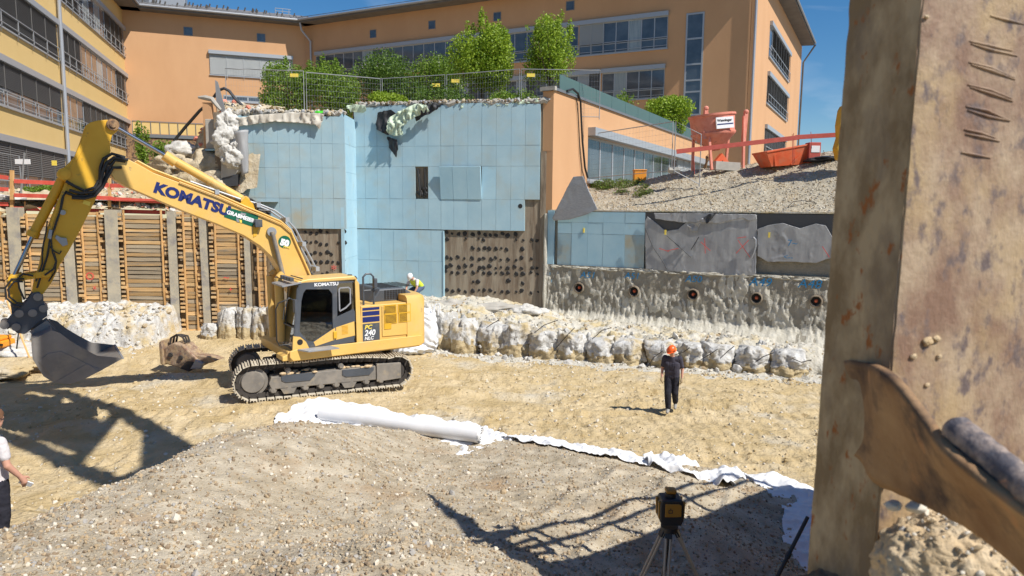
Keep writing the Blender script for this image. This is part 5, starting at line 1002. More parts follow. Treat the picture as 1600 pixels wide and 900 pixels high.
stp = MB(); a = E(464, 547, y1); b = E(521, 543, y1); stp.add([(a[0], y1+.05, 1.30), (b[0]+.1, y1+.05, 1.30), (b[0]-.05, y1+.30, 1.27), (a[0]-.2, y1+.30, 1.27), (a[0], y1+.05, 1.26), (b[0]+.1, y1+.05, 1.26), (b[0]-.05, y1+.30, 1.24), (a[0]-.2, y1+.30, 1.24)], [(0, 1, 2, 3), (7, 6, 5, 4), (0, 4, 5, 1), (1, 5, 6, 2), (2, 6, 7, 3), (3, 7, 4, 0)]); up('step', stp, M['galv'])
hk = MB(); hk.prism([(1.2, 1.0), (1.42, 1.0), (1.42, 1.12), (1.30, 1.16), (1.28, 1.24), (1.2, 1.24)], .75, 1.30); up('tow_hook', hk, M['ylw'], bev=.02)
etext('KOMATSU', 491, 447.6, .12, M['wht'], y1+.006, sx=1.15, bold=.004)
# seat and controls
st_ = MB(); st_.bx(-.15, .35, .60, 1.10, 1.65, 1.78); st_.prism([(-.28, 1.7), (-.12, 1.7), (-.22, 2.5), (-.36, 2.5)], .62, 1.08); st_.bx(-.1, .35, .55, .62, 1.8, 1.95); st_.bx(.55, .75, .55, .75, 1.3, 1.95); st_.bar((.75, .85, 1.3), (.70, .85, 2.0), .04); up('seat', st_, M['ind'], bev=.04)
# --- boom
bo = MB(); BP = [(172, 262), (174, 249), (181, 245), (195, 246), (215, 256), (240, 270), (280, 285), (340, 308), (385, 328), (410, 338), (440, 351), (455, 364), (464, 385), (474, 407), (488, 440), (500, 470), (470, 478), (452, 455), (440, 425), (427, 403), (407, 384), (382, 368), (340, 350), (290, 331), (250, 314), (197, 291), (180, 281), (173, 272)]
bo.prism(upoly(BP, .28), -.26, .26); boom = up('boom', bo, M['ylw'], bev=.012)
b2 = MB(); pt_ = upoly([(215, 254.5), (240, 268), (280, 283), (340, 306), (385, 326), (410, 336), (440, 349), (455, 362), (464, 383), (474, 405), (488, 437)], .3)
for s_ in (.22, -.22, .06): b2.tube([(p[0], s_, p[1]+.05) for p in pt_], .028, 6)
b2.tube([(p[0], .30, p[1]-.02) for p in pt_[2:]], .02, 6)
obj('hydraulic_lines', b2, M['ylw'], boom, smooth=True)
b2 = MB(); pt_ = upoly([(300, 291), (340, 305), (380, 319), (405, 325), (433, 336), (450, 348), (466, 366), (476, 386), (488, 408), (497, 425), (494, 434)], .3); b2.tube([(p[0], .1, p[1]+.12) for p in pt_], .026, 6); b2.tube([(p[0]+.05, -.1, p[1]+.10) for p in pt_], .026, 6)
for p in pt_[1::2]: b2.bx(p[0]-.05, p[0]+.05, -.2, .28, p[1]+.02, p[1]+.14)
obj('hydraulic_lines', b2, M['alu'], boom, smooth=True)
b2 = MB(); pt_ = upoly([(375, 318), (390, 318), (402, 325), (415, 331), (430, 338)], .3)
for q in range(4): b2.tube([(p[0]+.02*q, -.2+q*.1, p[1]+.1+.12*math.sin(i*.9+q)) for i, p in enumerate(pt_)], .03, 6)
obj('hose_bundle', b2, M['hose'], boom, smooth=True)
def btext(s, p0, p1, sz, mt, yl, par, **k): return etext(s, p0[0], p0[1], sz, mt, yl, par=par, slope=p1, **k)
def uptext(*a, **k): o = btext(*a, **k); return o
o = btext('KOMATSU', (239, 299), (350, 335), .335, M['navy'], .266, boom, bold=.018, sx=1.13)
gs = MB(); gs.prism(upoly([(354, 323.5), (404, 337), (403, 354), (397, 355), (350, 339)], .28), .261, .268); sg = obj('name_board', gs, M['dgreen'], boom)
btext('GRABMEIER', (353.5, 333.5), (389, 345.5), .135, M['wht'], .272, boom, bold=.006, sx=1.0); btext('GmbH', (390.5, 346), (399, 349), .07, M['wht'], .272, boom, bold=.003)
gs = MB(); gs.prism(upoly([(369, 341), (373, 342), (374, 347.5), (370, 346.5)], .28), .269, .274); gs.prism(upoly([(377, 332), (385, 334), (383, 337), (375, 335)], .28), .269, .274); obj('name_board_logo', gs, M['meml'], boom)
gs = MB(); gs.prism(upoly([(374, 343), (378, 344), (378, 348.5), (375, 347.5)], .28), .269, .274); obj('name_board_logo', gs, M['yel'], boom)
x, z = E(445, 378, .28); gs = MB(); gs.cyl((x, .261, z), (x, .268, z), .165, 28); obj('round_emblem', gs, M['dgreen'], boom); btext('50', (437.5, 382), (450, 385), .22, M['wht'], .272, boom, bold=.016, sx=1.0); btext('JAHRE', (443, 386), (451, 388), .06, M['yel'], .274, boom, bold=.003)
x, z = E(424, 362, .28); g = MB(); g.cyl((x, .26, z), (x, .34, z), .12, 18); g.cyl((x, -.34, z), (x, -.26, z), .12, 18); obj('pivot_pin', g, M['galv'], boom, smooth=True)
g = MB(); xx, zz = E(403, 350, .28); g.bx(xx-.08, xx+.1, .262, .42, zz-.08, zz+.12); obj('work_light', g, M['dgrey'], boom, bev=.01)
g = MB(); g.prism(upoly([(396, 352), (401, 349), (404, 355), (401, 368), (396, 371)], .28), .262, .275); obj('bracket', g, M['ylwarm'], boom)
# boom cylinders (one each side)
for s in (1, -1):
    a = E(424, 362, .28); b = E(441, 430, .28); c = E(446, 470, .28); yy = .36*s
    g = MB(); g.cyl((a[0], yy, a[1]), (b[0], yy, b[1]), .055, 14); cy = up('boom_cylinder', g, M['rod' if s < 0 else 'frame'], smooth=True); g = MB(); g.cyl((b[0]+.12, yy, b[1]-.06), (1.15, yy, 1.35), .12, 16); g.cyl((b[0], yy, b[1]+.05), (b[0]+.12, yy, b[1]-.06), .10, 16); obj('cylinder_barrel', g, M['ylw'], cy, smooth=True)
# arm cylinder on the back of the boom
a = E(176, 196, 0); b = E(258, 243, 0); c = E(381, 313, 0); g = MB(); g.cyl((a[0], 0, a[1]), (b[0], 0, b[1]), .05, 14); cy = up('arm_cylinder', g, M['rod'], smooth=True)
g = MB(); g.cyl((b[0], 0, b[1]), (c[0], 0, c[1]), .105, 18); g.cyl((b[0]+.02, 0, b[1]+.01), (b[0]-.22, 0, b[1]-.16), .125, 18); m2 = [(b[i]*.45+c[i]*.55) for i in (0, 1)]; g.cyl((m2[0]+.03, 0, m2[1]+.02), (m2[0]-.03, 0, m2[1]-.02), .12, 18); g.cyl((c[0], -.16, c[1]), (c[0], .16, c[1]), .11, 14); obj('cylinder_barrel', g, M['ylw'], cy, smooth=True)
g = MB(); g.prism(upoly([(372, 318), (381, 308), (392, 318), (396, 330), (375, 328)], 0), -.22, -.16); g.prism(upoly([(372, 318), (381, 308), (392, 318), (396, 330), (375, 328)], 0), .16, .22); obj('cylinder_bracket', g, M['ylwarm'], boom)
# --- arm
AP = [(131, 204), (134, 196), (141, 191), (152, 188), (165, 187), (176, 187), (184, 193), (184, 204), (175, 212), (172, 225), (173, 236), (168, 250), (163, 268), (160, 287), (149, 313), (125, 361), (107, 393), (93, 415), (81, 441), (68, 459), (58, 463), (50, 456), (52, 444), (61, 415), (69, 372), (80, 340), (97, 297), (103, 284), (96, 280), (92, 271), (98, 263), (106, 256), (117, 244), (125, 223)]
g = MB(); g.prism(upoly(AP, .21), -.19, .19); arm = up('arm', g, M['ylwarm'], bev=.012)
g = MB(); g.prism(upoly([(133, 205), (138, 198), (142, 200), (130, 232), (121, 250), (108, 272), (104, 300), (84, 345), (76, 380), (68, 420), (62, 445), (55, 455), (62, 420), (70, 374), (81, 341), (98, 298), (105, 270), (118, 246), (126, 224)], .21), .191, .205); obj('arm_edge_plate', g, M['ylwarm'], arm)
for (px, py, r, hh) in ((176, 195, .13, .27), (100, 272, .13, .26), (168, 262, .12, .27)):
    x, z = E(px, py, .2); g = MB(); g.cyl((x, -hh, z), (x, hh, z), r, 18); g.cyl((x, hh, z), (x, hh+.03, z), r*.55, 12); obj('pivot_pin', g, M['rusto'] if px > 110 else M['ylwarm'], arm, smooth=True)
hz = MB()
for q, pts in enumerate(([(196, 246), (175, 240), (162, 248), (157, 262), (156, 280), (148, 293), (132, 298), (115, 290), (103, 283)], [(200, 250), (178, 246), (166, 255), (160, 270), (157, 288), (146, 300), (125, 302), (108, 297)], [(196, 252), (180, 250), (170, 262), (164, 280), (155, 296), (138, 306), (118, 306), (104, 301)], [(190, 262), (176, 262), (168, 276), (160, 292), (148, 306), (132, 310), (112, 309)])):
    hz.tube([(E(a, b, .3)[0], .27+.05*(q % 2), E(a, b, .3)[1]) for a, b in pts], .035, 7)
obj('hose_bundle', hz, M['hose'], arm, smooth=True)
hz = MB()
for q, pts in enumerate(([(104, 298), (97, 310), (94, 330), (86, 355), (78, 375), (74, 400), (66, 425), (58, 450)], [(100, 305), (96, 325), (88, 345), (80, 372), (82, 395), (88, 410), (86, 425), (76, 440)], [(78, 385), (84, 392), (93, 397), (96, 392)], [(70, 372), (66, 390), (66, 412), (56, 440)], [(74, 345), (72, 362), (68, 380), (66, 398)])):
    hz.tube([(E(a, b, .25)[0], .225, E(a, b, .25)[1]) for a, b in pts], .017 if q else .022, 6)
obj('hoses', hz, M['hose'], arm, smooth=True)
g = MB(); g.prism(upoly([(95, 371), (104, 372), (106, 382), (98, 385), (86, 372), (88, 367)], .2), .192, .24); g.prism(upoly([(77, 358), (82, 360), (80, 374), (74, 372)], .2), .192, .25); x, z = E(98, 332, .2); g.cyl((x, .19, z), (x, .24, z), .06, 10); obj('valve_block', g, M['galv'], arm, bev=.005)
g = MB(); g.prism(upoly([(131, 312), (142, 316), (140, 322), (129, 318)], .2), .192, .196); obj('warning_sticker', g, M['yel'], arm)
# bucket cylinder
a = E(100, 275, 0); b = E(50, 370, 0); c = E(22, 432, 0); g = MB(); g.cyl((b[0]-.05, 0, b[1]+.1), (c[0], 0, c[1]), .045, 12); cy = up('bucket_cylinder', g, M['rod'], smooth=True)
p1 = (a[0]*.85+b[0]*.15, a[1]*.85+b[1]*.15); g = MB(); g.cyl((a[0], 0, a[1]), (b[0], 0, b[1]), .10, 16); g.cyl((b[0], 0, b[1]), (b[0]-.05, 0, b[1]+.12), .125, 16); g.cyl((a[0], -.15, a[1]), (a[0], .15, a[1]), .12, 12); obj('cylinder_barrel', g, M['ylwarm'], cy, smooth=True)
# linkage
g = MB(); q = upoly([(20, 437), (35, 434), (55, 431), (73, 428)], .3)
for s in (.24, -.24):
    for i in range(3): g.bar((q[i][0], s, q[i][1]), (q[i+1][0], s, q[i+1][1]), .05, .13 if i else .18)
for i in (0, 3): g.cyl((q[i][0], -.28, q[i][1]), (q[i][0], .28, q[i][1]), .09, 12)
up('bucket_link', g, M['ylwarm'], bev=.01)
g = MB(); q = upoly([(20, 437), (28, 488)], 0); g.bar((q[0][0], 0, q[0][1]), (q[1][0], 0, q[1][1]), .22, .16); up('bucket_link', g, M['ylwarm'], bev=.02)
g = MB()
for pts in ([(38, 436), (18, 436), (8, 450), (10, 466), (22, 477), (33, 480)], [(36, 440), (22, 440), (13, 452), (15, 464), (26, 473), (36, 475)], [(52, 431), (36, 428), (28, 435), (30, 450), (38, 468)], [(70, 430), (84, 420), (88, 408), (84, 395)]): g.tube([(E(a, b, .3)[0], .3, E(a, b, .3)[1]) for a, b in pts], .022, 6)
up('hoses', g, M['hose'], smooth=True)
# tilting quick coupler
g = MB(); q = upoly([(10, 504), (24, 487), (41, 471), (50, 458), (61, 456), (68, 464), (68, 473), (74, 480), (74, 494), (61, 503), (46, 517), (39, 522), (27, 521), (17, 512), (11, 515)], .25); g.prism(q, .16, .25); g.prism(q, -.25, -.16); g.bx(min(a for a, b in q)+.1, max(a for a, b in q)-.1, -.16, .16, min(b for a, b in q)+.1, max(b for a, b in q)-.25); cq = up('quick_coupler', g, M['dgrey'], bev=.015)
for (px, py) in ((59, 464), (30, 490), (25, 511), (68, 482), (51, 489), (7, 508)): x, z = E(px, py, .25); g = MB(); g.cyl((x, -.29, z), (x, .29, z), .085, 14); obj('pivot_pin', g, M['iron'], cq, smooth=True)
# bucket: wide ditching bucket
BY = .92; side_px = [(46, 521), (56, 530), (73, 501), (86, 516), (93, 520), (110, 533), (134, 547), (152, 556), (192, 560), (156, 580), (130, 593), (108, 600), (86, 599), (68, 588), (59, 574), (51, 561), (50, 539)]
S_ = upoly([(50, 530), (61, 526), (80, 516), (93, 520), (110, 533), (134, 547), (152, 556), (192, 560), (156, 580), (130, 593), (108, 600), (86, 599), (68, 588), (59, 574), (51, 561), (49, 539)], BY)
g = MB(); g.prism(S_, BY-.03, BY); g.prism(S_, -BY, -BY+.03)
outer = S_[7:]+[S_[0]]+[S_[1]]+[S_[2]]; vs = []; fs = []; cx0 = sum(a for a, b in S_)/len(S_); cz0_ = sum(b for a, b in S_)/len(S_); inn = []
for (a, b) in outer: d = math.hypot(a-cx0, b-cz0_); inn.append((a+(cx0-a)/d*.035, b+(cz0_-b)/d*.035))
for p in outer: vs += [(p[0], -BY+.031, p[1]), (p[0], BY-.031, p[1])]
for p in inn: vs += [(p[0], -BY+.031, p[1]), (p[0], BY-.031, p[1])]
k = len(outer)
for i in range(k-1): fs += [(2*i, 2*i+1, 2*i+3, 2*i+2), (2*k+2*i, 2*k+2*i+2, 2*k+2*i+3, 2*k+2*i+1)]
fs += [(0, 2*k, 2*k+1, 1), (2*k-2, 2*k-1, 4*k-1, 4*k-2)]; g.add(vs, fs); bk_o = up('bucket', g, M['iron'], smooth=True, ang=.6)
g = MB(); q = upoly([(60, 565), (75, 552), (95, 549), (120, 560), (136, 569), (160, 578), (130, 591), (108, 598), (88, 597)], BY); g.prism(q, BY+.0, BY+.014)
q = upoly([(86, 597), (136, 568), (155, 580), (130, 593), (108, 600)], BY); g.prism(q, BY+.014, BY+.026); obj('wear_plate', g, M['iron'], bk_o, bev=.004)
g = MB(); q = upoly([(46, 519), (73, 501), (88, 517), (60, 535)], .3); g.prism(q, .20, .24); g.prism(q, -.24, -.20); obj('bucket_ears', g, M['iron'], bk_o); g = MB(); q = upoly([(52, 520), (72, 505), (83, 516), (60, 530)], .2); g.prism(q, -.2, .2); obj('bucket_ear_plate', g, M['ind'], bk_o)
g = MB(); a, b = upoly([(152, 556), (192, 560)], BY); g.bar((b[0], -BY, b[1]), (b[0], BY, b[1]), .04, .03); obj('cutting_edge', g, M['galv'], bk_o)
# ================================================================== plants
def on_slope(px, py, fallback=27.5):
    for Y in np.arange(23, 45, .03):
        p = at_y(px, py, Y)
        if float(zslope(np.array([p.x]), np.array([p.y]))[0]) >= p.z: return p
    best = min(np.arange(24, 34, .1), key=lambda Y: at_y(px, py, Y).z-float(zslope(np.array([at_y(px, py, Y).x]), np.array([Y]))[0])); return at_y(px, py, float(best))

def X_(px, Y): return (px-800)/FPX*Y
def bush(nm, label, cat, box, Y, n, sz, lm, trunk=None, group=None, nb=7, seed=1, shell=.5, extra=None, flowers=None, zbase=T9, dep=None, spikes=0, ncut=.45, core=.88):
    a, b, c, d = box; top = at_y((a+b)/2, c, Y); bot = at_y((a+b)/2, d, Y); wx = (b-a)/FPX*Y/2; hz2 = (top.z-bot.z)/2; cz_ = (top.z+bot.z)/2; cx_ = top.x
    t = thing(nm, label, cat, (cx_, Y, zbase), 0, group); rg = random.Random(seed); cs = []; rs = []; dy = dep or wx*.9
    for i in range(nb):
        an = rg.random()*6.28; k = rg.uniform(.35, .62); zz = rg.uniform(-.6, .6); cs.append((math.cos(an)*wx*k*(1-.3*abs(zz)), math.sin(an)*dy*k, cz_-zbase+zz*hz2)); q = rg.uniform(.42, .58); rs.append((wx*q, dy*q, hz2*q))
    cs.append((0, 0, cz_-zbase)); rs.append((wx*core, dy*core*.95, hz2*core*1.05))
    if spikes:
        for i in range(spikes): an = rg.uniform(-.75, .75); cs.append((an*wx, rg.uniform(-.3, .3)*dy, cz_-zbase+hz2*rg.uniform(.75, 1.12)*(1-.5*abs(an)))); rs.append((.085*wx, .085*wx, hz2*rg.uniform(.2, .36)))
    leaves('crown', cs, rs, int(n*1.9), sz, lm, t, shell=shell, seed=seed, noise_cut=ncut)
    if flowers: leaves('flowers', [(c[0]*1.0, c[1]-.1, c[2]+.08) for c in cs[:flowers[1]]], [(r[0]*1.02, r[1]*1.02, r[2]*1.02) for r in rs[:flowers[1]]], flowers[2], .09, flowers[0], t, shell=.92, seed=seed+5, noise_cut=-.12)
    m_ = MB(); h0 = 0; hc = cz_-zbase; tr_ = trunk or .05
    m_.tube([(0, 0, 0), (.04, 0, hc*.35), (-.03, 0, hc*.7), (0, 0, hc+hz2*.3)], [tr_, tr_*.85, tr_*.6, tr_*.25], 7)
    for i in range(9): an = rg.random()*6.28; z0 = hc-hz2*rg.uniform(.2, .9); r = rg.uniform(.5, .85); m_.tube([(0, 0, max(z0, .1)), (math.cos(an)*wx*r*.5, math.sin(an)*wx*r*.5, z0+hz2*.45), (math.cos(an)*wx*r, math.sin(an)*wx*r, z0+hz2*1.0)], [tr_*.5, tr_*.3, tr_*.1], 5)
    obj('trunk', m_, M['bark'], t, smooth=True); return t
bush('bush', 'large clipped green bush behind the first fence panel, left end of the planting', 'bush', (402, 490, 94, 186), 30.2, 7000, .085, M['lf2'], seed=11, dep=1.1, spikes=3)
bush('bush', 'broad rounded green bush right of the first fence post with the yellow plate', 'bush', (462, 562, 90, 186), 30.8, 8000, .085, M['lf2'], seed=12, dep=1.2, spikes=4)
bush('lilac_bush', 'tall lilac bush with purple flowers left of the leafy tree', 'bush', (532, 662, 80, 185), 33, 8500, .095, M['lf3'], seed=13, flowers=(M['lil'], 5, 900))
bush('flowering_bush', 'green bush with white blossom next to the big fresh green tree', 'bush', (622, 728, 80, 185), 33.5, 8000, .095, M['lf2'], seed=14, flowers=(M['whf'], 4, 700))
bush('tree', 'dense fresh green tree with upright top shoots, left one of the two small trees', 'tree', (700, 806, 36, 150), 31.5, 11500, .10, M['lf1'], trunk=.11, seed=15, nb=12, spikes=14, ncut=.35, core=.9, group='two fresh green trees on the terrace')
bush('tree', 'loose fresh green tree beside the window band, right one of the two small trees', 'tree', (812, 908, 26, 146), 31, 8500, .095, M['lf1'], trunk=.08, seed=16, nb=10, shell=.3, spikes=18, ncut=.15, core=.7, group='two fresh green trees on the terrace')
bush('bush', 'small bright green bush behind the pale green cloth', 'bush', (574, 642, 142, 186), 29.8, 2600, .08, M['lf1'], seed=17)
bush('shrub', 'low dark green shrub under the left tree', 'shrub', (640, 760, 138, 190), 30.4, 3600, .085, M['lf3'], seed=18)
bush('shrub', 'low green shrub between the two fresh green trees', 'shrub', (755, 848, 136, 188), 30.2, 3200, .085, M['lf2'], seed=19)
bush('bush', 'round bright green bush behind the glass balustrade', 'bush', (1006, 1084, 148, 212), 43.5, 5000, .14, M['lf1'], seed=20)
bush('climber', 'thin young plant behind the glass balustrade left of the round bush', 'plant', (955, 1000, 140, 190), 37, 260, .11, M['lf2'], seed=21, shell=.1)
bush('hedge', 'low green hedge behind the red board fence at the left edge', 'hedge', (25, 165, 288, 322), 31, 3500, .09, M['lf2'], seed=22, zbase=5.4, dep=.8)
bush('tree', 'small distant green tree at the right end of the gravel ridge', 'tree', (1283, 1330, 236, 268), 60, 900, .25, M['lf1'], seed=23, zbase=5.5)
bush('climber', 'green climbing weeds around the balcony railing', 'plant', (208, 232, 190, 260), 58, 700, .2, M['lf2'], seed=24, shell=.1, zbase=5.5)
bush('weeds', 'tangled green weeds growing over the rubble bank left of the concrete lump', 'weeds', (228, 275, 215, 268), 31, 1000, .09, M['lf2'], seed=25, shell=.1, zbase=5.8)
tb = thing('bare_tree', 'small bare tree standing behind the red sign box on the ridge', 'tree', (X_(1279, 55), 55, 6)); m_ = MB()
for i in range(16): a = random.uniform(-.6, .6); h_ = random.uniform(2.0, 4.4); m_.tube([(0, 0, 0), (a*.5, 0, h_*.5), (a*1.6, random.uniform(-.4, .4), h_)], [.05, .03, .012], 4)
obj('branches', m_, M['bark'], tb)
# weeds on the gravel slope
t = thing('weeds', 'green and dry weeds on the gravel slope below the annex windows', 'weeds', PW.w(3, 4.2, 6.1)); cs = []; rs = []
for i in range(26):
    px = random.uniform(918, 1015); p = on_slope(px, 279+10*((px-918)/92)+random.uniform(-2, 16)); cs.append(tuple(p-t.location)); rs.append((.40, .3, .22))
leaves('foliage', cs, rs, 6500, .07, M['dry'], t, shell=.1, seed=33); leaves('foliage', cs, rs, 2600, .07, M['lf2'], t, shell=.1, seed=34)
# ================================================================== temporary fences
def wirepanel(par, a, b, h, hole=True, first=True, nm='mesh_panel', dens=.11):
    a = Vector(a); b = Vector(b); d = b-a; L = math.hypot(d.x, d.y); f = MB(); up_ = Vector((0, 0, h))
    f.tube([a, a+up_, b+up_, b], .021, 6); f.tube([a+Vector((0, 0, .1)), b+Vector((0, 0, .1))], .018, 6); fr = obj('frame', f, M['galv'], par, smooth=True)
    w_ = MB(); n_ = int(L/dens)
    for i in range(1, n_): p = a+d*(i/n_); w_.bar(p+Vector((0, 0, .1)), p+up_, .0035)
    for k in range(1, 9): w_.bar(a+Vector((0, 0, h*k/9)), b+Vector((0, 0, h*k/9)), .004)
    obj('wire_mesh', w_, M['galv'], fr, kind='stuff'); return fr
fpos = [(352, 107, 28.5), (474, 111, 28.2), (478, 113, 28.2), (594, 123, 30), (597, 123, 30), (695, 117, 30), (698, 117, 30), (812, 108, 29.6), (815, 108, 29.6), (938, 110, 29.4)]
lab = ['mesh fence panel at the left end, in front of the clipped bush', 'mesh fence panel in front of the broad rounded bush', 'mesh fence panel in front of the lilac', 'mesh fence panel in front of the left fresh green tree', 'mesh fence panel in front of the right fresh green tree']
for i in range(5):
    a = at_y(*fpos[2*i]); b = at_y(*fpos[2*i+1]); z = max(a.z, b.z); t = thing('fence_panel', 'galvanised '+lab[i], 'fence', (a.x, a.y, a.z-2.0), 0, 'temporary mesh fence on the terrace')
    wirepanel(t, (0, 0, 0), (b.x-a.x, b.y-a.y, b.z-a.z), 2.0)
    if i in (0, 2, 3, 4):
        m_ = MB(); q = (b.x-a.x)*(.86 if i in (0, 2) else .12); m_.bx(q-.17, q+.17, -.04, -.03, 1.68, 1.82); m_.T = None; o = obj('warning_plate', m_, M['yel'], t)
for i, (a, b) in enumerate((((1052, 190, 27.5), (911, 208, 31)), ((1056, 190, 27.3), (1096, 206, 27.0)))):
    p = at_y(*a); q = at_y(*b); t = thing('fence_panel', ['leaning mesh fence panel in front of the annex windows', 'mesh fence panel between the grey post and the orange mixer'][i], 'fence', (p.x, p.y, p.z-2.0)); wirepanel(t, (0, 0, 0), (q.x-p.x, q.y-p.y, q.z-p.z-.1), 2.0, dens=.16)
for i, (a, b) in enumerate((((-30, 234, 27.5), (48, 245, 27.8)),)):
    p = at_y(*a); q = at_y(*b); t = thing('fence_panel', 'grey mesh fence panel leaning at the left edge behind the red boards', 'fence', (p.x, p.y, p.z-2.1)); f_ = wirepanel(t, (0, 0, 0), (q.x-p.x-.25, 0, q.z-p.z), 2.1, dens=.2)
    m_ = MB(); m_.bar((q.x-p.x, -.03, 2.0), (q.x-p.x-.35, -.03, -.1), .05); obj('prop', m_, M['galv'], t); m_ = MB(); m_.bx(1.35, 1.95, -.05, -.03, 1.55, 1.75); obj('sign_plate', m_, M['wht'], t); m_ = MB(); m_.bx(2.3, 2.5, .7, .72, 1.55, 1.75); obj('warning_plate', m_, M['yel'], t)
# ================================================================== wrecked corner by the blue wall
def lump(nm, label, cat, c, r, mt, seed, sub=4, amp=.35, parent=None, sc=1.4):
    v, f = ico(sub); n1 = fbm(v[:, 0]*sc+seed, v[:, 1]*sc, v[:, 2]*sc, o=5, s=seed); n2 = np.abs(fbm(v[:, 0]*4+seed, v[:, 1]*4, v[:, 2]*4, o=3, s=seed+2)); n3 = np.floor(fbm(v[:, 0]*2.2+seed, v[:, 1]*2.2, v[:, 2]*2.2, o=2, s=seed+6)*5)/5; V = v*(1+amp*.8*n1+.12*n2+amp*.9*n3)[:, None]*np.array(r)
    o = raw(nm, V, f, M[mt], parent, smooth=True); o.location = c; tag(o, label, cat); return o
wc = thing('broken_wall_corner', 'demolished white concrete wall corner left of the blue boards with a torn grey membrane roll', 'broken wall', at_y(360, 250, 26.6)-Vector((0, 0, 2.0)))
def wl(px, py, Y=26.3): return at_y(px, py, Y)-wc.location
for i, (px, py, Y, r) in enumerate(((357, 196, 26.6, (.42, .5, .55)), (352, 222, 26.5, (.5, .5, .6)), (364, 246, 26.3, (.42, .45, .42)), (372, 232, 26.4, (.28, .4, .4)))): o = lump('concrete_lump', None, None, wl(px, py, Y), r, 'pale', 200+i, parent=wc, amp=.42, sc=1.5, sub=5)
m_ = MB(); P4 = [wl(a, b, 26.25) for a, b in ((347, 252), (372, 255), (374, 268), (366, 276), (346, 280))]; m_.prism([(p.x, p.z) for p in P4], P4[0].y-.1, P4[0].y+.7); obj('concrete_slab', m_, M['conc'], wc, bev=.04)
m_ = MB(); P4 = [wl(a, b, 26.15) for a, b in ((347, 278), (371, 272), (370, 290), (348, 292))]; m_.prism([(p.x, p.z) for p in P4], P4[0].y, P4[0].y+.5); obj('shadow_cavity', m_, M['memd'], wc)  # black block standing in for the shade in the cavity under the slab
th_ = np.linspace(-.2, 3.5, 24); zz = np.linspace(0, 1, 18); TH, ZZ = np.meshgrid(th_, zz, indexing='ij'); ctr = wl(378, 238, 26.2); rr = .26*(1-.55*ZZ)+.02*fbm(TH*3, ZZ*6, s=9); Xx = rr*np.cos(TH)+.10*ZZ; Yy = -rr*np.sin(TH); Zz = .75-1.6*ZZ+.06*np.cos(TH)
V = np.stack([Xx.ravel()+ctr.x, Yy.ravel()+ctr.y, Zz.ravel()+ctr.z+.02], 1); o = raw('membrane_roll', V, grid_faces(24, 18), M['mem'], wc); sm_ = o.modifiers.new('s', 'SOLIDIFY'); sm_.thickness = .02
pl_ = thing('orange_pillar', 'stub of an orange rendered wall with a bare concrete block beside the white wall corner', 'wall stub', at_y(331, 235, 27.2)-Vector((0, 0, .6)))
def pq(px, py, Y=27.2): return at_y(px, py, Y)-pl_.location
m_ = MB(); a, b = pq(316, 160), pq(334, 262); m_.bx(a.x, b.x, 0, .5, b.z, a.z); obj('render', m_, M['facade'], pl_); m_ = MB(); a, b = pq(320, 186, 26.9), pq(336, 232, 26.9); m_.bx(a.x, b.x, -.3, -.01, b.z, a.z); obj('concrete_block', m_, M['conc'], pl_, bev=.02); m_ = MB(); m_.bx(a.x-.03, b.x+.06, -.32, .0, b.z-.09, b.z-.01); obj('insulation_edge', m_, M['xps2'], pl_)
m_ = MB(); pts = [pq(*p) for p in ((310, 152), (320, 152.5), (331, 155), (338, 164), (345, 172))]; m_.tube(pts, [.05, .10, .10, .08, .05], 7); obj('cap', m_, M['conc'], pl_, smooth=True)
m_ = MB(); P4 = [pq(a, b, 27.6) for a, b in ((336, 125), (340, 128), (352, 172), (347, 176), (338, 165))]; m_.prism([(p.x, p.z) for p in P4], P4[0].y, P4[0].y+.04); obj('loose_sheet', m_, M['galv'], pl_)
for i, (px, py, Y, r, sd_) in enumerate(((288, 236, 28, (.7, .5, .34), 1), (268, 258, 27.5, (.8, .5, .45), 2), (318, 262, 27.0, (.9, .5, .6), 3), (336, 292, 26.5, (.7, .4, .5), 4), (305, 285, 26.8, (.8, .4, .5), 5), (8, 312, 27, (.7, .4, .2), 6))):
    lump('rubble_block', ['broken pale concrete block at the foot of the orange wall stub', 'earthy rubble lump behind the excavator boom', 'big cream rubble block under the orange wall stub', 'rubble lump touching the blue wall at the timber wall corner', 'rubble lump above the timber wall', 'flat pale rubble behind the red board fence at the left edge'][i], 'rubble', at_y(px, py, Y), r, 'pale' if i in (0, 5) else 'earth', 300+sd_, amp=.45)
def tubething(nm, label, cat, pts, r, mt, n=7): m_ = MB(); m_.tube(pts, r, n); o = obj(nm, m_, M[mt], smooth=True); return tag(o, label, cat)
tubething('hose', 'thick grey hose arching over the wrecked wall corner', 'hose', [at_y(a, b, 27.8) for a, b in ((334, 152), (342, 141), (350, 138), (358, 142), (368, 155), (380, 166), (395, 174), (405, 178))], .06, 'memd')
tubething('hose', 'black pipe rising behind the excavator boom to the orange wall stub', 'pipe', [at_y(a, b, 28) for a, b in ((272, 220), (290, 198), (312, 173), (318, 168))], .06, 'hose')
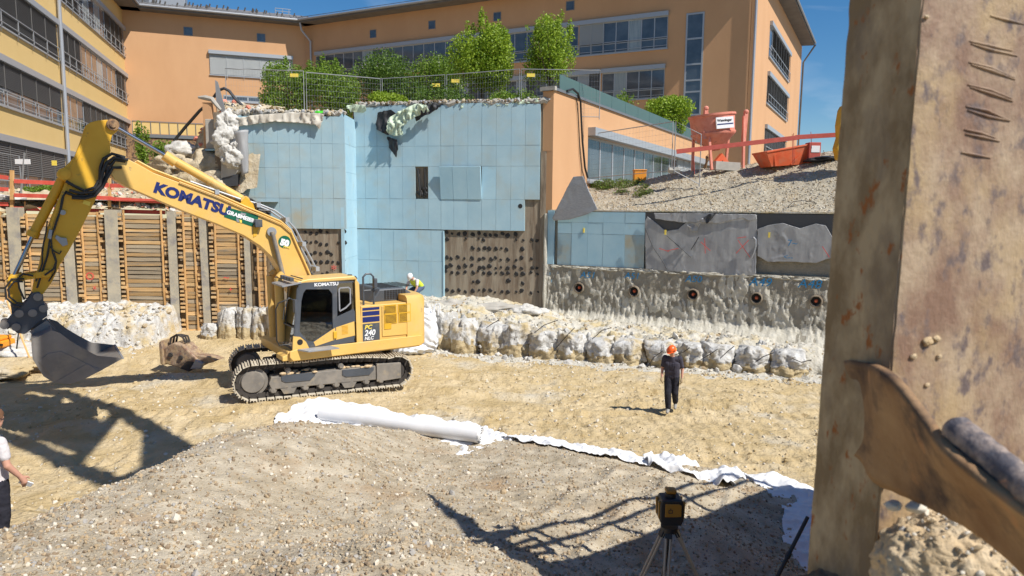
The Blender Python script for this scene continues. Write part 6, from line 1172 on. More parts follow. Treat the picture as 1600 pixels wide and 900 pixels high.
# ================================================================== site things on the ridge
YM = 27.3
mx = thing('concrete_skip', 'faded orange concrete mixing silo on legs with a white label plate', 'silo', on_slope(1118, 268)); mx.rotation_euler = (0, R(2), R(14)); mx.scale = (1.36, 1.36, 1.28)
s = YM/FPX; m_ = MB()
def lathe(m_, prof, n=28, cx=0, cy=0):
    vs = [(cx+r*math.cos(2*math.pi*k/n), cy+r*math.sin(2*math.pi*k/n), z) for r, z in prof for k in range(n)]; fs = [(i*n+k, i*n+(k+1) % n, (i+1)*n+(k+1) % n, (i+1)*n+k) for i in range(len(prof)-1) for k in range(n)]; return m_.add(vs, fs)
tilt = Matrix.Rotation(R(-9), 4, 'Y')
m_.T = Matrix.Translation((0, 0, .10)) @ tilt; lathe(m_, [(.0, .55), (.14, .56), (.62, 1.02), (.66, 1.08), (.66, 1.12), (.63, 1.14), (.66, 1.60), (.70, 1.62), (.70, 1.68), (.66, 1.68), (.60, 1.2), (.1, .62)]); obj('drum', m_, M['orpale'], mx, smooth=True)
m_ = MB(); m_.T = Matrix.Translation((0, 0, .10)) @ tilt; m_.prism([(-.28, 1.19), (.28, 1.19), (.28, 1.53), (-.28, 1.53)], -.70, -.655); lp_ = obj('label_plate', m_, M['wht'], mx)
m_ = MB(); m_.T = Matrix.Translation((0, 0, .10)) @ tilt; m_.bx(-.26, .26, -.704, -.7005, 1.30, 1.335); obj('label_stripe', m_, M['navy'], lp_)
T_ = Matrix.Translation((0, 0, .10)) @ tilt; o = text('Wanninger', .105, M['ind'], lp_, (0, 0, 0), (0, 0, 0), name='lettering', ext=.001, bold=.003); o.matrix_local = T_ @ Matrix.Translation((-.25, -.705, 1.40)) @ Matrix.Rotation(R(90), 4, 'X')
for (ax, ay, bx2, by2) in ((-.62, -.35, -.42, -.5), (.60, -.35, .62, -.5), (-.62, .4, -.5, .5), (.6, .4, .62, .5)): m_ = MB(); m_.bar((ax, ay, 1.75), (bx2, by2, 0), .075); obj('leg', m_, M['orpale'], mx, bev=.01)
for x_ in (-.66, .66): m_ = MB(); m_.bar((x_, -.35, 1.85), (x_*.98, -.35, .95), .11, .09); m_.sphere((x_, -.35, 1.88), .08, 8, 5); obj('lifting_bracket', m_, M['orpale'], mx)
m_ = MB(); m_.bx(-.3, .5, -.52, -.3, .02, .28); obj('base_plate', m_, M['conc'], mx); m_ = MB(); m_.prism([(-.22, .3), (-.02, .55), (.22, .3), (.1, .18), (.0, .34), (-.1, .18)], -.35, -.2); obj('discharge_gate', m_, M['orange'], mx); m_ = MB()
for i in range(7): m_.tube([(-.5+random.uniform(-.1, .1), -.3, .05), (-.45+random.uniform(-.1, .1), -.35, .4), (-.3, -.2, .6)], .022, 5)
obj('valve_gear', m_, M['rusto'], mx)
YT = 27.0; tbx = thing('mortar_tub', 'orange steel skip tub tilted on the ridge in front of the blue sky', 'tub', on_slope(1222, 259)); tbx.rotation_euler = (0, R(-5), R(8)); W_ = .92
m_ = MB(); outv = [(-W_*1.0, -.55, .55), (W_*.98, -.55, .72), (W_*.98, .55, .72), (-W_*1.0, .55, .55), (-W_*.72, -.42, .0), (W_*.86, -.42, .0), (W_*.86, .42, .0), (-W_*.72, .42, .0)]
m_.add(outv, [(0, 4, 5, 1), (1, 5, 6, 2), (2, 6, 7, 3), (3, 7, 4, 0), (4, 7, 6, 5)]); o = obj('tub', m_, M['orange'], tbx); sm_ = o.modifiers.new('s', 'SOLIDIFY'); sm_.thickness = .03; sm_.offset = 0
for (a, b) in ((0, 1), (1, 2), (2, 3), (3, 0)): m_ = MB(); m_.bar(outv[a], outv[b], .07, .06); obj('rim', m_, M['orange'], tbx, bev=.008)
for (a, b) in (((-.6, -.53, .56), (-.5, -.44, 0)), ((.93, -.57, .7), (.82, -.45, .0)), ((.45, -.53, .35), (.1, -.46, .02))): m_ = MB(); m_.bar(a, b, .08, .05); obj('stiffener', m_, M['orange'], tbx)
bb = thing('barrier_board', 'long faded red barrier boards on thin rods along the gravel ridge', 'barrier', at_y(1060, 240, 25.8)-Vector((0, 0, .6)))
def bl(px, py, Y=25.8): return at_y(px, py, Y)-bb.location
for a, b in (((1057, 237), (1246, 215)), ((1243, 214.5), (1345, 208.5))): m_ = MB(); m_.bar(bl(*a), bl(*b, 25.6), .03, .165); obj('board', m_, M['redd'], bb, bev=.004)
for (px, y0_, y1_) in ((1084, 232, 272), (1238, 210, 258), (1267, 206, 232), (1240, 208, 255)): m_ = MB(); m_.tube([bl(px, y0_), bl(px+1, y1_)], .012, 5); obj('rod', m_, M['redd'], bb)
ob = thing('orange_box', 'small orange box standing among the weeds under the annex windows', 'box', on_slope(999, 283)+Vector((0, 0, .2))); m_ = MB(); m_.bx(-.27, .27, -.2, .2, -.25, .24); obj('body', m_, M['oramb'], ob, bev=.03); m_ = MB(); m_.bx(-.29, .29, -.22, .22, .241, .30); obj('lid', m_, M['oramb'], ob, bev=.02)
sb = thing('sign_box', 'dark red box behind the right end of the orange tub', 'box', on_slope(1268, 251)+Vector((0, 0, .2))); m_ = MB(); m_.bx(-.2, .25, -.2, .2, -.3, .48); obj('body', m_, M['redd'], sb, bev=.02); m_ = MB(); m_.bx(-.12, .2, -.215, -.201, .1, .35); obj('label', m_, M['wht'], sb); 
o = lump('black_foil', 'flat heap of black foil on the ridge beside the rusty column', 'foil', on_slope(1290, 249), (.75, .5, .12), 'btarp', 77, amp=.3)
yc_ = thing('yellow_machine_arm', 'edge of a yellow machine peeking out beside the rusty steel column', 'machine', at_y(1312, 235, 25)); m_ = MB(); P4 = [at_y(a, b, 25)-yc_.location for a, b in ((1316, 165), (1312, 172), (1308, 196), (1309, 215), (1304, 232), (1308, 250), (1330, 252), (1335, 168))]; m_.prism([(p.x, p.z) for p in P4], -.2, .2); obj('arm', m_, M['ylwarm'], yc_, bev=.03)
m_ = MB()
for q in range(2): pts = [at_y(a, b, 24.0+q*.05) for a, b in ((1233, 331), (1232, 322), (1240, 315), (1255, 313.5), (1272, 316), (1285, 324), (1291, 332))]; m_.tube(pts, .012, 5)
tag(obj('cable_loop', m_, M['trackd']), 'thin dark cable loop standing up from the wall edge near the rusty column', 'cable')
tubething('block', 'small broken concrete foot under the grey fence post', 'concrete foot', [at_y(1045, 266, 27.4), at_y(1062, 266, 27.4)], .12, 'conc')
# ================================================================== pit floor things
bg_ = thing('bulk_bag', 'white woven bulk bag of rubble standing behind the rear of the excavator', 'bulk bag', at_y(655, 552, 24.0)); bg_.location.z = .15; v, f = ico(5); a_ = np.abs(v)**.55*np.sign(v); a_ = a_/np.abs(a_).max(); crease = .05*np.sin(v[:, 2]*24+v[:, 0]*9+3*fbm(v[:, 0]*3, v[:, 1]*3, v[:, 2]*3, s=5)); V = a_*(1+crease+.06*fbm(v[:, 0]*2, v[:, 1]*2, v[:, 2]*2, s=6))[:, None]*np.array([.55, .5, .78])*np.array([1, 1, 1])+np.array([.1, 0, .72]); V[:, 0] *= 1-.12*(V[:, 2]-.7); o = raw('sack', V, f, M['bigbag'], bg_)
v, f = ico(4); V = v*np.array([.62, .45, .22])*(1+.25*fbm(v[:, 0]*3, v[:, 1]*3, v[:, 2]*3, s=8)+.08*np.sin(v[:, 0]*20))[:, None]+np.array([-.25, -.35, .12]); raw('slack_foot', V, f, M['bigbag'], bg_)
for (x_, y_) in ((-.3, -.3), (.6, -.3), (.6, .3)): m_ = MB(); m_.tube([(x_-.1, y_, 1.35), (x_-.05, y_, 1.6), (x_+.1, y_, 1.62), (x_+.12, y_, 1.3)], .025, 5); obj('lifting_loop', m_, M['bigbag'], bg_, smooth=True)
lump('rubble_block', 'dark boulder beside the first cut pile on the bench', 'rubble', at_y(705, 478, 26.5), (.8, .4, .25), 'conc', 340, amp=.4); lump('rubble_block', 'long broken concrete kerb on the bench below the glue spots', 'rubble', at_y(775, 482, 26.2), (1.2, .35, .2), 'conc', 341, amp=.4); lump('rubble_block', 'broken grey block on the bench by the wall corner', 'rubble', at_y(822, 487, 26.0), (.7, .4, .25), 'pale', 342, amp=.5)
cr = thing('hydraulic_crusher', 'rusty demolition crusher attachment lying on the clay left of the tracks', 'crusher', at_y(300, 578, 20.9)); cr.location.z = .12; cr.rotation_euler = (0, 0, R(-8))
Q = lambda a, b: ((a-300)*20.9/FPX, (583-b)*20.9/FPX*.96)
m_ = MB(); m_.prism([Q(258, 572), Q(257, 536), Q(262, 532), Q(264, 574)], -.35, .35); ht = obj('mounting_plate', m_, M['rust'], cr, bev=.02)
m_ = MB(); m_.prism([Q(262, 572), Q(264, 545), Q(280, 536), Q(296, 540), (Q(312, 556)), Q(318, 562), Q(322, 575), Q(305, 583), Q(288, 578)], -.28, .28); o = obj('housing', m_, M['rust'], cr, bev=.04)
m_ = MB(); m_.prism([Q(312, 556), Q(335, 558), Q(352, 563), Q(340, 568), Q(322, 572), Q(310, 566)], -.2, .2); obj('jaw', m_, M['rust'], cr, bev=.03)
m_ = MB(); m_.prism([Q(290, 578), Q(302, 566), Q(312, 566), Q(318, 574), Q(305, 583)], -.31, -.281); obj('grill_plate', m_, M['trackd'], cr); m_ = MB(); m_.prism([Q(308, 578), Q(318, 562), Q(330, 568), Q(326, 577)], -.34, -.2); obj('tooth', m_, M['meml'], cr, bev=.02)
m_ = MB()
for q in range(3): pts = [Q(266+q*2, 548), Q(270+q*2, 530-q), Q(280, 524+q), Q(290+q, 528), Q(295, 538)]; m_.tube([(p[0], -.1+q*.1, p[1]) for p in pts], .03, 6)
obj('hoses', m_, M['trackd'], cr, smooth=True)
for (px, py) in ((275, 556), (292, 560)): x, z = Q(px, py); m_ = MB(); m_.cyl((x, -.33, z), (x, .33, z), .07, 10); obj('pin', m_, M['trackd'], cr)
vm = thing('plate_compactor', 'small yellow machine lying at the left edge below the bucket', 'machine', at_y(4, 541, 21.5)); m_ = MB(); m_.bx(-.3, .22, -.3, .3, .0, .22); obj('body', m_, M['oramb'], vm, bev=.05); m_ = MB(); m_.bx(-.25, .15, -.25, .25, .221, .34); obj('hood', m_, M['oramb'], vm, bev=.04); m_ = MB(); m_.bx(-.32, .25, -.32, -.301, .08, .14); obj('strip', m_, M['black'], vm)
tubething('wooden_stake', 'slanting wooden stake in the rubble left of the bucket', 'stake', [at_y(11, 470, 21.6), at_y(49, 566, 20.6)], .028, 'batten', 5)
tubething('steel_rod', 'short steel rod leaning on the wooden stake', 'rod', [at_y(26, 545, 21.2), at_y(29, 520, 21.2)], .02, 'trackd', 5)
for i, (px, py, Y, r) in enumerate(((20, 548, 22, (1.3, .7, .28)), (45, 566, 20.6, (1.1, .4, .14)), (-10, 580, 20, (1.3, .6, .25)))): lump('rubble_heap', ['pale rubble heap beside the small yellow machine', 'flat clay ledge at the foot of the wooden stake', 'clay lump at the left frame edge under the bucket'][i], 'rubble', at_y(px, py, Y), r, 'pale' if i == 0 else 'clay', 360+i, amp=.4)
# ------------------------------------------------------------------ geotextile
m_ = MB(); a = at_z(503, 646, .27); b = at_z(750, 679, .27); rr = .185; n_ = 40; dR = (b-a)
rt = thing('geotextile_roll', 'long white roll of geotextile lying on the edge of the gravel', 'fabric roll', (a+b)/2-Vector((0, 0, .2))); a -= rt.location; b -= rt.location
pts = [a+(b-a)*i/n_+Vector((0, 0, .004*math.sin(i*.9)+.012*math.sin(i*.17))) for i in range(n_+1)]; m_.tube(pts, [rr*(1+.008*math.sin(i*1.3)) for i in range(n_+1)], 28, caps=False); obj('roll', m_, M['geot'], rt, smooth=True, ang=None)
dv = (b-a).normalized(); sx_ = dv.cross(Vector((0, 0, 1))); m_ = MB(); sp = [(rr*(1-.75*k/60)) for k in range(61)]; vs = []; fs = []
for k in range(61): an = 2*math.pi*k*3/60; off = (sx_*math.cos(an)+Vector((0, 0, 1))*math.sin(an))*sp[k]; vs += [b+off-dv*.05, b+off+dv*.035]
fs = [(2*k, 2*k+1, 2*k+3, 2*k+2) for k in range(60)]; m_.add(vs, fs); o = obj('wound_layers', m_, M['geot'], rt, smooth=True); sm_ = o.modifiers.new('s', 'SOLIDIFY'); sm_.thickness = .012
def groundsheet(nm, label, pxs, z0=.06, amp=.05, seed=1, res=.025, nsc=2.5, base=None, lift=None):
    pl = [tuple(at_z(a, b, z0)[:2]) for a, b in pxs]; xs_ = [p[0] for p in pl]; ys_ = [p[1] for p in pl]; gx = np.arange(min(xs_)-.1, max(xs_)+.1, res); gy = np.arange(min(ys_)-.1, max(ys_)+.1, res); X, Y = np.meshgrid(gx, gy, indexing='ij')
    pl = ragged(pl, .06, seed); K = inpoly(X, Y, pl); X, Y, F = snap(X, Y, K, pl, grid_faces(len(gx), len(gy))); zb_ = (base or ground)(X, Y); rdg = 1-np.abs(fbm(X*nsc, Y*nsc, o=4, s=seed+4))*2.2; Z = zb_+.02+amp*np.clip(rdg, 0, 1)**1.5+.004*fbm(X*12, Y*12, s=seed+6)
    if lift is not None: Z = Z+lift(X, Y)
    V = np.stack([X.ravel(), Y.ravel(), Z.ravel()], 1); us = np.unique(F); mp = -np.ones(len(V), int); mp[us] = np.arange(len(us))
    o = raw(nm, V[us], mp[F], M['geot'], None, smooth=True); tag(o, label, 'geotextile'); sm_ = o.modifiers.new('s', 'SOLIDIFY'); sm_.thickness = .008; sm_.offset = 1; return o
groundsheet('geotextile', 'white geotextile spread flat under the long roll', [(428, 662), (460, 645), (498, 633), (560, 640), (700, 662), (760, 668), (806, 688), (790, 700), (760, 706), (700, 722), (640, 705), (560, 690), (470, 700), (436, 690)], amp=.04, seed=3, nsc=1.6)
groundsheet('geotextile', 'narrow white geotextile edge running from the roll along the gravel', [(780, 682), (840, 684), (900, 693), (975, 707), (1015, 714), (1012, 730), (965, 722), (900, 711), (820, 700)], amp=.05, seed=7, nsc=3, base=lambda X, Y: np.maximum(ground(X, Y), np.minimum(heap(X, Y), ground(X, Y)+.22))+.015)
groundsheet('geotextile', 'crumpled white geotextile bunch in the middle of the gravel edge', [(1005, 716), (1030, 710), (1060, 718), (1110, 733), (1170, 743), (1200, 752), (1190, 770), (1120, 760), (1060, 742), (1015, 730)], amp=.17, seed=9, nsc=1.6)
groundsheet('geotextile', 'wide white geotextile corner beside the rusty column', [(1165, 744), (1215, 748), (1265, 764), (1310, 790), (1320, 900), (1320, 990), (1180, 990), (1205, 920), (1225, 850), (1225, 800), (1195, 770)], amp=.07, seed=12, nsc=1.6, base=lambda X, Y: np.maximum(ground(X, Y), -.4+0*X)+.03)
# ================================================================== people
def capsule(m_, a, b, ra, rb, n=12):
    a = Vector(a); b = Vector(b); t = (b-a).normalized(); pts = [a-t*ra*.98, a-t*ra*.8, a-t*ra*.4, a, b, b+t*rb*.4, b+t*rb*.8, b+t*rb*.98]; rs = [ra*.15, ra*.6, ra*.92, ra, rb, rb*.92, rb*.6, rb*.15]; m_.tube(pts, rs, n)
def figure(name, label, loc, rz, J, mats, voxel=.012, sleeve=1.0, fold=.008, helmet=None, hair=None, vest=None, scale=1.0, hands=True, item=None):
    """J: joints in metres, +x forward, +y left, z up. mats: shirt, skin, trousers, boots, hands"""
    t = thing(name, label, 'person', loc, rz); t.scale = (scale,)*3; m_ = MB(); segs = []
    def sg(a, b, ra, rb, k, add=True):
        segs.append((np.array(a, float), np.array(b, float), ra, rb, k))
        if add: capsule(m_, a, b, ra, rb)
    V3 = lambda p: Vector(p)
    pel, ch, nk, hd = [V3(J[k]) for k in ('pelvis', 'chest', 'neck', 'head')]; ls, rs_ = V3(J['Ls']), V3(J['Rs']); ax = (ls-rs_).normalized(); hx_ = (V3(J['Lh'])-V3(J['Rh'])).normalized()
    for o_ in (-.085, -.03, .03, .085): sg(pel+hx_*o_*.9, ch+ax*o_*1.0, .105, .115, 0)
    sg(rs_+(ls-rs_)*.12-(nk-ch)*.15, ls-(ls-rs_)*.12-(nk-ch)*.15, .075, .075, 0); sg(ch+ax*.05, nk-(nk-ch)*.25, .10, .07, 0); sg(ch-ax*.05, nk-(nk-ch)*.25, .10, .07, 0)
    sg(nk-(nk-ch)*.1, hd-(hd-nk)*.35, .055, .052, 1)
    up_ = (hd-nk).normalized(); f0 = V3(J.get('face', (1, 0, 0))); f0 = (f0-up_*f0.dot(up_)).normalized(); sd_ = up_.cross(f0)
    m_.T = Matrix.Translation(hd) @ Matrix((f0, sd_, up_)).transposed().to_4x4()
    m_.sphere((-.01, 0, .03), .1, 18, 12, (.95, .78, 1.0)); m_.sphere((.02, 0, -.04), .075, 16, 10, (.95, .78, 1.0)); m_.sphere((.092, 0, -.012), .016, 8, 6, (1, .75, 1.3)); m_.sphere((.0, .078, -.005), .022, 8, 6, (.8, .35, 1.3)); m_.sphere((.0, -.078, -.005), .022, 8, 6, (.8, .35, 1.3)); m_.sphere((.075, 0, .03), .03, 8, 6, (.6, 1.7, .4)); m_.sphere((.082, 0, -.055), .02, 8, 6, (.5, 1.2, .35)); m_.T = None
    segs.append((np.array(hd-up_*.04), np.array(hd+up_*.05), .1, .1, 1))
    for s in 'LR':
        sh_, el, wr = V3(J[s+'s']), V3(J[s+'e']), V3(J[s+'w']); cut = sh_+(el-sh_)*sleeve
        sg(sh_, cut, .062, .054, 0); sg(cut, el, .043, .04, 1) if sleeve < 1 else None; sg(el, wr, .042, .028, 1)
        hdv = (wr-el).normalized(); fw = V3(J.get(s+'f', hdv)).normalized(); pal = wr+fw*.085; sdv = fw.cross(Vector((0, 1, 0))).normalized(); sg(wr, pal, .03, .034, 4)
        if hands:
            for q in range(4):
                b0 = pal+sdv*(q-1.5)*.021; ln = (.068, .078, .072, .055)[q]; k1 = b0+fw*ln*.55+ax*(-.012 if s == 'L' else .012); k2 = k1+fw*ln*.4+ax*(-.03 if s == 'L' else .03); sg(b0, k1, .0115, .0105, 4); sg(k1, k2, .0105, .009, 4)
            b0 = wr+fw*.03+sdv*.028; k1 = b0+sdv*.03+fw*.03; sg(b0, k1, .014, .012, 4); sg(k1, k1+fw*.03+sdv*.004, .012, .010, 4)
        hp_, kn, an, to = V3(J[s+'h']), V3(J[s+'k']), V3(J[s+'a']), V3(J[s+'t']); sg(hp_, kn, .102, .078, 2); sg(kn, an+(kn-an)*.12, .078, .068, 2); sg(an+(kn-an)*.1, an, .05, .05, 3); sg(an-Vector((0, 0, .03)), to, .047, .040, 3)
    me = mesh('b', m_.v, m_.f, MATS_[0]); o = bpy.data.objects.new('b', me); COL.objects.link(o); r = o.modifiers.new('r', 'REMESH'); r.mode = 'VOXEL'; r.voxel_size = voxel; s_ = o.modifiers.new('s', 'SMOOTH'); s_.factor = .5; s_.iterations = 3
    dg = bpy.context.evaluated_depsgraph_get(); me2 = bpy.data.meshes.new_from_object(o.evaluated_get(dg)); bpy.data.objects.remove(o)
    n = len(me2.vertices); co = np.empty(n*3); me2.vertices.foreach_get('co', co); co = co.reshape(-1, 3); best = np.full(n, 9.); kk = np.zeros(n, int)
    for a, b, ra, rb, k in segs:
        ab = b-a; tt = np.clip(((co-a)@ab)/max(ab@ab, 1e-9), 0, 1); d = np.linalg.norm(co-(a+tt[:, None]*ab), axis=1)-(ra+(rb-ra)*tt); u = d < best; best[u] = d[u]; kk[u] = k
    nr = np.empty(n*3); me2.vertices.foreach_get('normal', nr); nr = nr.reshape(-1, 3); cl = (kk == 0) | (kk == 2); fo = np.abs(fbm(co[:, 0]*7, co[:, 1]*7, co[:, 2]*9, o=3, s=5)); co = co+nr*(cl*(fold*(1-fo*2.2)+.004))[:, None]; me2.vertices.foreach_set('co', co.ravel())
    me2.materials.clear()
    for q in mats: me2.materials.append(q)
    pi = np.array([kk[p.vertices[0]] for p in me2.polygons]); me2.polygons.foreach_set('material_index', pi.astype(np.int32)); me2.polygons.foreach_set('use_smooth', [True]*len(me2.polygons)); me2.update(); me2.name = 'body'
    ob = bpy.data.objects.new('body', me2); link(ob, t); HM = Matrix.Translation(hd) @ Matrix((f0, sd_, up_)).transposed().to_4x4()
    if helmet:
        h_ = MB(); h_.T = HM; prof = []; nn = 24; vs = []
        for i in range(9):
            a = math.pi/2*i/8
            for k in range(nn): b = 2*math.pi*k/nn; vs.append((-.01+.128*math.cos(a)*math.cos(b), .105*math.cos(a)*math.sin(b), .035+.115*math.sin(a)))
        h_.add(vs, [(i*nn+k, i*nn+(k+1) % nn, (i+1)*nn+(k+1) % nn, (i+1)*nn+k) for i in range(8) for k in range(nn)]); lathe(h_, [(.10, .034), (.128, .030), (.128, .040), (.10, .046)], 24); h_.sphere((.115, 0, .033), .05, 10, 6, (1, 1.2, .12)); hm = obj('helmet', h_, helmet, t, smooth=True, ang=.9)
        if helmet == M['helo']: g_ = MB(); g_.T = HM; g_.sphere((-.06, .098, .05), .024, 8, 6, (1, .4, 1)); obj('clip', g_, M['yel'], hm); g_ = MB(); g_.T = HM; g_.sphere((.03, .108, .06), .022, 10, 6, (1, .3, 1)); obj('vent', g_, M['black'], hm)
    if hair:
        v, f = ico(3); k = v[:, 2]-.35*v[:, 0] > -.25; V = v*np.array([.118, .098, .120])*(1+.14*fbm(v[:, 0]*7, v[:, 1]*7, v[:, 2]*7))[:, None]+np.array([-.022, 0, .036]); V = np.array([list(HM @ Vector(p)) for p in V]); F = f[k[f].all(1)]; raw('hair', V, F, hair, t)
    if vest:
        v_ = MB(); 
        for sgn in (1, -1): pass
        c0 = pel+(ch-pel)*.2
        for o_ in (-.085, -.03, .03, .085): capsule(v_, c0+ax*o_, ch+ax*o_*1.05, .122, .13, 12)
        capsule(v_, rs_+(ls-rs_)*.15-(nk-ch)*.15, ls-(ls-rs_)*.15-(nk-ch)*.15, .086, .086); o = obj('vest', v_, vest, t, smooth=True); r = o.modifiers.new('r', 'REMESH'); r.mode = 'VOXEL'; r.voxel_size = .018; r.use_smooth_shade = True
    return t
MATS_ = [M['skin']]
# worker in the orange helmet, walking towards us and looking down to his right
p = at_z(1048, 643, .0); gz = float(ground(np.array([p.x]), np.array([p.y]))[0]); p = at_z(1048, 643, gz)
figure('person', 'worker in orange helmet, dark grey t-shirt and black trousers walking across the clay', (p.x, p.y, gz), R(-112),
       dict(pelvis=(.0, 0, .93), chest=(.03, 0, 1.24), neck=(.07, .0, 1.47), head=(.145, -.01, 1.60), face=(.8, -.45, -.75), Ls=(.04, .185, 1.40), Rs=(.04, -.185, 1.40), Le=(-.03, .245, 1.12), Lw=(.03, .25, .90), Re=(.02, -.245, 1.12), Rw=(.12, -.235, .90),
            Lh=(0, .09, .90), Rh=(0, -.09, .90), Lk=(.02, .09, .50), La=(-.20, .08, .20), Lt=(-.10, .09, .07), Rk=(.14, -.07, .50), Ra=(.10, -.05, .10), Rt=(.26, -.05, .045)),
       [M['tgrey'], M['skin'], M['trs'], M['boot'], M['glove']], voxel=.011, sleeve=.75, helmet=M['helo'])
# man at the left edge seen from behind, phone in his hand
p = at_y(-10, 740, 7.7)
mz = p.z-1.03; figure('person', 'man in light grey t-shirt and dark trousers at the left edge holding a phone', (p.x, p.y, mz), R(62),
       dict(pelvis=(.0, 0, .97), chest=(.0, 0, 1.27), neck=(.02, .0, 1.50), head=(.05, .0, 1.66), face=(1, .1, -.1), Ls=(.0, .20, 1.44), Rs=(.0, -.20, 1.44), Le=(-.05, .27, 1.17), Lw=(.08, .25, .98), Re=(.02, -.275, 1.17), Rw=(.14, -.285, 1.00), Rf=(.45, .0, -.9),
            Lh=(0, .095, .93), Rh=(0, -.095, .93), Lk=(.06, .10, .50), La=(-.02, .10, .10), Lt=(.14, .11, .045), Rk=(-.0, -.11, .50), Ra=(-.08, -.11, .10), Rt=(.08, -.12, .045)),
       [M['tlight'], M['skin'], M['trs'], M['boot'], M['skin']], voxel=.0085, sleeve=.62, hair=M['hair'])
Mp = Matrix.Translation((p.x, p.y, mz)) @ Matrix.Rotation(R(62), 4, 'Z'); q = Mp @ Vector((.20, -.275, .90)); ph = MB(); ph.bx(-.07, .07, -.006, .006, -.035, .035); o = obj('phone', ph, M['wht'], None, bev=.004); o.location = q; o.rotation_euler = (R(30), R(35), R(35)); tag(o, 'small white phone in the hand of the man at the left edge', 'phone')
# worker bending down behind the excavator
p = at_y(651, 474, 25.4)
figure('person', 'worker in white helmet and yellow hi-vis vest bending down behind the excavator engine deck', (p.x, p.y, p.z), R(-125),
       dict(pelvis=(-.18, 0, .62), chest=(.06, 0, .80), neck=(.20, .0, .96), head=(.32, .0, 1.02), face=(.6, 0, -1), Ls=(.16, .19, .88), Rs=(.16, -.19, .88), Le=(.26, .26, .62), Lw=(.38, .2, .40), Re=(.26, -.26, .62), Rw=(.38, -.2, .40),
            Lh=(-.18, .1, .60), Rh=(-.18, -.1, .60), Lk=(.16, .16, .48), La=(-.02, .14, .10), Lt=(.12, .14, .05), Rk=(.16, -.16, .48), Ra=(-.08, -.14, .10), Rt=(.08, -.14, .05)),
       [M['tlight'], M['skin'], M['denim'], M['boot'], M['glove']], voxel=.016, sleeve=.6, helmet=M['helw'], vest=M['hiviz'])
# operator in the cab
q = C0+Ru @ Vector((-.02, .86, 1.72))
figure('person', 'excavator operator in dark shirt sitting behind the cab window', tuple(q), UR,
       dict(pelvis=(.0, 0, .12), chest=(-.03, 0, .42), neck=(.0, .0, .66), head=(.03, .0, .80), face=(1, 0, -.1), Ls=(-.01, .19, .60), Rs=(-.01, -.19, .60), Le=(.10, .25, .34), Lw=(.36, .22, .28), Re=(.10, -.25, .34), Rw=(.36, -.22, .28),
            Lh=(.05, .1, .12), Rh=(.05, -.1, .12), Lk=(.45, .14, .14), La=(.55, .12, -.25), Lt=(.68, .12, -.30), Rk=(.45, -.14, .14), Ra=(.55, -.12, -.25), Rt=(.68, -.12, -.30)),
       [M['tgrey'], M['skin'], M['trs'], M['boot'], M['skin']], voxel=.016, sleeve=.7, hair=M['hair'], scale=.88)
# ================================================================== laser level on tripod
YL_ = 5.6; lb = at_y(1046, 818, YL_); gz = float(heap(np.array([lb.x]), np.array([lb.y+.3]))[0])
tpd = thing('tripod', 'aluminium survey tripod with black clamps standing on the shaded gravel', 'tripod', (lb.x, lb.y, gz)); top = Vector((0, 0, lb.z-gz-.02)); m_ = MB(); m_.cyl(top-Vector((0, 0, .04)), top, .075, 16); m_.cyl(top-Vector((0, 0, .14)), top-Vector((0, 0, .04)), .028, 10); obj('tripod_head', m_, M['laser'], tpd, smooth=True)
for i, (an, sp) in enumerate(((200, .62), (255, .62), (-20, .62))):
    a = R(an); f0 = Vector((math.cos(a)*sp, math.sin(a)*sp*.9, .0)); h0 = top+Vector((math.cos(a)*.06, math.sin(a)*.05, -.04)); f0.z = 0; mid = h0.lerp(f0, .52); sdv = Vector((-math.sin(a), math.cos(a), 0))*.018
    m_ = MB(); m_.tube([h0+sdv, mid+sdv], .011, 6); m_.tube([h0-sdv, mid-sdv], .011, 6); m_.bar(h0.lerp(f0, .42), f0, .022, .016); lg = obj('leg', m_, M['trip'], tpd)
    d = (f0-h0).normalized(); m_ = MB(); m_.bar(mid-d*.06, mid+d*.05, .06, .04); obj('clamp', m_, M['laser'], lg, bev=.004); m_ = MB(); m_.bar(h0-d*.02, h0+d*.05, .055, .035); obj('hinge', m_, M['laser'], lg, bev=.004); m_ = MB(); m_.sphere(mid+sdv*1.8, .022, 8, 5); obj('clamp_knob', m_, M['laser'], lg)
m_ = MB(); m_.tube([top+Vector((-.02, -.06, -.06)), top+Vector((-.05, -.09, -.35)), top+Vector((-.10, -.12, -.55)), top+Vector((-.12, -.13, -.8))], .016, 6); obj('strap', m_, M['laser'], tpd, smooth=True)
lv = thing('laser_level', 'black and amber rotating laser level mounted on the tripod', 'laser level', (lb.x, lb.y, lb.z)); m_ = MB(); m_.prism([(-.082, .015), (.082, .015), (.10, .06), (.10, .20), (.085, .245), (-.085, .245), (-.10, .20), (-.10, .06)], -.085, .085); b_ = obj('housing', m_, M['laser'], lv, bev=.014)
m_ = MB(); m_.prism([(-.062, .10), (.035, .10), (.075, .105), (.075, .20), (.055, .215), (-.062, .215)], -.098, -.0855); pn_ = obj('front_cover', m_, M['lasery'], lv, bev=.005); m_ = MB(); m_.ring([(-.035, .135), (.0, .135), (.0, .165), (-.035, .165)], [(-.029, .141), (-.006, .141), (-.006, .159), (-.029, .159)], -.1005, -.0985); m_.bx(-.024, -.012, -.1005, -.0985, .17, .178); obj('button', m_, M['laser'], pn_)
for sx_ in (-1, 1): m_ = MB(); m_.bar((sx_*.098, -.05, .07), (sx_*.104, -.05, .22), .02, .03); m_.bar((sx_*.098, .05, .07), (sx_*.104, .05, .22), .02, .03); obj('side_guard', m_, M['lasery'], lv, bev=.004)
m_ = MB(); m_.cyl((0, 0, .245), (0, 0, .275), .045, 16); obj('collar', m_, M['laser'], lv, smooth=True); m_ = MB(); m_.bx(-.045, .045, -.045, .045, .276, .315); obj('rotor_head', m_, M['lasery'], lv, bev=.016)
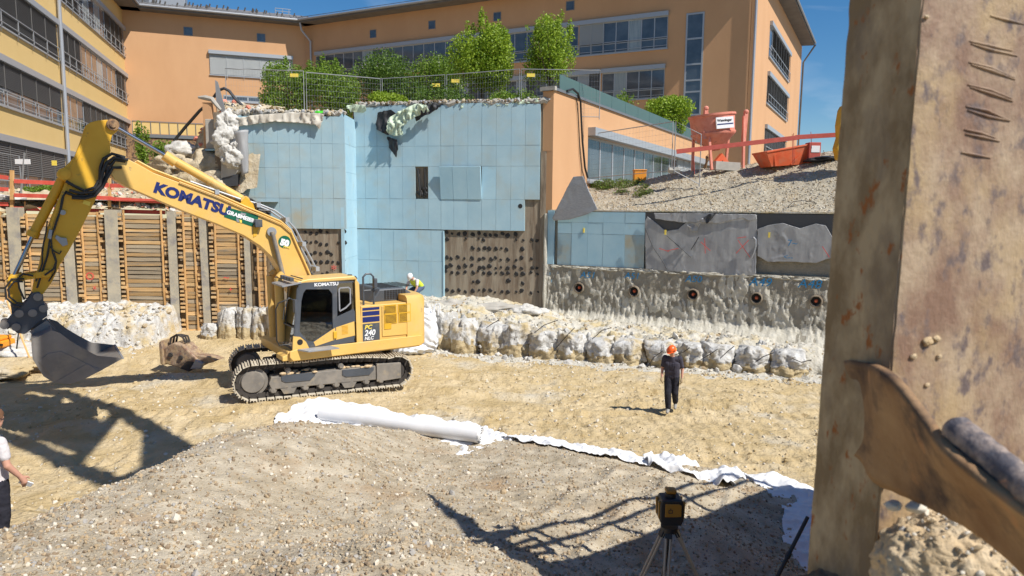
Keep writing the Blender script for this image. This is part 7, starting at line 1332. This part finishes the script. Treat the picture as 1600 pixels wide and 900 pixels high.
m_ = MB(); a = at_y(1200, 930, 4.6); b = at_y(1262, 808, 4.9); m_.tube([a, b], .0145, 8); n_ = a.lerp(b, .5); m_.tube([n_-(b-a)*.03, n_+(b-a)*.03], .02, 8); tag(obj('measuring_pole', m_, M['laser'], smooth=True), 'dark measuring pole leaning beside the foot of the rusty column', 'pole')
# ================================================================== rusty steel column right in front of the camera
K = (.852, 1.5); KW = .2085; PKR = Plane(K, (.95, .3)); PKL = Plane((K[0]-.3*KW, K[1]+.95*KW), (.3, -.95)); col = thing('steel_column', 'huge rusty steel column standing right in front of the camera at the right edge', 'steel column', (K[0], K[1], 2.2), PKR.rz)
def face(nm, P, L_, mt, amp, seed, x0=0, z0=2.2, z1=7.2, parent=col):
    xs_ = np.arange(x0, L_+.001, .012); xs_[-1] = L_; zs_ = np.arange(z0, z1, .014); X, Z = np.meshgrid(xs_, zs_, indexing='ij'); edge = np.exp(-((X-x0)/.012)**2)+np.exp(-((L_-X)/.012)**2); Y = amp*fbm(X*22, Z*22, o=4, s=seed)+amp*1.6*fbm(X*5, Z*3, s=seed+2)+edge*(.003+.0016*fbm(X*0, Z*25, s=seed+4))
    W = np.stack([P.o.x+P.d.x*X+P.i.x*Y, P.o.y+P.d.y*X+P.i.y*Y, Z], -1).reshape(-1, 3); inv = Matrix.LocRotScale(Vector((K[0], K[1], 2.2)), Matrix.Rotation(PKR.rz, 3, 'Z'), None).inverted(); IM = np.array(inv); V = W@IM[:3, :3].T+IM[:3, 3]; return raw(nm, V, grid_faces(*X.shape), mt, parent)
face('flank_plate', PKL, KW, M['rustd'], .0012, 400); face('front_plate', PKR, 1.25, M['rust'], .0009, 410)
m_ = MB(); m_.bx(.012, 1.25, .012, .2, 0, 5); obj('core', m_, M['rust'], col)
inv = Matrix.LocRotScale(Vector((K[0], K[1], 2.2)), Matrix.Rotation(PKR.rz, 3, 'Z'), None).inverted()
def kw(px, py, Y): return inv @ at_y(px, py, Y)
def kr(px, py, off=-.004): x, z = PKR.uz(px, py, off); return (x, off, z-2.2)
for i, pts in enumerate((((1512, 62), (1540, 68), (1580, 76)), ((1515, 66), (1545, 75), (1588, 84)), ((1512, 95), (1545, 103), (1583, 118)), ((1516, 99), (1548, 108), (1585, 121)), ((1510, 130), (1545, 138), (1580, 151)), ((1514, 134), (1548, 144), (1582, 155)), ((1508, 164), (1540, 170), (1578, 186)), ((1511, 170), (1545, 180), (1575, 185)), ((1506, 200), (1530, 205), (1555, 213)), ((1508, 207), (1535, 212), (1562, 218)), ((1502, 236), (1525, 240), (1548, 244)), ((1545, 22), (1570, 28), (1598, 34)))):
    m_ = MB(); pp = [Vector(kr(a, b, -.001)) for a, b in pts]; m_.tube(pp, [.0012, .0032, .0012], 6); obj('weld_bead', m_, M['rust'], col, smooth=True)
for i, (px, py, r) in enumerate(((1452, 532, .011), (1466, 528, .008), (1470, 556, .006), (1430, 556, .007), (1445, 25, .004), (1452, 600, .005))):
    o = lump('mud_spot', None, None, kr(px, py, -.003), (r*1.4, r*.5, r), 'dirt', 500+i, sub=2, amp=.5, parent=col)
def fy(px, py, o_=-.004): x, z = PKL.uz(px, py, o_); return (px, py, PKL.w(x, o_, z).y)
tops = [fy(1312, 566, .004), fy(1330, 563), fy(1352, 567, -.012), (1371, 577, 1.45), (1400, 602, 1.36), (1438, 652, 1.27), (1475, 704, 1.18), (1530, 752, 1.10), (1610, 812, 1.02), (1680, 860, .97)]
bots = [fy(1312, 690, .004), fy(1330, 705, .002), fy(1350, 722, -.004), fy(1368, 752, -.006), (1405, 770, 1.46), (1440, 786, 1.38), (1480, 806, 1.29), (1540, 842, 1.19), (1610, 905, 1.08), (1680, 970, 1.0)]
nt_ = 16; V = []; mid_ = [.03*math.sin(math.pi*min(max((i-1)/6, 0), 1)) for i in range(10)]
def cr(P, t):                      # smooth curve through the points
    i = min(int(t), len(P)-2); u = t-i; p0, p1, p2, p3 = P[max(i-1, 0)], P[i], P[i+1], P[min(i+2, len(P)-1)]; return .5*((2*p1)+(p2-p0)*u+(2*p0-5*p1+4*p2-p3)*u*u+(3*p1-p0-3*p2+p3)*u**3)
TA = [kw(*q) for q in tops]; BA = [kw(*q) for q in bots]; NS = 70
for i in range(NS):
    t_ = i/(NS-1)*9; a = cr(TA, t_); b = cr(BA, t_)
    for k in range(nt_+1): u = k/nt_; p = a.lerp(b, u); bul = .028*math.sin(math.pi*u)*min(1, t_/3); p = p+Vector((-.6, -.6, 0))*bul*0+Vector((.5, .5, .1))*bul; V.append(p+Vector((0, 0, .0015*float(fbm(np.array([t_*4.]), np.array([u*6.]))[0]))))
F = [(i*(nt_+1)+k, (i+1)*(nt_+1)+k, (i+1)*(nt_+1)+k+1, i*(nt_+1)+k+1) for i in range(NS-1) for k in range(nt_)]
o = raw('curved_bracket', np.array([list(p) for p in V]), np.array(F), M['rusto'], col); sm_ = o.modifiers.new('s', 'SOLIDIFY'); sm_.thickness = .02; sm_.offset = 1
a, b = kw(1492, 668, 1.22), kw(1680, 822, .98); m_ = MB(); n_ = 24; m_.tube([a+(b-a)*i/n_ for i in range(n_+1)], [.0285*(.75 if i == 0 else 1)*(1+.03*math.sin(i*2.3)) for i in range(n_+1)], 24); obj('round_bar', m_, M['mott'], col, smooth=True)
ta_ = R(.8); col.rotation_euler = (0, ta_, PKR.rz); col.location -= PKR.d*(3.0*math.tan(ta_))
dirt = thing('dirt_clod', 'sunlit heap of stony dirt stuck behind the curved bracket of the rusty column', 'dirt', tuple(at_y(1490, 900, 1.40)))
v, f = ico(6); V = v*np.array([.155, .11, .135])*(1+.22*fbm(v[:, 0]*2.5, v[:, 1]*2.5, v[:, 2]*2.5, o=5, s=77)+.10*np.abs(fbm(v[:, 0]*9, v[:, 1]*9, v[:, 2]*9, o=3, s=78)))[:, None]; raw('clod', V, f, M['dirt'], dirt)
for i in range(90): pass
an = RNG.uniform(0, 6.28, 260); el = RNG.uniform(.1, 1.5, 260); P_ = np.stack([.155*np.cos(an)*np.cos(el), .11*np.sin(an)*np.cos(el), .135*np.sin(el)], 1)*1.03; stones('grit', P_, .003+.010*RNG.random(260)**3, [M['st1'], M['st2'], M['dirt'], M['st3']], dirt)
for i, (px, py, r) in enumerate(((1396, 790, .014), (1432, 792, .016), (1447, 786, .009))): lump('stone', None, None, at_y(px, py, 1.40)-dirt.location, (r*1.3, r, r*.75), 'st1', 600+i, sub=3, amp=.25, parent=dirt)
ft = lump('mud_crust', 'dark mud crust around the foot of the rusty column', 'mud', at_y(1335, 925, 1.6), (.10, .10, .07), 'dirtd', 90, sub=5, amp=.25); ft2 = lump('rust_plate', 'orange rusty plate at the bottom left of the rusty column', 'steel plate', at_y(1300, 985, 1.52), (.085, .06, .09), 'rusto', 91, sub=5, amp=.08, sc=1)
# ================================================================== unseen stand-in rig behind the column and crane overhead, added to cast shadows
SV = Vector((SX/math.tan(R(EL)), SY/math.tan(R(EL)), 1))
def sun_up(px, py, z, h): p = at_z(px, py, z); return p+SV*h
rg_ = thing('shadow_caster_rig', 'unseen machine body with railings added behind the rusty column to cast shadow', 'shadow caster', (6.6, 6.6, 1.2))  # unseen machine, added to throw shade over the gravel and tripod
def rw_(x, y, z): return Vector((x, y, z))-rg_.location
fp_ = [(2.38, 5.1), (8.2, 10.15), (12, 6.5), (3.2, 1.5)]
m_ = MB(); k = 4; m_.v = [tuple(rw_(x, y, 2.1)) for x, y in fp_]+[tuple(rw_(x, y, 4.6)) for x, y in fp_]; m_.f = [(3, 2, 1, 0), (4, 5, 6, 7), (0, 1, 5, 4), (1, 2, 6, 5), (2, 3, 7, 6), (3, 0, 4, 7)]; m_.mi = [0]*6; obj('body', m_, M['ylwarm'], rg_, bev=.05)
for s in (0, 1): a, b = (Vector((3.2, 5.6, 1.3)), Vector((8.2, 9.9, .6))) if s == 0 else (Vector((6.1, 2.4, 1.6)), Vector((11.3, 6.6, .9))); m_ = MB(); m_.bar(a-rg_.location, b-rg_.location, .7, 1.0); obj('crawler', m_, M['trackd'], rg_, bev=.2)
e0, e1 = Vector((2.5, 5.22, 4.6)), Vector((8.2, 10.1, 4.6)); m_ = MB()
for i in range(7): p = e0.lerp(e1, i/6)-rg_.location; m_.bar(p, p+Vector((0, 0, 1.0)), .06)
for h_ in (.55, 1.0): m_.bar(e0-rg_.location+Vector((0, 0, h_)), e1-rg_.location+Vector((0, 0, h_)), .06)
obj('railing', m_, M['ylwarm'], rg_)  # rails of the added machine, placed for their bars of shadow
m_ = MB(); la, lb2 = rw_(3.0, 5.2, 4.6), rw_(2.9, 5.6, 5.5)
for s in (Vector((0, 0, 0)), Vector((.35, .30, 0))): m_.bar(la+s, lb2+s+Vector((-.1, .2, .3)), .07)
for i in range(5): m_.bar(la.lerp(lb2+Vector((-.1, .2, .3)), i/5), (la.lerp(lb2+Vector((-.1, .2, .3)), i/5))+Vector((.35, .3, 0)), .05)
obj('shadow_ladder', m_, M['ylwarm'], rg_)  # rungs added for a striped shadow on the gravel
m_ = MB(); t0 = Vector((3.42, 6.42, 7.45))-rg_.location; t1 = Vector((5.0, 3.6, 8.1))-rg_.location; m_.tube([t0, t0.lerp(t1, .35), t1], [.04, .13, .26], 8); m_.bar(t1, rw_(8.5, 3, 4.2), .4); obj('shadow_boom', m_, M['ylwarm'], rg_)  # unseen beam placed for its wedge-shaped shadow
cn = thing('shadow_caster_crane', 'unseen crane shape added left of the frame to cast shadow into the pit', 'crane', (-17, 12, 1)); H_ = 12.5  # unseen crane, added for the shadow on the clay at left
def cj(px, py): return sun_up(px, py, .25, H_)-cn.location
ja = [cj(-30, 588), cj(100, 603), cj(190, 636), cj(302, 692)]; jb = [cj(-20, 655), cj(50, 682), cj(120, 712), cj(195, 746)]
A0 = Vector((-16.5, 11.5, 13.2))-cn.location; m_ = MB()
for P_ in (ja, jb):
    pp = [A0]+P_
    for i in range(len(pp)-1): m_.bar(pp[i], pp[i+1], .42, .42)
m_.bar(ja[3], jb[3], .35); m_.bar(ja[2], jb[2], .22); m_.bar(ja[1], jb[1], .22); m_.bar(ja[0], jb[0], .3); obj('jib', m_, M['oramb'], cn)  # beams laid out backwards from the outline of their shadow
m_ = MB(); q = [ja[0].lerp(jb[0], .15), ja[1].lerp(jb[1], .15), ja[2].lerp(jb[2], .3), ja[2].lerp(jb[2], .85), jb[1].lerp(ja[1], .1), jb[0].lerp(ja[0], .3)]; m_.add([*q, *[p+Vector((0, 0, .3)) for p in q]], [(0, 1, 2, 3, 4, 5), (11, 10, 9, 8, 7, 6)]+[(i, (i+1) % 6, (i+1) % 6+6, i+6) for i in range(6)]); m_.add([], []); obj('shadow_plate', m_, M['oramb'], cn)  # added slab that fills in the shadow between the beams
m_ = MB(); q = [ja[3].lerp(ja[2], .1), ja[3].lerp(ja[2], .55), jb[3].lerp(ja[3], .35), jb[3].lerp(ja[3], .75)]; m_.add([*q, *[p+Vector((0, 0, .3)) for p in q]], [(0, 1, 2, 3), (7, 6, 5, 4)]+[(i, (i+1) % 4, (i+1) % 4+4, i+4) for i in range(4)]); obj('shadow_end_plate', m_, M['oramb'], cn)  # second added slab, darkens the end of the shadow
m_ = MB()
for (dx, dy) in ((-.6, -.6), (.6, -.6), (.6, .6), (-.6, .6)): m_.bar((dx, dy, -1), (dx, dy, 12.4), .15)
obj('mast', m_, M['oramb'], cn)  # out of view, holds up the added shadow beams
